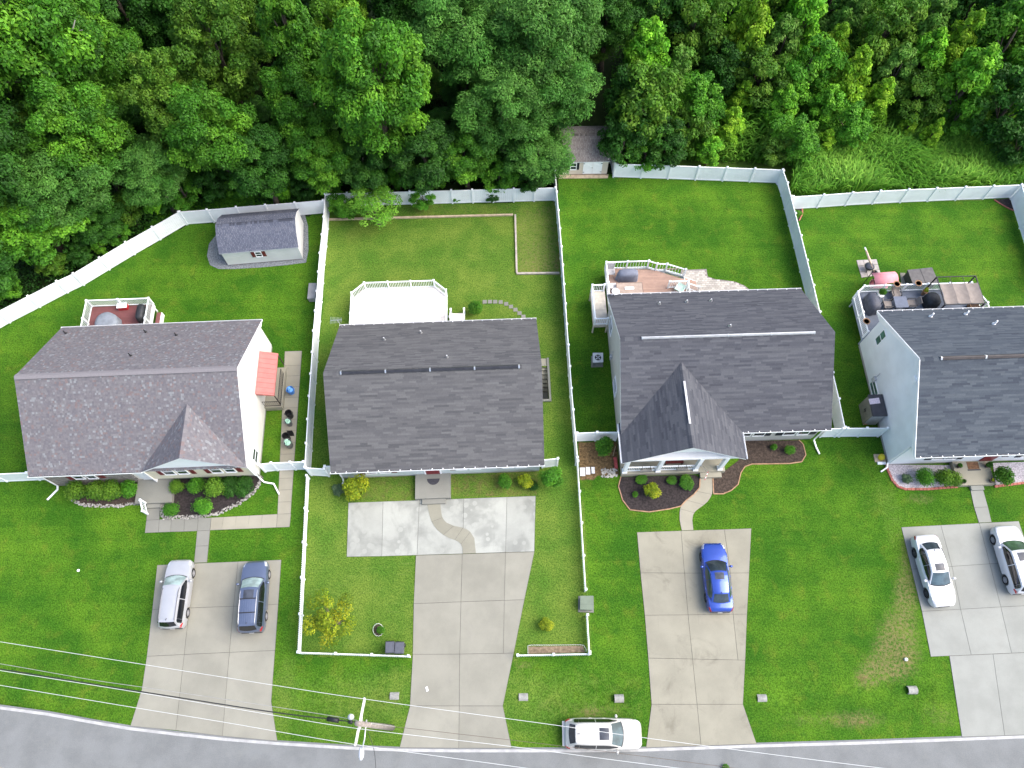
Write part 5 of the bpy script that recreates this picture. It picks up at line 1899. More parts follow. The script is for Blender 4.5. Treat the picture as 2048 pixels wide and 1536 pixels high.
    patch('rear_window', Sf, lin(nP - 0.9, nP - (0.28 if suv else 0.12), 6), lin(-0.86, 0.86, 9), 0.012, rear_gl or car_glass, flip=True)
    patch('windscreen_trim', Sf, lin(0.0, 0.07, 3), lin(-0.95, 0.95, 9), 0.016, trim_b, flip=True)
    for sg in (-1, 1):
        f = lambda p, q, sg=sg: Tf(p, q, sg)
        pe = nP - (0.75 if suv else 0.55)
        cuts = [(0.35, nP * 0.42), (nP * 0.42 + 0.06, nP * 0.72), (nP * 0.72 + 0.05, pe)]
        for a, c in cuts:
            patch('side_window', f, lin(a, c, 7), lin(0.16, 0.9, 4), 0.012, side_gl or tint, flip=(sg > 0))
    if sunroof:
        patch('sunroof', Sf, lin(1.35 if suv else 1.3, 2.35 if suv else 2.6, 5), lin(-0.56, 0.56, 5), 0.012, M_glass('sunroof_glass', (0.035, 0.04, 0.052), 0.25, 0.25, 0.0), flip=True)
    for xa in (xf, xr):
        for sg in (-1, 1):
            wm, rm = WH[rims]
            wo = obj('wheel', wm, t, (xa, sg * (hw - 0.135), Rw), (0, 0, 0 if sg > 0 else math.pi))
            obj('rim', rm, wo)
    xs_ = xr + Rw + 0.12
    mid = (P[1][0] + P[0][0]) / 2 - 0.1
    xB = (xs_ + mid) / 2 + 0.05
    for sg in (0, 1):
        for a, c in ((xB + 0.012, mid + 0.12), (xs_ - 0.05, xB - 0.012)):
            f = (lambda u, s: Bf(u, s)) if sg == 0 else (lambda u, s: Bf(u, 12 - s))
            dd = patch('door', f, lin(a, c, 6), [1.15, 1.6, 2, 2.5, 3, 3.5, 3.9], 0.006, paint, flip=(sg == 0))
            hx = a + 0.14
            hp = f(hx, 3.2)
            yy = hp.y
            part('door_handle', MB().box((hx, yy * 1.012, hp.z), (0.17, 0.03, 0.025)), paint, dd)
        f = (lambda u, s: Bf(u, s)) if sg == 0 else (lambda u, s: Bf(u, 12 - s))
        patch('headlight', f, lin(L / 2 - 0.42, L / 2 - 0.07, 5), [3.35, 3.8, 4.3], 0.012, lens, flip=(sg == 0))
        patch('taillight', f, lin(-L / 2 + 0.01, -L / 2 + 0.3, 4), [3.0, 3.5, 4.1], 0.012, red_lens, flip=(sg == 0))
        patch('sill_trim', f, lin(xr + 0.42, xf - 0.42, 8), [0.1, 0.6, 1.0], 0.008, trim_b, flip=(sg == 0))
        s_ = 1 if sg == 0 else -1
        mx = P[0][0] - 0.28
        part('wing_mirror', MB().blob((mx, s_ * (hw + 0.10), belt + 0.06), (0.09, 0.12, 0.075), 3, 0.05, 10, 6).beam((mx, s_ * (hw - 0.06), belt + 0.0), (mx, s_ * (hw + 0.06), belt + 0.04), 0.05, 0.04), paint, t, smooth=True)
    x0h = P[0][0] + 0.19
    patch('bonnet', Bf, lin(x0h, L / 2 - 0.16, 7), [4.25, 4.7, 5, 5.5, 6, 6.5, 7, 7.3, 7.75], 0.007, paint, flip=True)
    if not suv:
        patch('boot_lid', Bf, lin(-L / 2 + 0.05, P[-1][0] - 0.16, 5), [4.3, 5, 5.5, 6, 6.5, 7, 7.7], 0.007, paint, flip=True)
    part('grille', MB().bx(L / 2 - 0.05, L / 2 + 0.012, -0.36, 0.36, 0.42, 0.58).bx(L / 2 - 0.05, L / 2 + 0.01, -0.45, 0.45, 0.27, 0.36), trim_b, t)
    part('rear_bumper_trim', MB().bx(-L / 2 - 0.02, -L / 2 + 0.04, -hw * 0.72, hw * 0.72, 0.3, 0.48), trim_b, t)
    part('number_plate', MB().bx(-L / 2 - 0.03, -L / 2 - 0.021, -0.16, 0.16, 0.36, 0.46), white_trim, t)
    if rails:
        for sg in (-1, 1):
            pts = [Sf(p, sg * 0.93) + Vector((0, 0, 0.055 if 1.6 < p < nP - 1.2 else 0.0)) for p in (1.35, 1.6, 2.0, 2.6, 3.2, nP - 2.0, nP - 1.5, nP - 1.15)]
            part('roof_rail', MB().tube(pts, 0.022, 8), rails, t, smooth=True)
        if crossbars:
            for p in (2.35, 3.35):
                a, c = Sf(p, -0.93) + Vector((0, 0, 0.06)), Sf(p, 0.93) + Vector((0, 0, 0.06))
                part('roof_crossbar', MB().beam(a, c, 0.06, 0.03), trim_b, t)
    if crossbars:
        for v in (-0.5, -0.25, 0, 0.25, 0.5):
            patch('roof_rib', Sf, lin(2.5, nP - 1.6, 6), [v - 0.02, v + 0.02], 0.01, paint, flip=True)
    if suv:
        pa = Sf(nP - 1.05, 0)
        part('rear_spoiler', MB().hexa([pa + Vector((0.12, -0.5, 0.0)), pa + Vector((-0.04, -0.48, -0.02)), pa + Vector((-0.04, 0.48, -0.02)), pa + Vector((0.12, 0.5, 0.0))][::-1], [pa + Vector((0.12, -0.5, 0.02)), pa + Vector((-0.04, -0.48, 0.0)), pa + Vector((-0.04, 0.48, 0.0)), pa + Vector((0.12, 0.5, 0.02))][::-1]), paint, t)
    if spoiler:
        part('rear_step_bumper', MB().bx(-L / 2 - 0.16, -L / 2 + 0.1, -hw * 0.78, hw * 0.78, 0.42, 0.62), paint, t)
    an = Sf(nP - (1.6 if suv else 1.2), 0)
    part('aerial_fin', MB().beam(an + Vector((0.05, 0, 0)), an + Vector((-0.08, 0, 0.07)), 0.03, 0.03), trim_b, t)
    return t


p_white = car_paint('white_paint', (0.58, 0.59, 0.62), 0.05)
p_pearl = car_paint('pearl_paint', (0.42, 0.43, 0.45), 0.3)
p_warm = car_paint('warm_white_paint', (0.5, 0.49, 0.46), 0.1)
p_slate = car_paint('slate_blue_paint', (0.12, 0.15, 0.23), 0.5)
p_blue = car_paint('blue_paint', (0.018, 0.06, 0.34), 0.45, 0.25)
# tie each car to a pair of wheels seen in the photograph
def from_wheels(A, B, side, W, heading):
    m_ = (A + B) / 2
    lft = Vector((-math.sin(heading), math.cos(heading), 0))
    return m_ - lft * side * (W / 2 - 0.03)


hd = math.radians(90.9)
wA, wB = G(388, 1147.6, 0.36), G(375.6, 1227, 0.36)
c = from_wheels(wA, wB, -1, 1.80, hd)
fd = Vector((math.cos(hd), math.sin(hd), 0))
make_car('silver white estate SUV with sunshade, nose to the lawn, left on the drive', c.x, c.y - 0.02, hd, p_pearl, 4.55, 1.80, 1.62, 2.66, 'suv', sunroof=False, rails=rim_d, wsh=shade, rear_gl=tint)
hd = math.radians(92.6)
wA, wB = G(538.5, 1148.6, 0.36), G(534.2, 1231.8, 0.36)
c = from_wheels(wA, wB, -1, 1.84, hd)
make_car('slate blue SUV with ribbed roof, roof rails and two crossbars', c.x, c.y - 0.08, hd, p_slate, 4.72, 1.84, 1.70, 2.78, 'suv', rails=rim_m, wsh=shade, crossbars=True, rear_gl=tint)
c = (G(1127.5, 1466.5, 0.6) + G(1283, 1466.5, 0.6)) / 2
make_car('white SUV parked along the grass verge of the road', c.x + 0.03, c.y - 0.04, math.radians(-1.0), p_warm, 4.85, 1.88, 1.66, 2.85, 'road', rear_gl=M_glass('rear_glass_grey', (0.03, 0.033, 0.042)), spoiler=True, wsh=M_glass('windscreen_blue', (0.035, 0.058, 0.07), 0.08))
hd = math.radians(90.4)
wA, wB = G(1401, 1114.3, 0.36), G(1411.5, 1195, 0.36)
c = from_wheels(wA, wB, 1, 1.80, hd)
make_car('bright blue saloon car with sunroof on the stained drive', c.x - 0.02, c.y - 0.06, hd, p_blue, 4.64, 1.80, 1.43, 2.74, 'saloon', rims='dark', side_gl=M_glass('side_glass_green', (0.03, 0.05, 0.045)))
hd = math.radians(-86.0)
wA, wB = G(1826.7, 1101.6, 0.36), G(1850.8, 1181.7, 0.36)
c = from_wheels(wA, wB, -1, 1.82, hd)
make_car('white saloon car with sunroof facing the road on the right drive', c.x + 0.0, c.y - 0.1, hd, p_white, 4.82, 1.82, 1.43, 2.74, 'saloon', rims='dark', wsh=M_glass('windscreen_blue', (0.035, 0.058, 0.07)))
hd = math.radians(92.4)
wA, wB = G(1985.5, 1080.8, 0.36), G(2009.6, 1160.9, 0.36)
c = from_wheels(wA, wB, 1, 1.90, hd)
make_car('white SUV cut by the right edge of the frame on the right drive', c.x, c.y - 0.02, hd, p_white, 4.65, 1.90, 1.60, 2.77, 'suv', rims='light', wsh=M_glass('windscreen_green', (0.03, 0.06, 0.03)), rear_gl=tint)
# ================================================================== plants
leaf_m = M_col('leaves', 0.6, 0.25, trans=0.28, var=0.13)
reed_m = M_col('reed_blades', 0.65, 0.2, trans=0.25)
bark = M('bark', (0.10, 0.08, 0.06), 0.95, 0.3, 6, 0.02, 20)
bark_pale = M('pale_dead_bark', (0.35, 0.33, 0.3), 0.9, 0.2, 6)


def leaf_mesh(name, C, N, S, K, aspect=0.5, seed=0, mat=None, fold=True):
    """rhombic leaves: centres C, normals N, half lengths S, colours K"""
    rs = np.random.RandomState(seed)
    N = N / (np.linalg.norm(N, axis=1, keepdims=True) + 1e-9)
    T = rs.normal(size=C.shape)
    A = np.cross(N, T)
    A /= (np.linalg.norm(A, axis=1, keepdims=True) + 1e-9)
    B = np.cross(N, A)
    s = S[:, None]
    asp = aspect
    V = np.stack([C - A * s, C + B * s * asp, C + A * s - N * s * 0.25, C - B * s * asp], 1).reshape(-1, 3)
    n = len(C)
    me = bpy.data.meshes.new(name)
    me.vertices.add(4 * n)
    me.vertices.foreach_set('co', V.astype(np.float32).ravel())
    me.loops.add(4 * n)
    me.polygons.add(n)
    me.loops.foreach_set('vertex_index', np.arange(4 * n, dtype=np.int32))
    me.polygons.foreach_set('loop_start', np.arange(0, 4 * n, 4, dtype=np.int32))
    me.polygons.foreach_set('loop_total', np.full(n, 4, dtype=np.int32))
    at = me.attributes.new('Col', 'FLOAT_COLOR', 'FACE')
    at.data.foreach_set('color', np.concatenate([K, np.ones((n, 1))], 1).astype(np.float32).ravel())
    me.materials.append(mat or leaf_m)
    me.update()
    return me


def unit(rs, n):
    d = rs.normal(size=(n, 3))
    return d / np.linalg.norm(d, axis=1, keepdims=True)


def crown_mesh(name, seed, R, Hc, zc, nl, n, leaf, pal, lobe=(0.3, 0.48), aspect=0.5, top=0.35, shape='round', flat=0.75):
    rs = np.random.RandomState(seed)
    d = unit(rs, nl)
    d[:, 2] = d[:, 2] * 0.9 + top * 0.5
    rad = rs.uniform(0.3, 1.0, nl) ** 0.6 * (0.86 if lobe[1] < 0.4 else 0.5)
    LC = d * rad[:, None] * np.array([R, R, Hc])
    if shape == 'cone':
        k = np.clip(1.05 - (LC[:, 2] / Hc + 1) * 0.42, 0.2, 1)
        LC[:, :2] *= k[:, None]
    LR = rs.uniform(lobe[0], lobe[1], nl) * R
    if shape == 'cone':
        LR *= np.clip(1.15 - (LC[:, 2] / Hc + 1) * 0.3, 0.45, 1)
    tone = rs.uniform(0, 1, nl)
    br = rs.uniform(0.78, 1.22, nl)
    p = LR ** 2
    idx = rs.choice(nl, n, p=p / p.sum())
    dd = unit(rs, n)
    dd[:, 2] = np.where(rs.rand(n) < 0.72, np.abs(dd[:, 2]), dd[:, 2])
    sh = 1.0 - np.abs(rs.normal(0, 0.22, n))
    sh = np.clip(sh, 0.2, 1) + rs.normal(0, 0.05, n)
    bump = 1 + 0.16 * np.sin(dd[:, 0] * 7 + idx) * np.cos(dd[:, 1] * 6 + idx * 2)
    C = LC[idx] + dd * (LR[idx] * sh * bump)[:, None] * np.array([1, 1, flat])
    C[:, 2] += zc
    N = dd + rs.normal(0, 0.55, (n, 3)) + np.array([0, 0, 0.55])
    S = leaf * rs.uniform(0.6, 1.25, n)
    pal = np.array(pal)
    t = np.clip(tone[idx] * 0.7 + rs.rand(n) * 0.45, 0, 0.999) * (len(pal) - 1)
    i0 = t.astype(int)
    f = (t - i0)[:, None]
    K = pal[i0] * (1 - f) + pal[np.minimum(i0 + 1, len(pal) - 1)] * f
    K *= (br[idx] * rs.uniform(0.75, 1.4, n))[:, None] * 1.3
    C[:, 2] = np.maximum(C[:, 2], 0.04)
    return leaf_mesh(name, C, N, S, np.clip(K, 0, 1), aspect, seed + 1), LC + np.array([0, 0, zc])


def trunk_mesh(name, LC, r, seed, mat=None, lean=0.15, nlimb=9):
    q = random.Random(seed)
    mb = MB()
    top = max(p[2] for p in LC)
    pts, rad = [], []
    n = 7
    for i in range(n):
        t = i / (n - 1)
        pts.append((q.uniform(-lean, lean) * t, q.uniform(-lean, lean) * t, -0.15 + t * top * 0.86))
        rad.append(r * (1.25 if i == 0 else 1 - 0.85 * t))
    mb.tube(pts, rad, 9)
    order = list(range(len(LC)))
    q.shuffle(order)
    for i in order[:nlimb]:
        e = Vector(LC[i])
        z0 = max(0.3, min(e.z * q.uniform(0.45, 0.8), top * 0.8))
        k = z0 / (top * 0.86)
        a = Vector((pts[min(n - 1, int(k * (n - 1)))][0], pts[min(n - 1, int(k * (n - 1)))][1], z0))
        m_ = (a + e) / 2 + Vector((0, 0, 0.12 * (e - a).length))
        rr = r * (1 - 0.8 * k) * 0.55
        mb.tube([a, m_, e], [rr, rr * 0.6, rr * 0.2], 6)
    return mb.mesh(name, mat or bark, True)


GREENS = {
    'bright': [(0.020, 0.082, 0.005), (0.042, 0.140, 0.008), (0.088, 0.215, 0.013)],
    'lime': [(0.034, 0.110, 0.006), (0.072, 0.178, 0.010), (0.135, 0.255, 0.016)],
    'dark': [(0.011, 0.048, 0.004), (0.020, 0.078, 0.007), (0.038, 0.118, 0.011)],
    'blue': [(0.020, 0.080, 0.008), (0.038, 0.122, 0.015), (0.070, 0.172, 0.026)],
    'olive': [(0.026, 0.082, 0.006), (0.050, 0.125, 0.009), (0.088, 0.168, 0.014)],
    'yellow': [(0.055, 0.115, 0.005), (0.140, 0.200, 0.008), (0.29, 0.30, 0.014)],
    'leaf': [(0.024, 0.100, 0.006), (0.050, 0.170, 0.010), (0.098, 0.250, 0.016)],
    'grey': [(0.03, 0.065, 0.03), (0.05, 0.09, 0.045), (0.08, 0.12, 0.06)],
    'pale': [(0.046, 0.155, 0.010), (0.090, 0.230, 0.018), (0.155, 0.310, 0.032)],
    'silver': [(0.040, 0.120, 0.012), (0.075, 0.182, 0.022), (0.135, 0.250, 0.042)],
    'tlime': [(0.070, 0.190, 0.007), (0.140, 0.290, 0.012), (0.240, 0.390, 0.022)],
    'tbright': [(0.0416, 0.1560, 0.0072), (0.0806, 0.2405, 0.0120), (0.1495, 0.3445, 0.0180)],
}
PROTO = {}


def tree_proto(key, seed, R, Hc, zc, nl, n, leaf, pal, **kw):
    me, LC = crown_mesh('crown', seed, R, Hc, zc, nl, n, leaf, GREENS[pal], **kw)
    tr = trunk_mesh('trunk', LC, 0.03 * zc + 0.04 * R, seed)
    PROTO[key] = (me, tr, zc, R)


# tall trees (nominal crown radius 4 m, crown centre 7 m up)
LB = (0.13, 0.27)
for i in range(2):
    tree_proto('bright%d' % i, 10 + i, 4.0, 4.8, 7.0, 110, 44000, 0.122, 'bright', lobe=LB)
    tree_proto('dark%d' % i, 20 + i, 4.0, 4.4, 6.8, 105, 38000, 0.125, 'dark', lobe=LB)
    tree_proto('blue%d' % i, 30 + i, 4.2, 3.6, 7.4, 130, 46000, 0.12, 'blue', aspect=0.36, lobe=(0.12, 0.26), flat=0.6)
    tree_proto('olive%d' % i, 40 + i, 3.8, 4.6, 6.8, 105, 38000, 0.125, 'olive', lobe=LB)
    tree_proto('lime%d' % i, 50 + i, 3.8, 4.8, 7.0, 110, 42000, 0.125, 'lime', lobe=LB)
    tree_proto('spire%d' % i, 60 + i, 3.0, 5.8, 7.4, 115, 40000, 0.12, 'bright', shape='cone', lobe=(0.15, 0.3))
# thicket shrubs (nominal radius 1.6 m, 3.2 m tall)
for i, pl_ in enumerate(('bright', 'olive', 'lime', 'dark', 'silver', 'leaf', 'pale')):
    tree_proto('s_' + pl_, 80 + i, 1.7, 2.0, 1.9, 60, 9500, 0.085, {'bright': 'tbright', 'lime': 'tlime'}.get(pl_, pl_), lobe=(0.13, 0.28), shape='cone' if i in (0, 2, 4) else 'round')
# garden shrubs (nominal radius 0.5 m)
for i, (k_, pl_) in enumerate((('box', 'leaf'), ('box_olive', 'olive'), ('box_dark', 'dark'), ('gold', 'yellow'), ('juniper', 'grey'), ('lush', 'bright'))):
    tree_proto('g_' + k_, 110 + i, 0.5, 0.42, 0.4, 14, 3600, 0.036, pl_, lobe=(0.5, 0.66) if 'box' in k_ else (0.3, 0.5), aspect=0.5, flat=0.9)


def plant(name, key, px, py, rpx, zc_frac=1.0, label='', cat='tree', group=None, zoom=None, h=None, sz=1.0, ground=None):
    """place a plant so that its crown centre falls on a pixel and its crown spans rpx pixels"""
    me, tr, zc, R = PROTO[key]
    if key.startswith('g_'):
        rpx *= 1.22
    if key.startswith('s_') and name == 'thicket_shrub':
        rpx *= 1.12
    s = 1.0
    for _ in range(4):
        c = G(px, py, zc * s * sz)
        d = (c - Vector((0, 0, CAMH))).length
        s = rpx * d / FPX / R
        if h:
            pass
    c = G(px, py, zc * s * sz)
    t = thing(name, label, cat, (c.x, c.y, 0 if ground is None else ground), 0, group)
    t.rotation_euler = (0, 0, rnd.uniform(0, 6.28))
    t.scale = (s, s, s * sz)
    obj('trunk', tr, t)
    obj('crown', me, t)
    return t


WG = 'trees of the wood behind the fences'
# pixel of crown centre, crown radius in pixels, kind, vertical stretch, description
big = [
    (45, 70, 120, 'bright1', 1.3, 'big green tree with dead limbs in the top left corner'),
    (185, 130, 85, 'bright1', 1.3, 'mid green tree right of the corner tree with dead limbs'),
    (165, 275, 80, 'bright1', 1.2, 'bright green tree standing out before the dark gap at left'),
    (120, 372, 92, 'blue1', 0.85, 'broad blue green tree low at the left of the wood'),
    (70, 440, 92, 'bright0', 0.6, 'big mid green tree leaning over the left diagonal fence'),
    (-35, 330, 95, 'dark0', 1.2, 'dark tree at the left edge of the wood'),
    (-45, 535, 80, 'dark1', 0.6, 'dark tree at the left edge just above the fence'),
    (345, 215, 68, 'olive0', 1.5, 'narrow olive tree right of the dark gap'),
    (440, 115, 84, 'olive1', 1.35, 'brownish olive tree between the gap and the tall spire'),
    (580, 75, 76, 'spire0', 1.5, 'tall bright spire shaped tree left of centre'),
    (610, 215, 72, 'bright1', 1.3, 'green tree under the tall bright spire'),
    (755, 190, 108, 'bright0', 1.4, 'tall rounded bright green tree left of the feathery tree'),
    (690, 70, 62, 'lime1', 1.4, 'lime tipped tree between the spire and the feathery tree'),
    (930, 75, 105, 'blue0', 1.15, 'left crown of the big feathery blue green tree'),
    (1085, 75, 112, 'blue1', 1.15, 'top crown of the big feathery blue green tree'),
    (1118, 178, 88, 'blue0', 1.1, 'right crown of the big feathery tree over the tan shed'),
    (1005, 225, 92, 'blue1', 1.1, 'middle crown of the big feathery blue green tree'),
    (1075, 305, 78, 'blue0', 0.8, 'low feathery crown hanging over the middle fence'),
    (962, 160, 42, 'lime0', 1.4, 'small yellow green tree in front of the feathery tree'),
    (300, 345, 70, 'blue1', 0.95, 'blue green tree below the olive tree'),
    (430, 275, 84, 'bright1', 1.15, 'mid green tree in the middle of the left wood'),
    (520, 330, 72, 'dark1', 1.0, 'dark green tree above the gambrel shed'),
    (640, 320, 66, 'bright0', 1.0, 'mid green tree above the fence corner'),
    (730, 335, 58, 'dark0', 0.95, 'dark tree behind the loose pale tree'),
    (850, 320, 70, 'dark1', 1.0, 'dark tree left of the low feathery crown'),
    (930, 315, 60, 'bright1', 0.95, 'mid green tree right of the dark tree at the middle fence'),
    (250, 30, 75, 'dark1', 1.3, 'dark tree at the top edge above the gap'),
    (360, 10, 75, 'dark0', 1.3, 'dark tree at the top edge left of the olive tree'),
    (500, -20, 75, 'olive0', 1.3, 'olive tree at the top edge left of the spire'),
    (810, -10, 85, 'dark0', 1.3, 'dark tree at the top edge above the rounded green tree'),
    (1215, 30, 66, 'dark1', 1.2, 'dark tree at the top edge right of the feathery tree'),
    (235, 215, 62, 'dark0', 1.0, 'dark tree inside the gap of the left wood'),
    (80, 225, 66, 'dark1', 1.0, 'dark tree under the corner tree with dead limbs'),
    (195, 440, 56, 'dark1', 0.7, 'dark leafy tree just above the diagonal fence'),
    (10, 200, 70, 'olive1', 1.1, 'olive tree at the left edge under the corner tree'),
]
for px, py, r_, k_, sz, lab in big:
    nm = 'broadleaf_tree'
    plant(nm, k_, px, py, r_, label=lab, cat='tree', group=WG, sz=sz)
# dead limbs in the corner tree
dl = MB()
dl.tube([G(95, 95, 11), G(112, 84, 12.3), G(136, 72, 13.2), G(146, 58, 14.2), G(150, 40, 14.8)], [0.11, 0.1, 0.08, 0.06, 0.03], 6)
dl.tube([G(112, 84, 12.3), G(108, 60, 13.3), G(112, 38, 14)], [0.06, 0.04, 0.02], 6)
dl.tube([G(136, 72, 13.2), G(150, 62, 13.8), G(165, 60, 14)], [0.05, 0.03, 0.02], 6)
dl.tube([G(95, 95, 11), G(88, 110, 6), G(86, 118, 0)], [0.13, 0.16, 0.2], 8)
solo('dead_tree', dl, bark_pale, 'bare pale dead limbs rising through the top left canopy', 'dead tree', base=tuple(G(86, 118, 0)))
# second row farther back, outside and at the top edge
q = random.Random(4)
kinds = ['dark0', 'bright1', 'olive1', 'dark1', 'bright0', 'blue1']
n_ = 0
for i in range(15):
    px = -160 + i * 170 + q.uniform(-30, 30)
    if i > 8:
        continue
    plant('broadleaf_tree', kinds[i % 6], px, -110 + q.uniform(-25, 25), 95, label='broadleaf tree in the back row of the wood, %s from the left' % ORD[n_], cat='tree', group='back row of the wood', sz=1.2)
    n_ += 1

# understorey filling the gaps between the trunks
for j, y_ in enumerate((20, 95, 170, 245, 310)):
    k = 0
    for i in range(17):
        px = -30 + i * 74 + q.uniform(-16, 16) + (37 if j % 2 else 0)
        if px > 1215 or (px > 1080 and y_ > 150) or (120 < px < 300 and 80 < y_ < 200) or (px < 110 and 160 < y_ < 290) or (200 < px < 290 and y_ == 245):
            continue
        plant('understorey_tree', ('dark0', 'dark1', 'olive1')[(i + j) % 3], px, y_ + q.uniform(-14, 14), 46, label='small shaded tree in understorey row %s, %s from the left' % (('one', 'two', 'three', 'four', 'five')[j], ORD[k]), cat='tree', group='understorey trees of the wood', sz=0.62)
        k += 1

# thicket at right
thick = [
    (1290, 130, 62, 's_bright', 1.5), (1255, 215, 52, 's_dark', 1.5), (1300, 225, 66, 's_olive', 1.35), (1245, 285, 48, 's_dark', 1.2), (1330, 290, 46, 's_dark', 1.0), (1290, 310, 34, 's_leaf', 0.9),
    (1385, 70, 56, 's_olive', 1.4), (1355, 150, 48, 's_silver', 1.4), (1400, 215, 50, 's_leaf', 1.2), (1375, 265, 44, 's_olive', 1.1), (1420, 300, 36, 's_bright', 0.9), (1460, 255, 40, 's_lime', 1.0),
    (1495, 75, 60, 's_lime', 1.6), (1445, 150, 46, 's_dark', 1.2), (1520, 165, 50, 's_olive', 1.2), (1480, 205, 34, 's_lime', 1.2), (1560, 100, 52, 's_silver', 1.3), (1600, 50, 55, 's_bright', 1.5),
    (1560, 215, 44, 's_bright', 1.1), (1610, 150, 50, 's_leaf', 1.3), (1660, 110, 46, 's_lime', 1.2), (1690, 45, 52, 's_silver', 1.3), (1590, 280, 44, 's_leaf', 1.0), (1545, 300, 34, 's_olive', 0.9),
    (1650, 215, 44, 's_bright', 1.1), (1700, 165, 50, 's_lime', 1.3), (1700, 250, 40, 's_leaf', 1.0), (1760, 80, 54, 's_olive', 1.4), (1790, 150, 46, 's_silver', 1.3), (1755, 205, 40, 's_lime', 1.1),
    (1850, 60, 56, 's_silver', 1.4), (1845, 130, 50, 's_bright', 1.3), (1835, 200, 42, 's_olive', 1.1), (1905, 110, 50, 's_lime', 1.4), (1930, 175, 60, 's_bright', 1.3), (1990, 120, 55, 's_leaf', 1.4),
    (2010, 220, 55, 's_dark', 1.2), (1930, 30, 55, 's_dark', 1.4), (2030, 40, 60, 's_olive', 1.4), (1862, 272, 24, 's_lime', 1.4), (1815, 255, 22, 's_lime', 1.2), (1905, 245, 30, 's_leaf', 1.0),
    (1650, 285, 28, 's_lime', 0.9), (2055, 165, 55, 's_bright', 1.3), (1320, 40, 58, 's_dark', 1.5), (1450, 15, 56, 's_leaf', 1.4), (1560, -10, 56, 's_olive', 1.4), (1670, -20, 56, 's_dark', 1.3), (1790, -5, 56, 's_bright', 1.4), (1900, -30, 56, 's_olive', 1.3), (2040, 290, 40, 's_dark', 1.0),
]
look = {'s_bright': 'mid green', 's_olive': 'olive brown', 's_lime': 'lime tipped', 's_dark': 'dark green', 's_silver': 'silvery', 's_leaf': 'fresh green', 's_pale': 'pale green'}
cnt = {}
for px, py, r_, k_, sz in sorted(thick):
    cnt[k_] = cnt.get(k_, 0) + 1
    plant('thicket_shrub', k_, px, py, r_, label='%s bush in the thicket at right, %s of that colour from the left' % (look[k_], ORD[cnt[k_] - 1]), cat='bush', group='bushes of the thicket at right', sz=sz)

# shrubs along the wood edge
edge_s = [(300, 395, 42, 's_bright'), (365, 385, 38, 's_leaf'), (255, 420, 36, 's_olive'), (430, 368, 40, 's_dark'), (480, 372, 30, 's_leaf'), (560, 375, 34, 's_bright'), (610, 372, 32, 's_dark'), (200, 490, 24, 's_bright'), (160, 508, 26, 's_dark'),
          (800, 352, 30, 's_leaf'), (870, 350, 34, 's_bright'), (1000, 350, 44, 's_leaf'), (1060, 360, 34, 's_dark'), (12, 575, 30, 's_leaf'), (108, 530, 28, 's_olive'), (655, 366, 30, 's_leaf'), (325, 404, 26, 's_dark'), (235, 468, 26, 's_leaf')]
cnt = {}
for px, py, r_, k_ in sorted(edge_s):
    cnt[k_] = cnt.get(k_, 0) + 1
    plant('woodland_shrub', k_, px, py, r_, label='%s shrub at the foot of the wood, %s of that colour from the left' % (look[k_], ORD[cnt[k_] - 1]), cat='bush', group='shrubs along the edge of the wood')

# undergrowth of the wood: leaves no one could count
def undergrowth(name, poly_px, n, h, leaf, pal, seed, label):
    rs = np.random.RandomState(seed)
    pts = GP(poly_px)
    poly = [(p.x, p.y) for p in pts]
    x0, x1 = min(p[0] for p in poly), max(p[0] for p in poly)
    y0, y1 = min(p[1] for p in poly), max(p[1] for p in poly)
    X = rs.uniform(x0, x1, n * 4)
    Y = rs.uniform(y0, y1, n * 4)
    ok = np_in_poly(X, Y, poly)
    X, Y = X[ok][:n], Y[ok][:n]
    n = len(X)
    hh = h * (0.35 + 0.65 * (0.5 + 0.5 * np.sin(X * 1.1 + 2 * np.cos(Y * 0.7))) * (0.5 + 0.5 * np.cos(Y * 1.3 + np.sin(X * 0.9))))
    Zc = hh * rs.uniform(0.05, 1, n) ** 0.6
    C = np.stack([X, Y, Zc], 1)
    N = rs.normal(0, 0.6, (n, 3)) + np.array([0, -0.2, 1.0])
    p_ = np.array(GREENS[pal])
    t = np.clip(0.5 + 0.5 * np.sin(X * 0.8 + Y * 0.5) + rs.normal(0, 0.3, n), 0, 1.999)
    i0 = t.astype(int)
    f = (t - i0)[:, None]
    K = (p_[i0] * (1 - f) + p_[np.minimum(i0 + 1, 2)] * f) * rs.uniform(0.8, 1.6, n)[:, None]
    me = leaf_mesh(name, C, N, leaf * rs.uniform(0.6, 1.3, n), np.clip(K, 0, 1), 0.5, seed)
    o = obj(name, me)
    tag(o, label, 'undergrowth', None, 'stuff')
    return o


undergrowth('undergrowth', [(-120, 690), (0, 635), (210, 520), (365, 432), (640, 410), (640, 330), (300, 250), (-120, 300)], 26000, 1.6, 0.13, 'dark', 5, 'dark leafy undergrowth below the trees on the left')
undergrowth('undergrowth', [(655, 380), (1105, 368), (1105, 200), (655, 200)], 16000, 1.6, 0.13, 'dark', 6, 'dark leafy undergrowth behind the middle fence')
undergrowth('undergrowth', [(1235, 322), (1565, 334), (1600, 382), (1700, 300), (2060, 240), (2200, -100), (1200, -100)], 60000, 2.2, 0.11, 'tbright', 7, 'tangled weeds filling the thicket at right')


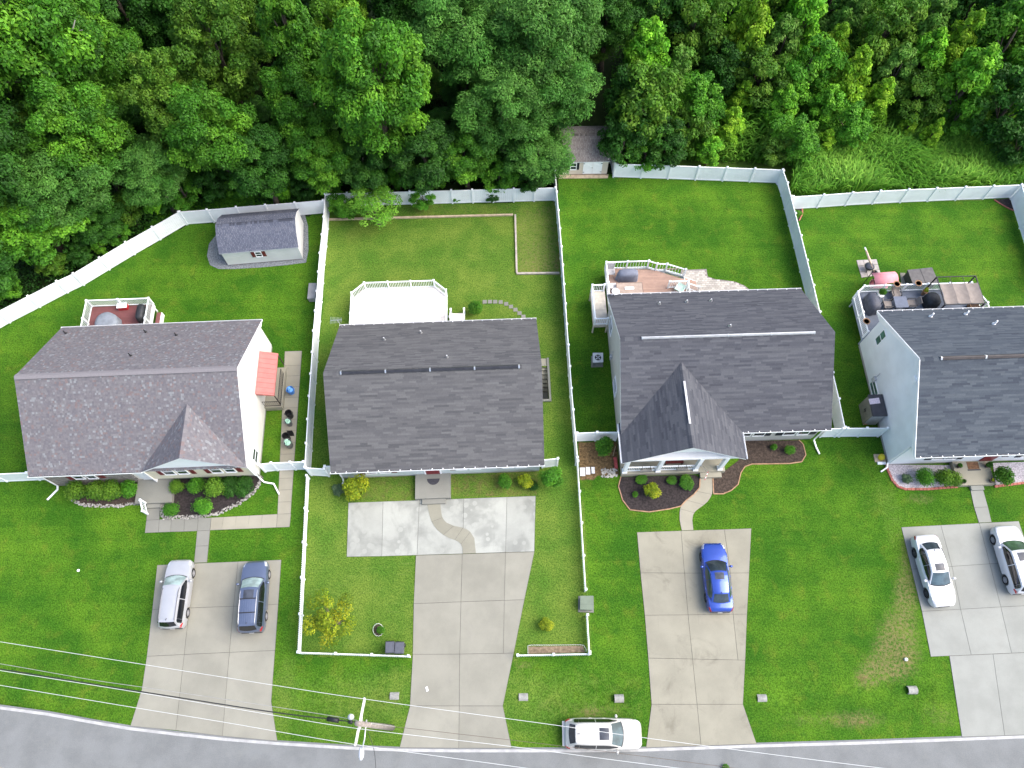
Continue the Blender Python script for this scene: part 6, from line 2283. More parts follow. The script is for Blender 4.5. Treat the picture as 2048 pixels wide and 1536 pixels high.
def reeds(name, poly_px, n, h, seed, label, pal):
    rs = np.random.RandomState(seed)
    poly = [(p.x, p.y) for p in GP(poly_px)]
    x0, x1 = min(p[0] for p in poly), max(p[0] for p in poly)
    y0, y1 = min(p[1] for p in poly), max(p[1] for p in poly)
    X = rs.uniform(x0, x1, n * 5)
    Y = rs.uniform(y0, y1, n * 5)
    ok = np_in_poly(X, Y, poly)
    X, Y = X[ok][:n], Y[ok][:n]
    n = len(X)
    az = 0.6 + 0.8 * np.sin(X * 0.5 + np.cos(Y * 0.4)) + rs.normal(0, 0.7, n)
    hh = h * rs.uniform(0.55, 1.15, n) * (0.75 + 0.25 * np.sin(X * 0.7) * np.cos(Y * 0.9))
    ln = rs.uniform(0.25, 0.75, n) * hh
    D = np.stack([np.cos(az), np.sin(az), np.zeros(n)], 1)
    side = np.stack([-np.sin(az), np.cos(az), np.zeros(n)], 1)
    w = rs.uniform(0.025, 0.055, n)[:, None]
    base = np.stack([X, Y, np.zeros(n)], 1)
    up = np.array([0, 0, 1.0])
    p1 = base + up * (hh * 0.6)[:, None] + D * (ln * 0.25)[:, None]
    p2 = base + up * (hh * 0.95)[:, None] + D * (ln * 0.7)[:, None]
    p3 = base + up * (hh * 0.88)[:, None] + D * (ln * 1.15)[:, None]
    V = np.stack([base - side * w, base + side * w, p1 - side * w * 1.3, p1 + side * w * 1.3, p2 - side * w, p2 + side * w, p3], 1).reshape(-1, 3)
    o_ = np.arange(n)[:, None] * 7
    F4 = np.concatenate([o_ + np.array([[0, 1, 3, 2]]), o_ + np.array([[2, 3, 5, 4]])], 0)
    F3 = o_ + np.array([[4, 5, 6]])
    me = bpy.data.meshes.new(name)
    me.vertices.add(len(V))
    me.vertices.foreach_set('co', V.astype(np.float32).ravel())
    lv = np.concatenate([F4.ravel(), F3.ravel()]).astype(np.int32)
    tot = np.concatenate([np.full(len(F4), 4), np.full(len(F3), 3)]).astype(np.int32)
    me.loops.add(len(lv))
    me.polygons.add(len(tot))
    me.loops.foreach_set('vertex_index', lv)
    me.polygons.foreach_set('loop_start', np.concatenate([[0], np.cumsum(tot)[:-1]]).astype(np.int32))
    me.polygons.foreach_set('loop_total', tot)
    p_ = np.array(GREENS[pal])
    t = np.clip(0.9 + 0.6 * np.sin(X * 0.6) * np.cos(Y * 0.5) + rs.normal(0, 0.4, n), 0, 1.999)
    i0 = t.astype(int)
    f = (t - i0)[:, None]
    K = np.clip((p_[i0] * (1 - f) + p_[np.minimum(i0 + 1, 2)] * f) * rs.uniform(0.9, 1.6, n)[:, None], 0, 1)
    K = np.concatenate([K, np.ones((n, 1))], 1)
    at = me.attributes.new('Col', 'FLOAT_COLOR', 'FACE')
    at.data.foreach_set('color', np.concatenate([K, K, K], 0).astype(np.float32).ravel())
    me.materials.append(reed_m)
    me.update()
    return tag(obj(name, me), label, 'reeds', None, 'stuff')


reeds('reed_bed', [(1578, 384), (1600, 395), (2036, 378), (2150, 370), (2150, 250), (1900, 270), (1700, 300), (1590, 310)], 26000, 2.0, 11, 'pale green reeds leaning behind the right hand fence', 'pale')
reeds('reed_bed', [(1245, 318), (1560, 330), (1600, 320), (1900, 270), (2150, 250), (2150, 0), (1400, 0), (1250, 60)], 24000, 2.6, 12, 'reeds standing between the bushes of the thicket', 'pale')
reeds('tall_grass', [(270, 490), (372, 432), (640, 408), (640, 385), (480, 385), (330, 420)], 7000, 0.6, 13, 'rough grass strip between the wood and the back fence', 'leaf')

# ------------------------------------------------------------------ garden plants
def bush(key, px, py, r_, label, cat='bush', group=None, sz=1.0, name='garden_shrub', ground=None):
    return plant(name, key, px, py, r_, label=label, cat=cat, group=group, sz=sz, ground=ground)


row = 'clipped bushes under the stone front'
for i, (x_, y_) in enumerate(((155, 981), (191.3, 982), (226.5, 981), (258, 977.4))):
    bush('g_box_olive' if i < 3 else 'g_box', x_, y_, 17.5 if i < 3 else 14.5, '%s clipped bush from the left under the stone front' % ORD[i], group=row, sz=1.1)
bush('g_box_olive', 354.3, 973.3, 12.5, 'small bush beside the grey porch slab', sz=1.1)
bush('g_box', 391.3, 971.3, 14.5, 'round bush below the middle of the cream bay', sz=1.1)
bush('g_box_olive', 428.9, 972.6, 18.5, 'larger bush with an orange patch below the cream bay', sz=1.1)
bush('g_box_dark', 459, 973, 19, 'left of the two dark low bushes at the bay corner', sz=0.8)
bush('g_box_dark', 486, 973, 19, 'right of the two dark low bushes at the bay corner', sz=0.8)
bush('g_box', 342, 1019.8, 12.8, 'small green ball bush by the porch steps', sz=1.0)
bush('g_box', 407, 1013, 16, 'big green ball bush in the front of the mulch bed', sz=1.0)
bush('g_gold', 714, 976, 27, 'large golden yellow shrub left of the middle porch', sz=1.0)
bush('g_juniper', 676, 979, 14, 'blue grey low shrub at the corner of the grey roofed house', sz=0.6)
bush('g_lush', 1007.8, 963.8, 16.5, 'dark green shrub in the bed right of the middle porch')
bush('g_gold', 1050.9, 963.8, 16, 'small golden shrub beside the round green tree')
bush('g_box_dark', 1066, 970, 11, 'dark shrub squeezed between the golden shrub and the round tree')
bush('g_lush', 952, 616, 16.5, 'green shrub beside the cream deck stairs', sz=1.1)
bush('g_gold', 1304.5, 982.5, 17, 'golden shrub in the dark mulch bed before the porch', sz=0.9)
bush('g_lush', 1271, 989, 7, 'tiny bright green plant in the dark mulch bed', sz=0.8)
bush('g_lush', 1284, 960, 13, 'low green plant under the left porch railing', sz=0.4)
bush('g_lush', 1344, 962, 11, 'low green plant under the middle porch railing', sz=0.5)
bush('g_lush', 1371, 966, 17, 'spreading green shrub left of the porch steps', sz=0.5)
bush('g_box', 1579, 900, 9, 'small round shrub at the right end of the mulch bed')
bush('g_box', 1547.8, 894, 6, 'tiny round shrub in the mulch bed under the dark shutters')
bush('g_lush', 1206, 893, 21, 'leafy plant against the short fence in the dirt nook', sz=1.2)
bush('g_juniper', 1812.6, 957, 10.5, 'grey green juniper in the pale gravel bed', sz=0.7)
bush('g_box', 1849, 953.3, 15, 'round green bush in the pale gravel bed')
bush('g_box_olive', 1886.8, 955, 15, 'left of the twin yellowish bushes by the pale porch', sz=1.2)
bush('g_box_olive', 1906, 958.4, 12.5, 'right of the twin yellowish bushes by the pale porch', sz=1.2)
bush('g_lush', 2009, 952.6, 18, 'full yellow green bush right of the pale porch')
bush('g_gold', 1093, 1250, 14, 'thin yellowish shrub in the olive lawn by the drive', sz=0.9)
bush('g_lush', 762, 1259, 9, 'little plant in the white ringed bed', sz=0.8)
bush('g_lush', 1451.7, 1534, 7, 'green weed tuft at the bottom edge of the road', sz=0.6)


def open_tree(px, py, r_, key, label, sz, nm='young_tree'):
    return plant(nm, key, px, py, r_, label=label, cat='tree', sz=sz)


tree_proto('y_gold', 141, 1.6, 1.7, 2.4, 34, 3600, 0.07, 'yellow', lobe=(0.16, 0.3), aspect=0.55, flat=0.9)
tree_proto('y_pale', 142, 1.6, 1.8, 2.6, 34, 5200, 0.07, 'pale', lobe=(0.16, 0.34), aspect=0.4, flat=0.8)
tree_proto('y_lush', 143, 1.0, 0.9, 1.2, 18, 4200, 0.06, 'leaf', lobe=(0.22, 0.42), aspect=0.6)
open_tree(660, 1235, 51, 'y_gold', 'young tree with yellow leaves on the olive front lawn', 1.0)
open_tree(750, 412, 56, 'y_pale', 'loose pale green tree leaning out over the timber edging', 0.62)
open_tree(1105, 957, 34, 'y_lush', 'round bright green small tree at the corner of the grey roof', 1.0)
open_tree(690, 412, 34, 's_leaf', 'leafy bush in the fence corner behind the olive lawn', 0.7)
open_tree(845, 398, 27, 's_leaf', 'bush against the middle fence right of the pale tree', 0.7)
open_tree(913, 393, 14, 's_leaf', 'small bush against the middle fence', 0.6)
open_tree(984, 392, 17, 's_dark', 'dark bush under the feathery tree at the middle fence', 0.7)
open_tree(1594, 428, 10, 's_leaf', 'small plant in the corner bed of the right lawn', 0.6)
# ================================================================== planting beds and edgings
mulch_d = M('dark_mulch', (0.028, 0.022, 0.022), 0.95, 0.45, 7, 0.03, 30, fine=0.7)
mulch_b = M('brown_mulch', (0.05, 0.036, 0.028), 0.95, 0.45, 6, 0.03, 30, fine=0.7)
pale_gravel = M('pale_purple_gravel', (0.40, 0.37, 0.40), 0.95, 0.3, 10, 0.03, 45, fine=0.8)
stone_m = M_col('edging_stone', 0.85, 0.2)
brick_red = M('red_edging_brick', (0.34, 0.12, 0.09), 0.85, 0.2, 6, tone=0.2)


def bed(name, px, mat, z=0.022):
    return struct(name, MB().prism([(p.x, p.y) for p in GP(px)], -0.04, z), mat)


def bed_tri(name, px, mat, z=0.022):
    """concave outline: fan of a triangulated n-gon left to Blender"""
    return bed(name, px, mat, z)


def walk_line(px, step, z=0.0):
    pts = GP(px, z)
    out = []
    acc = 0.0
    for a, b in zip(pts[:-1], pts[1:]):
        L_ = (b - a).length
        d = (b - a) / L_
        s = acc
        while s < L_:
            out.append((a + d * s, math.atan2(d.y, d.x)))
            s += step
        acc = s - L_
    return out


def stone_edge(parent, px, w_, seed, n_per_m=24):
    q = random.Random(seed)
    mb = MB()
    for p, a in walk_line(px, 1.0 / n_per_m):
        off = q.uniform(-w_ / 2, w_ / 2)
        c = Vector((p.x - math.sin(a) * off, p.y + math.cos(a) * off, q.uniform(0.02, 0.06)))
        r_ = q.uniform(0.035, 0.075)
        g = q.uniform(0.14, 0.42)
        b0 = len(mb.f)
        mb.blob(c, (r_ * q.uniform(0.8, 1.3), r_ * q.uniform(0.8, 1.3), r_ * 0.75), q.randint(0, 999), 0.25, 6, 4)
        for k in range(b0, len(mb.f)):
            mb.c[k] = (g, g * 0.96, g * 0.9)
    o = part('edging_stones', mb, stone_m, parent, kind='stuff')
    return o


b1 = bed('planting_bed', [(136, 967), (143.3, 996.2), (155, 1006.7), (173.8, 1010.8), (209, 1012), (238.2, 1012), (269.8, 1006.7), (276.9, 959.8)], mulch_b)
stone_edge(b1, [(141, 992), (146, 998.5), (155, 1006.7), (173.8, 1010.8), (209, 1012), (238.2, 1012), (269.8, 1007)], 0.22, 3, 34)
b2 = bed('planting_bed', [(344.8, 957), (510, 949.4), (525.2, 951.4), (522.5, 963.8), (513, 980), (485.6, 1003.4), (455.5, 1018.4), (433.6, 1029.4), (396.7, 1034.9), (325.6, 1036.2), (323.6, 1008.9), (343.4, 1006)], mulch_d)
stone_edge(b2, [(524, 952), (521, 963.8), (512, 980), (485, 1003), (455, 1018), (433, 1029), (396.7, 1034), (325.6, 1035.4), (323.4, 1008.9)], 0.26, 4, 38)
b3 = bed('planting_bed', [(1241.6, 953.8), (1236.8, 973), (1245, 1000.3), (1260, 1020), (1298.4, 1024.2), (1339.4, 1018), (1361.3, 1012.6), (1372.2, 1001), (1387, 989.4), (1398.9, 975.7), (1400, 955.6), (1388.6, 949.7)], mulch_d)
b4 = bed('planting_bed', [(1425.5, 956.6), (1426.9, 988), (1446, 988), (1462.4, 981.2), (1476, 968.9), (1481.6, 945.6), (1489.8, 933.3), (1503.4, 928.5), (1579.2, 927.4), (1603.2, 923.8), (1611.3, 910.3), (1606.2, 889.3), (1597.2, 880.4), (1486.4, 881.9), (1478, 920), (1445, 945)], mulch_b)
b5 = bed('planting_bed', [(1774, 929.3), (1774.7, 936.6), (1785, 959.8), (1796.6, 973), (1811, 977.3), (1854.8, 977.3), (1912, 972.5), (1906, 930.7)], pale_gravel)
b6 = bed('planting_bed', [(1991.6, 971.5), (2048, 964.2), (2120, 960), (2112, 922), (1985, 926)], pale_gravel)
b7 = bed('planting_bed', [(1988, 400), (2000, 408), (2018, 418), (2034, 424), (2042, 424), (2027, 396)], mulch_d)
b8 = bed('planting_bed', [(1591, 417), (1604, 414.5), (1605, 428), (1598, 442)], mulch_d)


def strip_edge(parent, px, mat, w_=0.07, h_=0.07):
    pts = GP(px)
    mb = MB()
    for a, b in zip(pts[:-1], pts[1:]):
        mb.beam((a.x, a.y, h_ / 2), (b.x, b.y, h_ / 2), w_, h_)
    return part('edging_strip', mb, mat, parent)


tan_edge = M('tan_edging', (0.33, 0.2, 0.12), 0.8, 0.2, 5)
strip_edge(b3, [(1241.6, 953.8), (1236.8, 973), (1245, 1000.3), (1260, 1020), (1298.4, 1024.2), (1339.4, 1018), (1361.3, 1012.6)], tan_edge)
strip_edge(b3, [(1361.3, 1012.6), (1372.2, 1001), (1387, 989.4), (1398.9, 975.7), (1400, 956.6)], tan_edge)
strip_edge(b4, [(1425.5, 956.6), (1426.9, 988), (1446, 988), (1462.4, 981.2), (1476, 968.9), (1481.6, 945.6), (1489.8, 933.3), (1503.4, 928.5), (1579.2, 927.4), (1603.2, 923.8), (1611.3, 910.3), (1606.2, 889.3), (1597.2, 880.4)], tan_edge)
strip_edge(b7, [(1988, 400), (2000, 408), (2018, 418), (2034, 424), (2042, 424)], brick_red, 0.09)
strip_edge(b8, [(1604, 414.5), (1605, 428), (1598, 442)], brick_red, 0.09)
BR = MB().bx(-0.125, 0.125, -0.08, 0.08, -0.03, 0.09).mesh('brick', brick_red)
for parent, px in ((b5, [(1773, 930), (1773.7, 937), (1784, 960.5), (1796, 974), (1811, 978.6), (1854.8, 978.6), (1912, 974)]), (b6, [(1992, 973), (2048, 966), (2112, 961)])):
    for p, a in walk_line(px, 0.285):
        obj('brick', BR, parent, (p.x, p.y, 0), (0, 0, a))

# timber edging of the back garden
def timbers(px, label, mat=timber):
    pts = GP(px)
    t = thing('timber_edging', label, 'timber edging', (pts[0].x, pts[0].y, 0), 0, 'landscape timbers')
    for a, b in zip(pts[:-1], pts[1:]):
        L_ = (b - a).length
        k = max(1, round(L_ / 2.4))
        for i in range(k):
            A, B = a + (b - a) * (i / k + 0.004 / L_), a + (b - a) * ((i + 1) / k - 0.004 / L_)
            part('timber', MB().beam((A.x, A.y, 0.07), (B.x, B.y, 0.07), 0.15, 0.15), mat, t, world=True)
    return t


timbers([(657, 440), (1026, 430.5)], 'long timber edging in front of the back planting strip')
timbers([(1030.5, 430.5), (1033.6, 546)], 'timber edging on the left side of the bare plot', M('grey_timber', (0.36, 0.32, 0.28), 0.9, 0.2, 4))
timbers([(1033, 548), (1119, 547)], 'timber edging along the bottom of the bare plot', M('grey_timber', (0.36, 0.32, 0.28)))

# white wire edging
wire_w = M('white_wire', (0.75, 0.75, 0.73), 0.6)


def hoops(px, label, step=0.16):
    line = walk_line(px, step)
    t = thing('wire_edging', label, 'edging', (line[0][0].x, line[0][0].y, 0), 0)
    mb = MB()
    for p, a in line:
        d = Vector((math.cos(a), math.sin(a), 0)) * step * 0.5
        mb.tube([p - d + Vector((0, 0, -0.03)), p - d * 0.8 + Vector((0, 0, 0.14)), p + Vector((0, 0, 0.18)), p + d * 0.8 + Vector((0, 0, 0.14)), p + d + Vector((0, 0, -0.03))], 0.014, 5)
    part('hoops', mb, wire_w, t, world=True)


circ = [(757 + 10.5 * math.cos(a), 1260 + 12.5 * math.sin(a)) for a in [i * 2 * math.pi / 14 for i in range(15)]]
hoops(circ, 'white wire hoop ring round the little plant on the olive lawn')
struct('planting_bed', MB().prism([(p.x, p.y) for p in GP([(757 + 9.5 * math.cos(a), 1260 + 11 * math.sin(a)) for a in [i * 2 * math.pi / 14 for i in range(14)]])], -0.03, 0.012), mulch_b)
hoops([(1056, 1309), (1055.5, 1292), (1062, 1290.5), (1100, 1290.5), (1160, 1290), (1167, 1291), (1172, 1299), (1171.5, 1305)], 'white wire hoops round the narrow strip behind the low picket fence')
struct('planting_bed', MB().prism([(p.x, p.y) for p in GP([(1057, 1308), (1056.5, 1293), (1166, 1291.5), (1170, 1305)])], -0.03, 0.01), M('dry_soil', (0.2, 0.15, 0.1), 0.95, 0.3, 5, 0.02, 30, fine=0.6))

# paver patio of the third house
pv_m = M_col('concrete_paver', 0.9, 0.2)
pat = [(p.x, p.y) for p in GP([(1362, 540), (1413, 538), (1415.5, 553), (1430, 558.5), (1455, 561), (1473, 564.5), (1490, 572), (1502, 582), (1440, 590), (1360, 590)])]
base = struct('paver_patio', MB().prism(pat, -0.05, 0.012), M('paver_sand', (0.2, 0.18, 0.16), 0.95))
mb = MB()
q = random.Random(2)
x0, x1 = min(p[0] for p in pat), max(p[0] for p in pat)
y0, y1 = min(p[1] for p in pat), max(p[1] for p in pat)
i = 0
y_ = y0
while y_ < y1:
    x_ = x0 + (0.14 if i % 2 else 0)
    while x_ < x1:
        if all(in_poly(x_ + a, y_ + b, pat) for a, b in ((0.02, 0.02), (0.23, 0.02), (0.23, 0.16), (0.02, 0.16))):
            g = q.uniform(0.34, 0.5)
            b0 = len(mb.f)
            mb.bx(x_ + 0.008, x_ + 0.242, y_ + 0.008, y_ + 0.172, 0.0, 0.035 + q.uniform(0, 0.004))
            for k in range(b0, len(mb.f)):
                mb.c[k] = (g, g * 0.93, g * 0.84)
        x_ += 0.25
    y_ += 0.18
    i += 1
part('pavers', mb, pv_m, base, kind='stuff')

# ================================================================== utility pole and wires
pole_base, pole_top = G(784.5, 1455.6), G(714, 1447, 12.0)
pm_wood = M('pole_wood', (0.24, 0.21, 0.19), 0.95, 0.25, 4, 0.01, 30)
arm_m = M('pale_crossarm', (0.62, 0.61, 0.58), 0.6, 0.1, 4)
up_ = thing('utility_pole', 'wooden utility pole with pale crossarm and street lamp beside the road', 'utility pole', tuple(pole_base))
pz_ = pole_top - pole_base
part('pole_shaft', MB().tube([pole_base - Vector((0, 0, 0.3)), pole_base + pz_ * 0.5, pole_top], [0.19, 0.165, 0.13], 14), pm_wood, up_, world=True, smooth=True)
ra_, rb_ = G(729.5, 1397, 11.3), G(711, 1490, 11.3)
part('crossarm', MB().beam(ra_, rb_, 0.11, 0.13), arm_m, up_, world=True)
pc = pole_base + pz_ * (11.3 / 12)
part('arm_brace', MB().beam(pole_base + pz_ * (10.5 / 12), ra_ * 0.45 + pc * 0.55 - Vector((0, 0, 0.05)), 0.03, 0.04).beam(pole_base + pz_ * (10.5 / 12), rb_ * 0.45 + pc * 0.55 - Vector((0, 0, 0.05)), 0.03, 0.04), arm_m, up_, world=True)
ins = [ra_, ra_ * 0.35 + rb_ * 0.65, rb_]
for p in ins:
    part('insulator', MB().lathe([(0.03, 0.05), (0.06, 0.1), (0.035, 0.14), (0.06, 0.18), (0.02, 0.24)], 10, (p.x, p.y, p.z)), M('insulator', (0.6, 0.6, 0.62), 0.3), up_, world=True, smooth=True)
la = [pole_base + pz_ * (9.0 / 12), G(733, 1440, 9.8), G(729, 1478, 9.9), G(724, 1500, 9.75)]
lo_ = part('lamp_arm', MB().tube(la, 0.035, 8), M('lamp_arm_grey', (0.55, 0.56, 0.57), 0.4, metal=0.5), up_, world=True, smooth=True)
lh = G(722.5, 1507, 9.7)
part('lamp_head', MB().blob(lh, (0.15, 0.36, 0.11), 2, 0.03, 12, 8), M('lamp_head_grey', (0.45, 0.47, 0.5), 0.4), lo_, world=True, smooth=True)
tb = G(702, 1443, 8.6)
part('splice_case', MB().tube([G(655, 1437.5, 8.4), G(677, 1441, 8.5)], 0.13, 10), black_plastic, up_, world=True, smooth=True)
part('splice_case', MB().tube([G(697, 1443, 8.7), G(705, 1445, 8.7)], 0.1, 10), black_plastic, up_, world=True, smooth=True)
part('pole_transformer_cap', MB().lathe([(0.12, -0.2), (0.16, -0.1), (0.16, 0.12), (0.05, 0.2)], 12, tuple(G(702, 1434, 9.3))), M('cap_grey', (0.5, 0.51, 0.5), 0.6), up_, world=True, smooth=True)
part('pole_conduit', MB().tube([pole_base + Vector((0.17, 0.06, 0)), pole_base + pz_ * 0.72 + Vector((0.15, 0.06, 0))], 0.04, 6), M('conduit', (0.45, 0.44, 0.42), 0.6), up_, world=True)


def cable(px, r_, mat, label):
    pts = [G(x, y, z) for x, y, z in px]
    # smooth run through the points
    out = []
    for i in range(len(pts) - 1):
        p0, p1, p2, p3 = pts[max(i - 1, 0)], pts[i], pts[i + 1], pts[min(i + 2, len(pts) - 1)]
        for k in range(6):
            t = k / 6
            out.append(0.5 * ((2 * p1) + (p2 - p0) * t + (2 * p0 - 5 * p1 + 4 * p2 - p3) * t * t + (3 * p1 - p0 - 3 * p2 + p3) * t ** 3))
    out.append(pts[-1])
    solo('power_line', MB().tube(out, r_, 6), mat, label, 'cable', 'overhead cables at the road', base=tuple(out[0]), smooth=True)


alu = M('bare_aluminium_wire', (0.55, 0.56, 0.55), 0.5, 0.05, 3)
blk = M('black_cable', (0.02, 0.02, 0.022), 0.6, 0.2, 3)
cable([(-260, 1242, 10.9), (0, 1283.5, 11.0), (300, 1331, 11.25), (555, 1371.5, 11.45), (729, 1398, 11.53), (1127, 1452.5, 11.3), (1285, 1475, 11.2), (1720, 1531, 11.0), (2100, 1575, 11.0)], 0.013, alu, 'uppermost pale overhead wire, crossing to the parked white SUV')
cable([(-260, 1300, 10.9), (0, 1341, 11.0), (284, 1386, 11.25), (545, 1430, 11.45), (719, 1457.5, 11.53), (1023, 1493, 11.3), (1240, 1521.5, 11.2), (1700, 1580, 11.0)], 0.013, alu, 'middle pale overhead wire passing the centre of the crossarm')
cable([(-260, 1328, 10.9), (0, 1370.5, 11.0), (274, 1416, 11.25), (449, 1444.5, 11.4), (711, 1489, 11.53), (1050, 1536, 11.3), (1500, 1600, 11.0)], 0.013, alu, 'lowest pale overhead wire at the road end of the crossarm')
cable([(-260, 1295, 8.2), (0, 1338, 8.2), (290, 1384.5, 8.3), (545, 1424, 8.4), (660, 1438, 8.5), (722, 1446, 8.6)], 0.03, blk, 'thick black overhead cable running beside the pale wires')
cable([(-260, 1286, 8.6), (0, 1327.5, 8.6), (180, 1359, 8.7), (290, 1375, 8.75), (460, 1400, 8.8), (660, 1431, 8.9), (715, 1441, 8.9)], 0.014, M('dull_wire', (0.3, 0.3, 0.28), 0.7), 'thin dull overhead wire above the black cable, ending at the pole')
cable([(727, 1446.5, 8.6), (900, 1466, 8.5), (1130, 1493, 8.4), (1500, 1540, 8.2)], 0.011, M('brown_wire', (0.12, 0.09, 0.07), 0.7), 'thin brown overhead wire leaving the pole to the right')
cable([(735, 1462, 9.0), (748, 1500, 9.2), (752, 1545, 9.4)], 0.013, blk, 'thin black drop wire crossing the road from the pole')

# green transformer box
q4 = GP([(1160.6, 1191.5), (1186.6, 1191.5), (1187, 1219.8), (1160.2, 1219)], 0.72)
ub = thing('utility_box', 'green metal utility box in the gap of the picket fence', 'utility box', (q4[3].x, q4[3].y, 0))
grn = M('utility_green', (0.13, 0.165, 0.12), 0.5, 0.08, 2)
pl4 = offset_poly([(p.x, p.y) for p in q4], 0.05)
part('box_body', MB().prism([(p.x, p.y) for p in pl4], 0.05, 0.62), grn, ub, world=True)
part('box_lid', MB().prism([(p.x, p.y) for p in q4], 0.62, 0.72), grn, ub, world=True)
cx_ = sum(p.x for p in q4) / 4
ym = sum(p.y for p in q4) / 4 - 0.1
part('lid_seam', MB().bx(q4[3].x - 0.004, q4[1].x + 0.004, ym - 0.008, ym + 0.008, 0.7, 0.727), M('utility_green_dark', (0.1, 0.13, 0.1), 0.6), ub, world=True)
part('box_pad', MB().prism([(p.x, p.y) for p in offset_poly([(p.x, p.y) for p in q4], -0.08)], -0.05, 0.05), conc_g, ub, world=True)

# ================================================================== bins
def wheelie(px, py, rz, label, mat):
    c = G(px, py, 1.0)
    t = thing('wheeled_bin', label, 'bin', (c.x, c.y, 0), rz, 'wheeled bins')
    lo = [(-0.22, -0.26, 0.05), (0.22, -0.26, 0.05), (0.22, 0.22, 0.05), (-0.22, 0.22, 0.05)]
    hi = [(-0.29, -0.34, 0.95), (0.29, -0.34, 0.95), (0.29, 0.34, 0.95), (-0.29, 0.34, 0.95)]
    part('bin_body', MB().hexa(lo, hi), mat, t)
    part('bin_lid', MB().hexa([(-0.31, -0.37, 0.952), (0.31, -0.37, 0.952), (0.31, 0.37, 0.952), (-0.31, 0.37, 0.952)], [(-0.27, -0.31, 1.03), (0.27, -0.31, 1.03), (0.27, 0.33, 1.03), (-0.27, 0.33, 1.03)]), mat, t)
    part('bin_handle', MB().tube([(-0.25, 0.38, 0.93), (0.25, 0.38, 0.93)], 0.025, 8), black_plastic, t)
    for s in (-1, 1):
        w_ = MB().lathe([(0.02, -0.03), (0.12, -0.03), (0.12, 0.03), (0.02, 0.03)], 14)
        w_.v = [(z + s * 0.26, y + 0.24, x + 0.12) for x, y, z in w_.v]
        part('bin_wheel', w_, black_plastic, t)
    return t


bin_g = M('dark_grey_bin', (0.075, 0.08, 0.1), 0.5, 0.12, 4)
wheelie(779.6, 1294.5, 0.02, 'left of the two dark grey wheeled bins at the picket fence', bin_g)
wheelie(798.3, 1295.5, -0.03, 'right of the two dark grey wheeled bins at the picket fence', bin_g)


def can(px, py, r_, h_, label, mat, lid=None, fill=None, oval=1.0):
    c = G(px, py, h_)
    t = thing('rubbish_can', label, 'bin', (c.x, c.y, 0), 0.2, 'cans along the side walk')
    part('can_body', MB().lathe([(r_ * 0.78, 0.0), (r_ * 0.82, 0.04), (r_, h_ - 0.03), (r_ * 1.05, h_), (r_ * 0.95, h_ - 0.02), (r_ * 0.9, h_ * 0.35)], 18, (0, 0, 0.03), 0, oval), mat, t, smooth=False)
    if fill:
        part('contents', MB().blob((0, 0, h_ - 0.05), (r_ * 0.85, r_ * 0.85, 0.12), 7, 0.5, 12, 7), fill, t)
    for s in (-1, 1):
        part('can_handle', MB().tube([(s * r_ * 1.02, -0.08, h_ - 0.1), (s * r_ * 1.2, 0, h_ - 0.08), (s * r_ * 1.02, 0.08, h_ - 0.1)], 0.02, 6), mat, t)
    return t


bagm = M('clear_green_bags', (0.35, 0.6, 0.45), 0.35, 0.5, 14)
grey_can = M('grey_can_plastic', (0.13, 0.135, 0.135), 0.5, 0.15, 5)
can(576.6, 825.5, 0.26, 0.8, 'open black round can at the far end of the side walk row', black_plastic)
can(575.2, 842, 0.24, 0.75, 'grey can heaped with pale green bags next to the black can', grey_can, fill=bagm)
can(574.6, 884.5, 0.29, 0.85, 'larger grey can with pale green bags near the gate', grey_can, fill=bagm)
can(571, 871, 0.24, 0.8, 'square topped black can beside the larger grey can', black_plastic, oval=1.1)
lc = G(582, 869, 0.1)
solo('can_lid', MB().hexa([lc + Vector(v) for v in ((-0.22, -0.1, -0.05), (0.22, -0.1, -0.05), (0.22, 0.05, -0.05), (-0.22, 0.05, -0.05))], [lc + Vector(v) for v in ((-0.2, 0.1, 0.5), (0.2, 0.1, 0.5), (0.2, 0.14, 0.5), (-0.2, 0.14, 0.5))]), black_plastic, 'black can lid leaning upright against the larger grey can', 'lid')
can(580, 779, 0.27, 0.6, 'bright blue recycling tub on the side walk below the red awning', M('blue_plastic', (0.05, 0.22, 0.62), 0.4, 0.12, 4), fill=M('blue_bag', (0.16, 0.4, 0.75), 0.35, 0.3, 9))

# ================================================================== air conditioner
q4 = GP([(1186, 706), (1205.5, 706), (1206, 724), (1186, 724.5)], 0.75)
ac = thing('air_conditioner', 'square grey air conditioner with a round fan left of the taupe house', 'air conditioner', (q4[3].x, q4[3].y, 0))
acm = M('air_conditioner_grey', (0.17, 0.18, 0.18), 0.6, 0.15, 6)
pl4 = [(p.x, p.y) for p in q4]
cx_, cy_ = sum(p[0] for p in pl4) / 4, sum(p[1] for p in pl4) / 4
part('unit_body', MB().prism(pl4, 0.06, 0.7), acm, ac, world=True)
part('unit_top', MB().prism([(p.x, p.y) for p in offset_poly(pl4, -0.02)], 0.7, 0.75), M('unit_top_grey', (0.5, 0.52, 0.52), 0.5), ac, world=True)
fan = MB()
fan.lathe([(0.02, 0.755), (0.25, 0.755), (0.25, 0.762), (0.02, 0.762)], 20, (cx_, cy_, 0))
fo_ = part('fan_opening', fan, black_plastic, ac, world=True)
for k in range(4):
    a = k * math.pi / 2 + 0.4
    b = MB().add([(cx_, cy_, 0.766), (cx_ + 0.22 * math.cos(a), cy_ + 0.22 * math.sin(a), 0.768), (cx_ + 0.2 * math.cos(a + 0.7), cy_ + 0.2 * math.sin(a + 0.7), 0.79), (cx_ + 0.05 * math.cos(a + 0.9), cy_ + 0.05 * math.sin(a + 0.9), 0.785)], [(0, 1, 2, 3)])
    part('fan_blade', b, M('fan_blade', (0.4, 0.42, 0.43), 0.5), fo_, world=True)
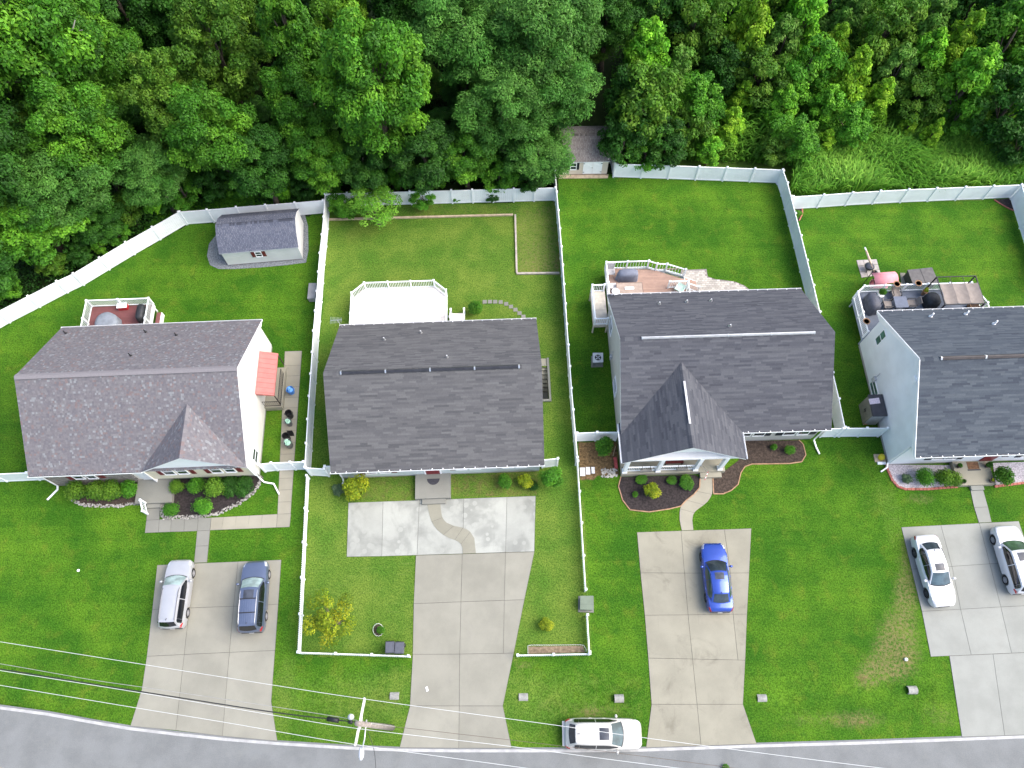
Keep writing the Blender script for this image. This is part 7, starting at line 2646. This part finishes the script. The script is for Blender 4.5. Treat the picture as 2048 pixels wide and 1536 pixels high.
part('unit_pad', MB().prism([(p.x, p.y) for p in offset_poly(pl4, -0.08)], -0.05, 0.06), conc_g, ac, world=True)

# ================================================================== culvert ends
cul_m = M('culvert_concrete', (0.27, 0.27, 0.25), 0.9, 0.2, 5, 0.01, 30)


def culvert(px, py, dirx, label, L_=0.6, r_=0.26):
    c = G(px, py)
    t = thing('culvert_pipe', label, 'culvert', (c.x, c.y, -0.22), 0, 'culvert ends in the ditch')
    mb = MB()
    n = 14
    prof = []
    for k, (xx, rr) in enumerate(((0, r_), (L_, r_), (L_, r_ - 0.05), (0.0, r_ - 0.05))):
        prof.append((xx, rr))
    vs = []
    for xx, rr in prof:
        for j in range(n):
            a = 2 * math.pi * j / n
            vs.append((dirx * (xx - 0.3 * max(0, math.sin(a)) * (1 if xx == 0 else 0) * 0), rr * math.cos(a), rr * math.sin(a) + 0.1))
    fs = []
    for i in range(3):
        for j in range(n):
            fs.append((i * n + j, i * n + (j + 1) % n, (i + 1) * n + (j + 1) % n, (i + 1) * n + j))
    for j in range(n):
        fs.append((3 * n + j, 3 * n + (j + 1) % n, (j + 1) % n, j))
    part('pipe_shell', mb.add(vs, fs), cul_m, t, smooth=False)
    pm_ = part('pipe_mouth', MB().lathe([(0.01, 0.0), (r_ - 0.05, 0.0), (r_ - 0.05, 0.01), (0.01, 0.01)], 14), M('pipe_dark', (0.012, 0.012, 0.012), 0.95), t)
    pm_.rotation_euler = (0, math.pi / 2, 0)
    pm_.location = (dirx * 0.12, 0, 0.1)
    return t


culvert(780, 1392, 1, 'concrete culvert end at the left side of the middle drive')
culvert(1056, 1394, -1, 'concrete culvert end right of the middle drive')
culvert(1229, 1397, 1, 'concrete culvert mouth left of the stained drive')
culvert(1533, 1396, -1, 'concrete culvert end right of the stained drive')
culvert(1816, 1380, 1, 'round concrete culvert mouth in the dry grass at right')
solo('lawn_cap', MB().lathe([(0.09, -0.02), (0.09, 0.05), (0.03, 0.06)], 12, tuple(G(157, 1141))), white_trim, 'white round drain cap on the left front lawn', 'drain cap')
solo('lawn_cap', MB().lathe([(0.11, -0.05), (0.11, 0.14), (0.04, 0.15)], 12, tuple(G(1811, 1319))), M('cap_white_grey', (0.6, 0.6, 0.6), 0.6), 'white topped stake cap in the dry grass at right', 'drain cap')
solo('litter', MB().box(tuple(G(854, 1378, 0.04)), (0.14, 0.28, 0.012), 0.3), white_trim, 'scrap of white paper lying on the middle drive', 'litter')

# ================================================================== dirt nook clutter
cl_m = M('white_plastic_tray', (0.7, 0.7, 0.7), 0.5, 0.2, 9)
for i, (x_, y_, w_, h_) in enumerate(((1165, 944, 0.38, 0.62), (1176, 942, 0.3, 0.55), (1186, 941, 0.24, 0.48))):
    c = G(x_, y_)
    mb = MB().bx(c.x - w_ / 2, c.x + w_ / 2, c.y - h_ / 2, c.y + h_ / 2, 0.0, 0.09).bx(c.x - w_ / 2 + 0.04, c.x + w_ / 2 - 0.04, c.y - h_ / 2 + 0.05, c.y - 0.05, 0.091, 0.13)
    solo('window_sash', mb, cl_m, '%s of the white sashes stacked at the end of the picket fence' % ['leftmost', 'middle one', 'rightmost'][i], 'window sash', 'white sashes on the dirt')
c = G(1231, 927)
solo('red_tool_case', MB().box((c.x, c.y, 0.1), (0.22, 0.85, 0.2), 0.05).box((c.x, c.y + 0.1, 0.22), (0.12, 0.3, 0.06), 0.05), M('faded_red_plastic', (0.35, 0.06, 0.06), 0.5, 0.2, 5), 'long faded red case lying by the porch wall', 'case')
solo('wooden_pole', MB().tube([G(1226, 912, 0.04), G(1231, 893, 0.06)], 0.025, 6), timber, 'thin wooden pole lying on the dirt of the nook', 'pole')
st_ = MB()
q = random.Random(8)
for k in range(60):
    c = G(q.uniform(1203, 1234), q.uniform(938, 954))
    g = q.uniform(0.25, 0.55)
    b0 = len(st_.f)
    st_.blob((c.x, c.y, 0.03), (q.uniform(0.05, 0.12), q.uniform(0.05, 0.12), 0.05), k, 0.3, 6, 4)
    for i in range(b0, len(st_.f)):
        st_.c[i] = (g, g * 0.95, g * 0.85)
o = solo('rubble', st_, stone_m, 'loose pale stones heaped by the porch corner', 'stones')
o['kind'] = 'stuff'

# ================================================================== on the porches
def mat_half(h, x_, y_, z_):
    pts = [(x_ + 0.46 * math.cos(a), y_ - 0.46 * math.sin(a)) for a in [math.pi * i / 14 for i in range(15)]]
    W_ = [h.root.location + Vector((p[0] * math.cos(h.a) - p[1] * math.sin(h.a), p[0] * math.sin(h.a) + p[1] * math.cos(h.a), 0)) for p in pts]
    return MB().prism([(p.x, p.y) for p in W_], z_, z_ + 0.015)


solo('door_mat', mat_half(H2, MATX.x, 0.05, 0.401), M('dark_mat', (0.045, 0.045, 0.055), 0.95, 0.2, 20), 'dark half round door mat on the middle porch', 'door mat')


def h2w(h, x_, y_, z_=0.0):
    return Vector((h.O.x + x_ * math.cos(h.a) - y_ * math.sin(h.a), h.O.y + x_ * math.sin(h.a) + y_ * math.cos(h.a), z_))


def hthing(h, name, label, cat, x_, y_, z_=0.0, rz=0.0, group=None):
    p = h2w(h, x_, y_, z_)
    return thing(name, label, cat, tuple(p), h.a + rz, group)


c = on_z(H4, 1946, 931.5, 0.4)
t = hthing(H4, 'door_mat', 'brown door mat with dark fringe on the pale porch', 'door mat', c.x, c.y, 0.4)
part('mat_pad', MB().bx(-0.42, 0.42, -0.25, 0.3, 0.001, 0.015), M('brown_mat', (0.16, 0.085, 0.045), 0.95, 0.3, 8), t)
part('mat_under', MB().bx(-0.48, 0.48, -0.36, -0.27, 0.001, 0.012), M('dark_mat', (0.045, 0.045, 0.055)), t)
pot_m = M('dark_pot', (0.06, 0.045, 0.04), 0.6, 0.2, 5)
terra = M('terracotta', (0.30, 0.17, 0.09), 0.8, 0.2, 5)
soil_m = M('pot_soil', (0.06, 0.035, 0.022), 0.95, 0.3, 10)


def potted(x_, y_, z_, r_, ht, label, key, s, mat=pot_m, sz=1.0, cat='potted plant', h=None):
    p = Vector((x_, y_, z_)) if h is None else h2w(h, x_, y_, z_)
    t = thing('potted_plant', label, cat, tuple(p), 0, 'potted plants')
    part('pot', MB().lathe([(r_ * 0.7, 0), (r_, ht - 0.03), (r_ * 1.08, ht - 0.03), (r_ * 1.08, ht), (r_ * 0.9, ht), (r_ * 0.88, ht - 0.04)], 16), mat, t)
    part('soil', MB().lathe([(0.01, ht - 0.06), (r_ * 0.9, ht - 0.06), (r_ * 0.9, ht - 0.05), (0.01, ht - 0.05)], 12), soil_m, t)
    if key:
        obj('foliage', PROTO[key][0], t, (0, 0, ht - 0.1), scale=(s, s, s * sz))
    return t


for (px, py, key, s, lab) in ((1920, 931, 'g_lush', 0.45, 'leafy potted plant left of the brown door mat'), (1977, 930, 'g_box_dark', 0.55, 'dark potted shrub right of the brown door mat'), (1928, 962, 'g_box_dark', 0.34, 'dark round pot plant at the left front of the pale porch'), (1986, 960, 'g_gold', 0.3, 'flowering pot at the right front of the pale porch')):
    c = G(px, py, 0.7)
    potted(c.x, c.y, 0.4, 0.17, 0.28, lab, key, s)
# red bench and rail planters on the charcoal porch
bn = hthing(H3, 'porch_bench', 'dark red cushioned bench behind the porch railing', 'bench', 4.05, -1.15, pf3)
part('seat', MB().bx(-0.65, 0.65, -0.25, 0.25, 0.36, 0.47), M('dark_red_cushion', (0.12, 0.02, 0.02), 0.8, 0.2, 6), bn)
part('backrest', MB().bx(-0.65, 0.65, 0.26, 0.34, 0.4, 0.85), M('dark_red_cushion', (0.12, 0.02, 0.02)), bn)
for sx in (-0.6, 0.6):
    for sy in (-0.2, 0.28):
        part('leg', MB().bx(sx - 0.03, sx + 0.03, sy - 0.03, sy + 0.03, 0.0, 0.36), dk, bn)
for i, x_ in enumerate((1.9, 4.5)):
    t = hthing(H3, 'rail_planter', '%s grey trough planter hung on the porch railing' % ('left' if i == 0 else 'right'), 'planter', x_, -1.92, pf3)
    part('trough', MB().bx(-0.4, 0.4, -0.1, 0.08, 0.52, 0.72), M('trough_grey', (0.16, 0.16, 0.15), 0.7, 0.2, 6), t)
    part('trough_hook', MB().bx(-0.3, -0.27, 0.0, 0.24, 0.86, 0.885).bx(0.27, 0.3, 0.0, 0.24, 0.86, 0.885).bx(-0.3, -0.27, 0.0, 0.02, 0.7, 0.86).bx(0.27, 0.3, 0.0, 0.02, 0.7, 0.86), black_plastic, t)
# small flag on a staff beside the steps
fl = hthing(H3, 'garden_flag', 'small red and white striped flag on a staff at the porch column', 'flag', 5.75, -1.9, pf3)
part('staff', MB().tube([(0, 0.0, 1.2), (0.25, -0.62, 1.75)], 0.015, 6), steel, fl)
fm = M('flag_red', (0.35, 0.03, 0.05), 0.8, 0.2, 8)
for k in range(5):
    part('stripe', MB().add([(0.25 - 0.02 * k, -0.62 + 0.0 - 0.075 * k, 1.74 - 0.17 * k), (0.32 - 0.02 * k, -0.58 - 0.075 * k, 1.74 - 0.17 * k), (0.3 - 0.02 * k, -0.655 - 0.075 * k, 1.57 - 0.17 * k), (0.23 - 0.02 * k, -0.695 - 0.075 * k, 1.57 - 0.17 * k)], [(0, 1, 2, 3)]), fm if k % 2 == 0 else white_trim, fl)
part('staff_bracket', MB().bx(-0.04, 0.04, -0.02, 0.06, 1.1, 1.3), steel, fl)

# ================================================================== things on the decks
cover_g = M('grey_cover', (0.19, 0.215, 0.25), 0.7, 0.12, 3, 0.02, 6)
cover_b = M('blue_grey_cover', (0.15, 0.165, 0.215), 0.7, 0.12, 3, 0.02, 6)
cover_k = M('black_cover', (0.022, 0.024, 0.028), 0.55, 0.25, 4, 0.02, 8)
cover_c = M('charcoal_cover', (0.06, 0.065, 0.085), 0.6, 0.2, 4, 0.02, 8)


def draped(name, label, cat, h, x_, y_, z_, sx, sy, ht, mat, seed=1, rz=0.0, round_=0.0, dome=0.06):
    """covered furniture: top sheet with sagging sides"""
    t = hthing(h, name, label, cat, x_, y_, z_, rz)
    n = 24
    q = random.Random(seed)
    mb = MB()
    rings = [(1.06, 0.0), (1.03, 0.3), (1.0, 0.8), (0.95, 0.96), (0.7, 1.0 + dome), (0.35, 1.0 + dome * 1.6)]
    ph = [q.uniform(0, 6.28) for _ in range(3)]
    vs = []
    for k, (s, zz) in enumerate(rings):
        for j in range(n):
            a = 2 * math.pi * j / n
            ca, sa = math.cos(a), math.sin(a)
            e = 0.35 + 0.65 * round_
            m_ = 1.0 / (abs(ca) ** (2 / e) + abs(sa) ** (2 / e)) ** (e / 2)
            wob = 1 + (0.05 * math.sin(3 * a + ph[0]) + 0.035 * math.sin(7 * a + ph[1])) * (1.3 - zz)
            vs.append((ca * m_ * sx / 2 * s * wob, sa * m_ * sy / 2 * s * wob, ht * zz))
    vs.append((0, 0, ht * (1.0 + dome * 1.8)))
    fs = []
    for k in range(len(rings) - 1):
        for j in range(n):
            fs.append((k * n + j, k * n + (j + 1) % n, (k + 1) * n + (j + 1) % n, (k + 1) * n + j))
    b = (len(rings) - 1) * n
    for j in range(n):
        fs.append((b + j, b + (j + 1) % n, len(vs) - 1))
    part('cover', mb.add(vs, fs), mat, t, smooth=True)
    part('furniture_frame', MB().bx(-sx * 0.3, sx * 0.3, -sy * 0.3, sy * 0.3, 0.0, ht * 0.9), black_plastic, t)
    return t


c = on_z(H1, 211, 636, 1.75)
draped('covered_table', 'grey draped round table on the red deck', 'covered table', H1, c.x, c.y - 0.25, 0.95, 1.75, 1.75, 0.75, cover_g, 3, round_=1.0)
c = on_z(H1, 281.5, 622, 1.9)
draped('covered_grill', 'black covered grill in the corner of the red deck', 'grill', H1, c.x - 0.05, c.y - 0.05, 0.95, 0.62, 1.4, 1.05, cover_k, 4, round_=0.3)
c = on_z(H1, 240, 610, 1.4)
cb = hthing(H1, 'cooler', 'red cooler with white lid on the red deck', 'cooler', c.x + 0.12, c.y - 0.02, 0.95, 0.05)
part('cooler_body', MB().bx(-0.36, 0.36, -0.2, 0.2, 0.0, 0.36), M('red_plastic', (0.45, 0.02, 0.025), 0.4, 0.1, 4), cb)
part('cooler_lid', MB().bx(-0.38, 0.38, -0.22, 0.22, 0.362, 0.44), white_trim, cb)
part('cooler_handle', MB().tube([(-0.4, -0.12, 0.2), (-0.42, 0, 0.24), (-0.4, 0.12, 0.2)], 0.015, 6), white_trim, cb)
# deck 3 furniture
c = on_z(H3, 1256.5, 543, 1.9)
draped('covered_grill', 'blue grey covered grill at the back railing of the tan deck', 'grill', H3, c.x, c.y - 0.1, 0.95, 1.65, 0.75, 1.0, cover_b, 6, round_=0.45, dome=0.1)
grey_w = M('grey_weave', (0.36, 0.35, 0.36), 0.8, 0.15, 8)


def chair(h, x_, y_, z_, rz, label, seat_m, frame_m, group, w_=0.55, d_=0.55, back=0.5, rec=0.12):
    t = hthing(h, 'patio_chair', label, 'chair', x_, y_, z_, rz, group)
    part('seat', MB().bx(-w_ / 2, w_ / 2, -d_ / 2, d_ / 2, 0.4, 0.45), seat_m, t)
    part('backrest', MB().hexa([(-w_ / 2, d_ / 2, 0.46), (w_ / 2, d_ / 2, 0.46), (w_ / 2, d_ / 2 + 0.05, 0.46), (-w_ / 2, d_ / 2 + 0.05, 0.46)], [(-w_ / 2, d_ / 2 + rec, 0.46 + back), (w_ / 2, d_ / 2 + rec, 0.46 + back), (w_ / 2, d_ / 2 + rec + 0.05, 0.46 + back), (-w_ / 2, d_ / 2 + rec + 0.05, 0.46 + back)]), seat_m, t)
    for sx in (-1, 1):
        for sy in (-1, 1):
            part('leg', MB().bx(sx * w_ / 2 - 0.02, sx * w_ / 2 + 0.02, sy * (d_ / 2 - 0.04) - 0.02, sy * (d_ / 2 - 0.04) + 0.02, 0.0, 0.4), frame_m, t)
        part('armrest', MB().bx(sx * w_ / 2 - 0.03, sx * w_ / 2 + 0.03, -d_ / 2, d_ / 2, 0.62, 0.65).bx(sx * w_ / 2 - 0.02, sx * w_ / 2 + 0.02, -d_ / 2, -d_ / 2 + 0.04, 0.45, 0.62), frame_m, t)
    return t


c = on_z(H3, 1221.5, 544, 1.35)
chair(H3, c.x, c.y, 0.95, 0.0, 'grey chair in the back left corner of the tan deck', grey_w, grey_w, 'chairs of the tan deck', back=0.55)
c = on_z(H3, 1361, 574, 1.35)
chair(H3, c.x, c.y - 0.1, 0.95, math.radians(145), 'pale green sling chair by the stair railing of the tan deck', M('pale_green_sling', (0.45, 0.6, 0.52), 0.7, 0.1, 6), M('white_frame', (0.6, 0.68, 0.66), 0.5), 'chairs of the tan deck', w_=0.65, d_=0.8, back=0.7, rec=0.35)
c = on_z(H3, 1259.5, 576.5, 1.68)
tt = hthing(H3, 'patio_table', 'long tan slatted table on the tan deck', 'table', c.x, c.y, 0.95)
slat_m = M('table_slat', (0.36, 0.28, 0.23), 0.7, 0.1, 4, tone=0.06)
for k in range(8):
    part('slat', MB().bx(-1.0, 1.0, -0.5 + 0.125 * k + 0.004, -0.5 + 0.125 * (k + 1) - 0.004, 0.70, 0.73), slat_m, tt)
part('table_rim', MB().bx(-1.05, 1.05, -0.55, -0.502, 0.68, 0.74).bx(-1.05, 1.05, 0.502, 0.55, 0.68, 0.74).bx(-1.05, -1.002, -0.5, 0.5, 0.68, 0.74).bx(1.002, 1.05, -0.5, 0.5, 0.68, 0.74), M('table_rim', (0.2, 0.14, 0.11), 0.7), tt)
for sx in (-0.95, 0.95):
    for sy in (-0.45, 0.45):
        part('leg', MB().bx(sx - 0.04, sx + 0.04, sy - 0.04, sy + 0.04, 0, 0.68), dk, tt)
c = on_z(H3, 1259, 576, 1.75)
solo_p = h2w(H3, c.x, c.y, 1.69)
solo('serving_tray', MB().box((solo_p.x, solo_p.y, solo_p.z + 0.03), (0.72, 0.22, 0.04), H3.a).box((solo_p.x, solo_p.y, solo_p.z + 0.065), (0.5, 0.05, 0.03), H3.a), white_trim, 'white narrow tray lying on the slatted table', 'tray')
c = on_z(H3, 1226, 572, 1.35)
st2 = hthing(H3, 'side_table', 'small white side table beside the slatted table', 'table', c.x + 0.05, c.y, 0.95)
part('table_top', MB().bx(-0.3, 0.3, -0.25, 0.25, 0.42, 0.46), M('off_white_top', (0.6, 0.55, 0.52), 0.7), st2)
for sx in (-0.25, 0.25):
    for sy in (-0.2, 0.2):
        part('leg', MB().bx(sx - 0.02, sx + 0.02, sy - 0.02, sy + 0.02, 0, 0.42), white_trim, st2)
# deck 4 furniture
zf = 1.2
c = on_z(H4, 1742, 597, 2.0)
draped('covered_grill', 'tall charcoal covered grill in the left corner of the blue grey deck', 'grill', H4, c.x + 0.12, c.y - 0.3, zf, 0.95, 1.55, 1.0, cover_c, 9, rz=0.12, round_=0.5, dome=0.12)
c = on_z(H4, 1803, 603, 1.95)
tc = c
tb4 = hthing(H4, 'patio_table', 'square blue grey table between four beige chairs', 'table', c.x, c.y, zf)
part('table_top', MB().bx(-0.5, 0.5, -0.5, 0.5, 0.66, 0.7), M('blue_table', (0.1, 0.12, 0.17), 0.4), tb4)
for sx in (-0.42, 0.42):
    for sy in (-0.42, 0.42):
        part('leg', MB().bx(sx - 0.025, sx + 0.025, sy - 0.025, sy + 0.025, 0, 0.66), black_plastic, tb4)
beige = M('beige_sling', (0.2, 0.175, 0.16), 0.8, 0.12, 6)
for dx, dy, rz, lab in ((-0.95, -0.05, math.pi / 2, 'left'), (0.95, 0.0, -math.pi / 2, 'right'), (0.0, -0.95, math.pi, 'front'), (-0.05, 0.95, 0.0, 'back')):
    chair(H4, tc.x + dx, tc.y + dy, zf, rz, 'beige chair at the %s side of the square deck table' % lab, beige, black_plastic, 'beige chairs of the square table', w_=0.62, d_=0.62, rec=0.2)


def rail_pot(x_, y_, lab):
    p = h2w(H4, x_, y_, zf + 0.98)
    t = thing('rail_planter', lab, 'planter', tuple(p), 0, 'coir planters on the deck railing')
    part('coir_liner', MB().lathe([(0.16, 0.0), (0.25, 0.14), (0.28, 0.16), (0.22, 0.155), (0.2, 0.12)], 14), terra, t)
    part('soil', MB().lathe([(0.01, 0.11), (0.21, 0.11), (0.21, 0.12), (0.01, 0.12)], 12), soil_m, t)
    part('bracket', MB().bx(-0.05, 0.05, -0.05, 0.05, -0.03, 0.01), black_plastic, t)


for x_, y_, lab in ((3.05, 14.72, 'left coir planter on the rear railing of the blue grey deck'), (4.75, 14.72, 'right coir planter on the rear railing of the blue grey deck'), (-0.06, 11.5, 'coir planter on the left railing of the blue grey deck')):
    rail_pot(x_, y_, lab)
potted(2.0, 14.25, zf, 0.26, 0.4, 'leafy plant in a white pot on the blue grey deck', 'g_lush', 0.8, white_trim, 1.3, h=H4)
potted(6.0, 13.9, zf, 0.24, 0.35, 'bushy green pot plant beside the shade frame', 'g_lush', 0.7, pot_m, 1.0, h=H4)
potted(5.5, 14.35, zf, 0.2, 0.5, 'orange flowering pot at the shade frame corner', 'g_gold', 0.5, terra, 1.2, h=H4)
# shade frame with beige canopy
gx0, gx1, gy0, gy1, gz = 6.3, 9.0, 11.4, 14.4, zf + 2.1
pq = [on_z(H4, x, y, gz) for x, y in ((1873.5, 553.5), (1950, 553.5), (1970, 608), (1889, 609))]
gx0, gx1, gy1, gy0 = (pq[0].x + pq[3].x) / 2, (pq[1].x + pq[2].x) / 2, (pq[0].y + pq[1].y) / 2, (pq[2].y + pq[3].y) / 2
gz_t = hthing(H4, 'shade_gazebo', 'black framed shade with a beige cloth canopy on the blue grey deck', 'gazebo', gx0, gy0, zf)
W_, D_ = gx1 - gx0, gy1 - gy0
for x_, y_ in ((0, 0), (W_, 0), (0, D_), (W_, D_)):
    part('frame_post', MB().bx(x_ - 0.04, x_ + 0.04, y_ - 0.04, y_ + 0.04, 0, 2.1), black_plastic, gz_t)
part('frame_beam', MB().bx(-0.04, W_ + 0.04, -0.03, 0.03, 2.1, 2.17).bx(-0.04, W_ + 0.04, D_ - 0.03, D_ + 0.03, 2.1, 2.17).bx(-0.03, 0.03, 0.031, D_ - 0.031, 2.1, 2.17).bx(W_ - 0.03, W_ + 0.03, 0.031, D_ - 0.031, 2.1, 2.17), black_plastic, gz_t)
for k in (1, 2):
    part('cross_bar', MB().bx(W_ * k / 3 - 0.015, W_ * k / 3 + 0.015, 0.032, D_ - 0.032, 2.1, 2.13), black_plastic, gz_t)
can_m = M('beige_canopy', (0.21, 0.18, 0.16), 0.85, 0.1, 3, 0.01, 10)
for k in range(3):
    xa, xb = 0.04 + (W_ - 0.08) * k / 3, 0.04 + (W_ - 0.08) * (k + 1) / 3
    mb = MB()
    n = 8
    vs = []
    for i in range(n + 1):
        for j in range(7):
            u, v = i / n, j / 6
            x_ = xa + (xb - xa) * v
            y_ = 0.05 + (D_ * 0.72) * u
            vs.append((x_, y_, 2.2 - 0.09 * math.sin(math.pi * v) - 0.03 * math.sin(u * math.pi * 3)))
    m7 = 7
    mb.add(vs, [(i * m7 + j, i * m7 + j + 1, (i + 1) * m7 + j + 1, (i + 1) * m7 + j) for i in range(n) for j in range(6)])
    part('canopy_panel', mb, can_m, gz_t, smooth=True)
c = on_z(H4, 1870, 600, 1.9)
draped('covered_chair', 'black covered lounge chair beside the shade frame', 'covered chair', H4, c.x - 0.1, c.y + 0.1, zf, 1.1, 1.2, 0.8, cover_k, 12, round_=0.5)
draped('covered_sofa', 'long black covered sofa under the beige canopy', 'covered sofa', H4, (gx0 + gx1) / 2 + 0.1, gy0 - 0.35, zf, 1.9, 0.8, 0.7, cover_k, 13, round_=0.3)
c = on_z(H4, 1954, 613, 1.7)
t = hthing(H4, 'wooden_planter', 'brown wooden planter box at the right end of the deck', 'planter', c.x - 0.1, c.y + 0.1, zf)
part('planter_box', MB().bx(-0.35, 0.35, -0.3, 0.3, 0, 0.45), terra, t)
part('soil', MB().bx(-0.3, 0.3, -0.25, 0.25, 0.451, 0.47), soil_m, t)
# hot tub and pink canopy behind the deck
q4 = GP([(1815, 540), (1864, 535), (1877, 565), (1827, 572)], 0.95)
ht = thing('hot_tub', 'dark brown covered hot tub behind the blue grey deck', 'hot tub', (q4[3].x, q4[3].y, 0))
part('tub_shell', MB().prism([(p.x, p.y) for p in offset_poly([(p.x, p.y) for p in q4], 0.05)], 0.0, 0.84), M('tub_brown', (0.06, 0.06, 0.06), 0.6, 0.2, 5), ht, world=True)
part('tub_cover', MB().prism([(p.x, p.y) for p in q4], 0.84, 0.97), M('tub_cover_grey', (0.085, 0.08, 0.08), 0.5, 0.2, 3), ht, world=True)
m0, m1 = (q4[0] + q4[1]) / 2, (q4[2] + q4[3]) / 2
part('cover_seam', MB().beam((m0.x, m0.y, 0.975), (m1.x, m1.y, 0.975), 0.03, 0.02), black_plastic, ht, world=True)
struct('hot_tub_pad', MB().prism([(p.x, p.y) for p in GP([(1800, 546), (1810, 546), (1812, 570), (1803, 572)])], -0.04, 0.03), conc_c)
# pink swing seat
sw = [G(1743, 546, 1.65), G(1790, 543, 1.65), G(1797, 565, 1.65), G(1750, 568, 1.65)]
ps = thing('garden_swing', 'swing seat with a curved pink canopy behind the blue grey deck', 'swing seat', (sw[3].x, sw[3].y, 0))
pk = M('faded_pink_cloth', (0.62, 0.24, 0.27), 0.8, 0.1, 3)
mb = MB()
vs = []
n = 10
for i in range(n + 1):
    u = i / n
    a, b = sw[0] + (sw[3] - sw[0]) * u, sw[1] + (sw[2] - sw[1]) * u
    z = 0.22 * math.sin(math.pi * u)
    vs += [a + Vector((0, 0, z)), b + Vector((0, 0, z)), a + Vector((0, 0, z - 0.05)), b + Vector((0, 0, z - 0.05))]
fs = []
for i in range(n):
    o_ = 4 * i
    fs += [(o_, o_ + 4, o_ + 5, o_ + 1), (o_ + 2, o_ + 3, o_ + 7, o_ + 6), (o_, o_ + 2, o_ + 6, o_ + 4), (o_ + 1, o_ + 5, o_ + 7, o_ + 3)]
part('swing_canopy', mb.add(vs, fs), pk, ps, world=True, smooth=True)
gm = MB()
for p in sw:
    part('swing_leg', MB().tube([(p.x, p.y, 0), (p.x, p.y, 1.62)], 0.03, 6), black_plastic, ps, world=True)
mid_ = (sw[0] + sw[1] + sw[2] + sw[3]) / 4
part('swing_seat', MB().box((mid_.x, mid_.y, 0.45), (1.4, 0.5, 0.08)), pk, ps, world=True)
part('seat_back', MB().box((mid_.x, mid_.y + 0.28, 0.72), (1.4, 0.07, 0.45)), pk, ps, world=True)
part('seat_hanger', MB().beam((mid_.x - 0.72, mid_.y, 0.42), (sw[0].x + 0.02, mid_.y, 1.6), 0.02, 0.02).beam((mid_.x + 0.72, mid_.y, 0.42), (sw[1].x - 0.02, mid_.y, 1.6), 0.02, 0.02), black_plastic, ps, world=True)
part('swing_frame', MB().beam(sw[0], sw[3], 0.04, 0.04).beam(sw[1], sw[2], 0.04, 0.04), black_plastic, ps, world=True)
# flagstone square with fire bowl and leaning umbrella pole
q4 = GP([(1712.5, 520.5), (1753, 518.5), (1762, 550), (1722.5, 556)])
fsq = struct('flagstone_square', MB().prism([(p.x, p.y) for p in q4], -0.04, 0.012), M('flag_joint', (0.12, 0.13, 0.08), 0.95))
flag_m = M('flagstone', (0.36, 0.33, 0.31), 0.9, 0.15, 4, tone=0.15)
for i in range(3):
    for j in range(3):
        def lerp(u, v):
            a = q4[0] + (q4[1] - q4[0]) * u
            b = q4[3] + (q4[2] - q4[3]) * u
            return a + (b - a) * v
        pp = [lerp(i / 3, j / 3), lerp((i + 1) / 3, j / 3), lerp((i + 1) / 3, (j + 1) / 3), lerp(i / 3, (j + 1) / 3)]
        part('flagstone', MB().prism([(p.x, p.y) for p in offset_poly([(p.x, p.y) for p in pp], 0.02)], 0.0, 0.035), flag_m, fsq)
c = G(1739, 533, 0.5)
fb = thing('fire_bowl', 'round black fire bowl on the flagstone square', 'fire bowl', (c.x, c.y, 0.03))
part('bowl', MB().lathe([(0.05, 0.2), (0.25, 0.25), (0.38, 0.45), (0.4, 0.5), (0.36, 0.48), (0.1, 0.3)], 18), black_plastic, fb, smooth=True)
part('bowl_lid', MB().lathe([(0.39, 0.505), (0.3, 0.62), (0.1, 0.7), (0.02, 0.71)], 18), cover_c, fb, smooth=True)
for k in range(3):
    a = k * 2.094
    part('leg', MB().tube([(0.22 * math.cos(a), 0.22 * math.sin(a), 0.25), (0.32 * math.cos(a), 0.32 * math.sin(a), 0.0)], 0.02, 6), black_plastic, fb)
um = thing('folded_umbrella', 'furled pale umbrella on a tall pole above the flagstone square', 'umbrella', tuple(G(1749, 546, 0.0)))
b_ = G(1749, 546, 0.0)
top_ = G(1730.5, 496.5, 2.9)
part('umbrella_pole', MB().tube([b_ + Vector((0, 0, 0.03)), top_], 0.025, 8), M('umbrella_pole', (0.45, 0.3, 0.2), 0.6), um, world=True)
d_ = top_ - b_
part('furled_cloth', MB().tube([b_ + d_ * 0.35, b_ + d_ * 0.5, b_ + d_ * 0.8, b_ + d_ * 0.96, top_], [0.05, 0.1, 0.08, 0.05, 0.03], 10), M('faded_pink_beige', (0.6, 0.47, 0.38), 0.8, 0.15, 5), um, world=True, smooth=True)
part('umbrella_base', MB().lathe([(0.25, 0.0), (0.25, 0.05), (0.06, 0.09), (0.04, 0.3)], 14, tuple(b_ + Vector((0, 0, 0.03)))), black_plastic, um, world=True)
part('pole_cap', MB().tube([top_ - d_ * 0.06, top_ + d_ * 0.02], 0.06, 8), white_trim, um, world=True)
# hose post and yellow reel at the pale blue gable
c = G(1765, 913, 0.4)
hr = thing('hose_reel', 'yellow hose pot on a small pad at the corner of the pale blue house', 'hose reel', (c.x, c.y, 0))
part('pad', MB().bx(-0.45, 0.35, -0.3, 0.3, -0.03, 0.06), timber, hr)
part('reel', MB().lathe([(0.2, 0.06), (0.24, 0.3), (0.18, 0.42), (0.05, 0.44)], 16), M('yellow_plastic', (0.55, 0.45, 0.02), 0.5, 0.1, 4), hr)
part('white_tray', MB().bx(-0.3, 0.3, -0.5, -0.31, 0.0, 0.12), white_trim, hr)
c = G(1729, 852, 0.25)
solo('garden_pot', MB().lathe([(0.12, 0), (0.2, 0.2), (0.17, 0.22), (0.1, 0.2)], 14, (c.x + 0.15, c.y + 0.3, 0)), terra, 'terracotta pot behind the gate fence below the cabinet', 'pot')
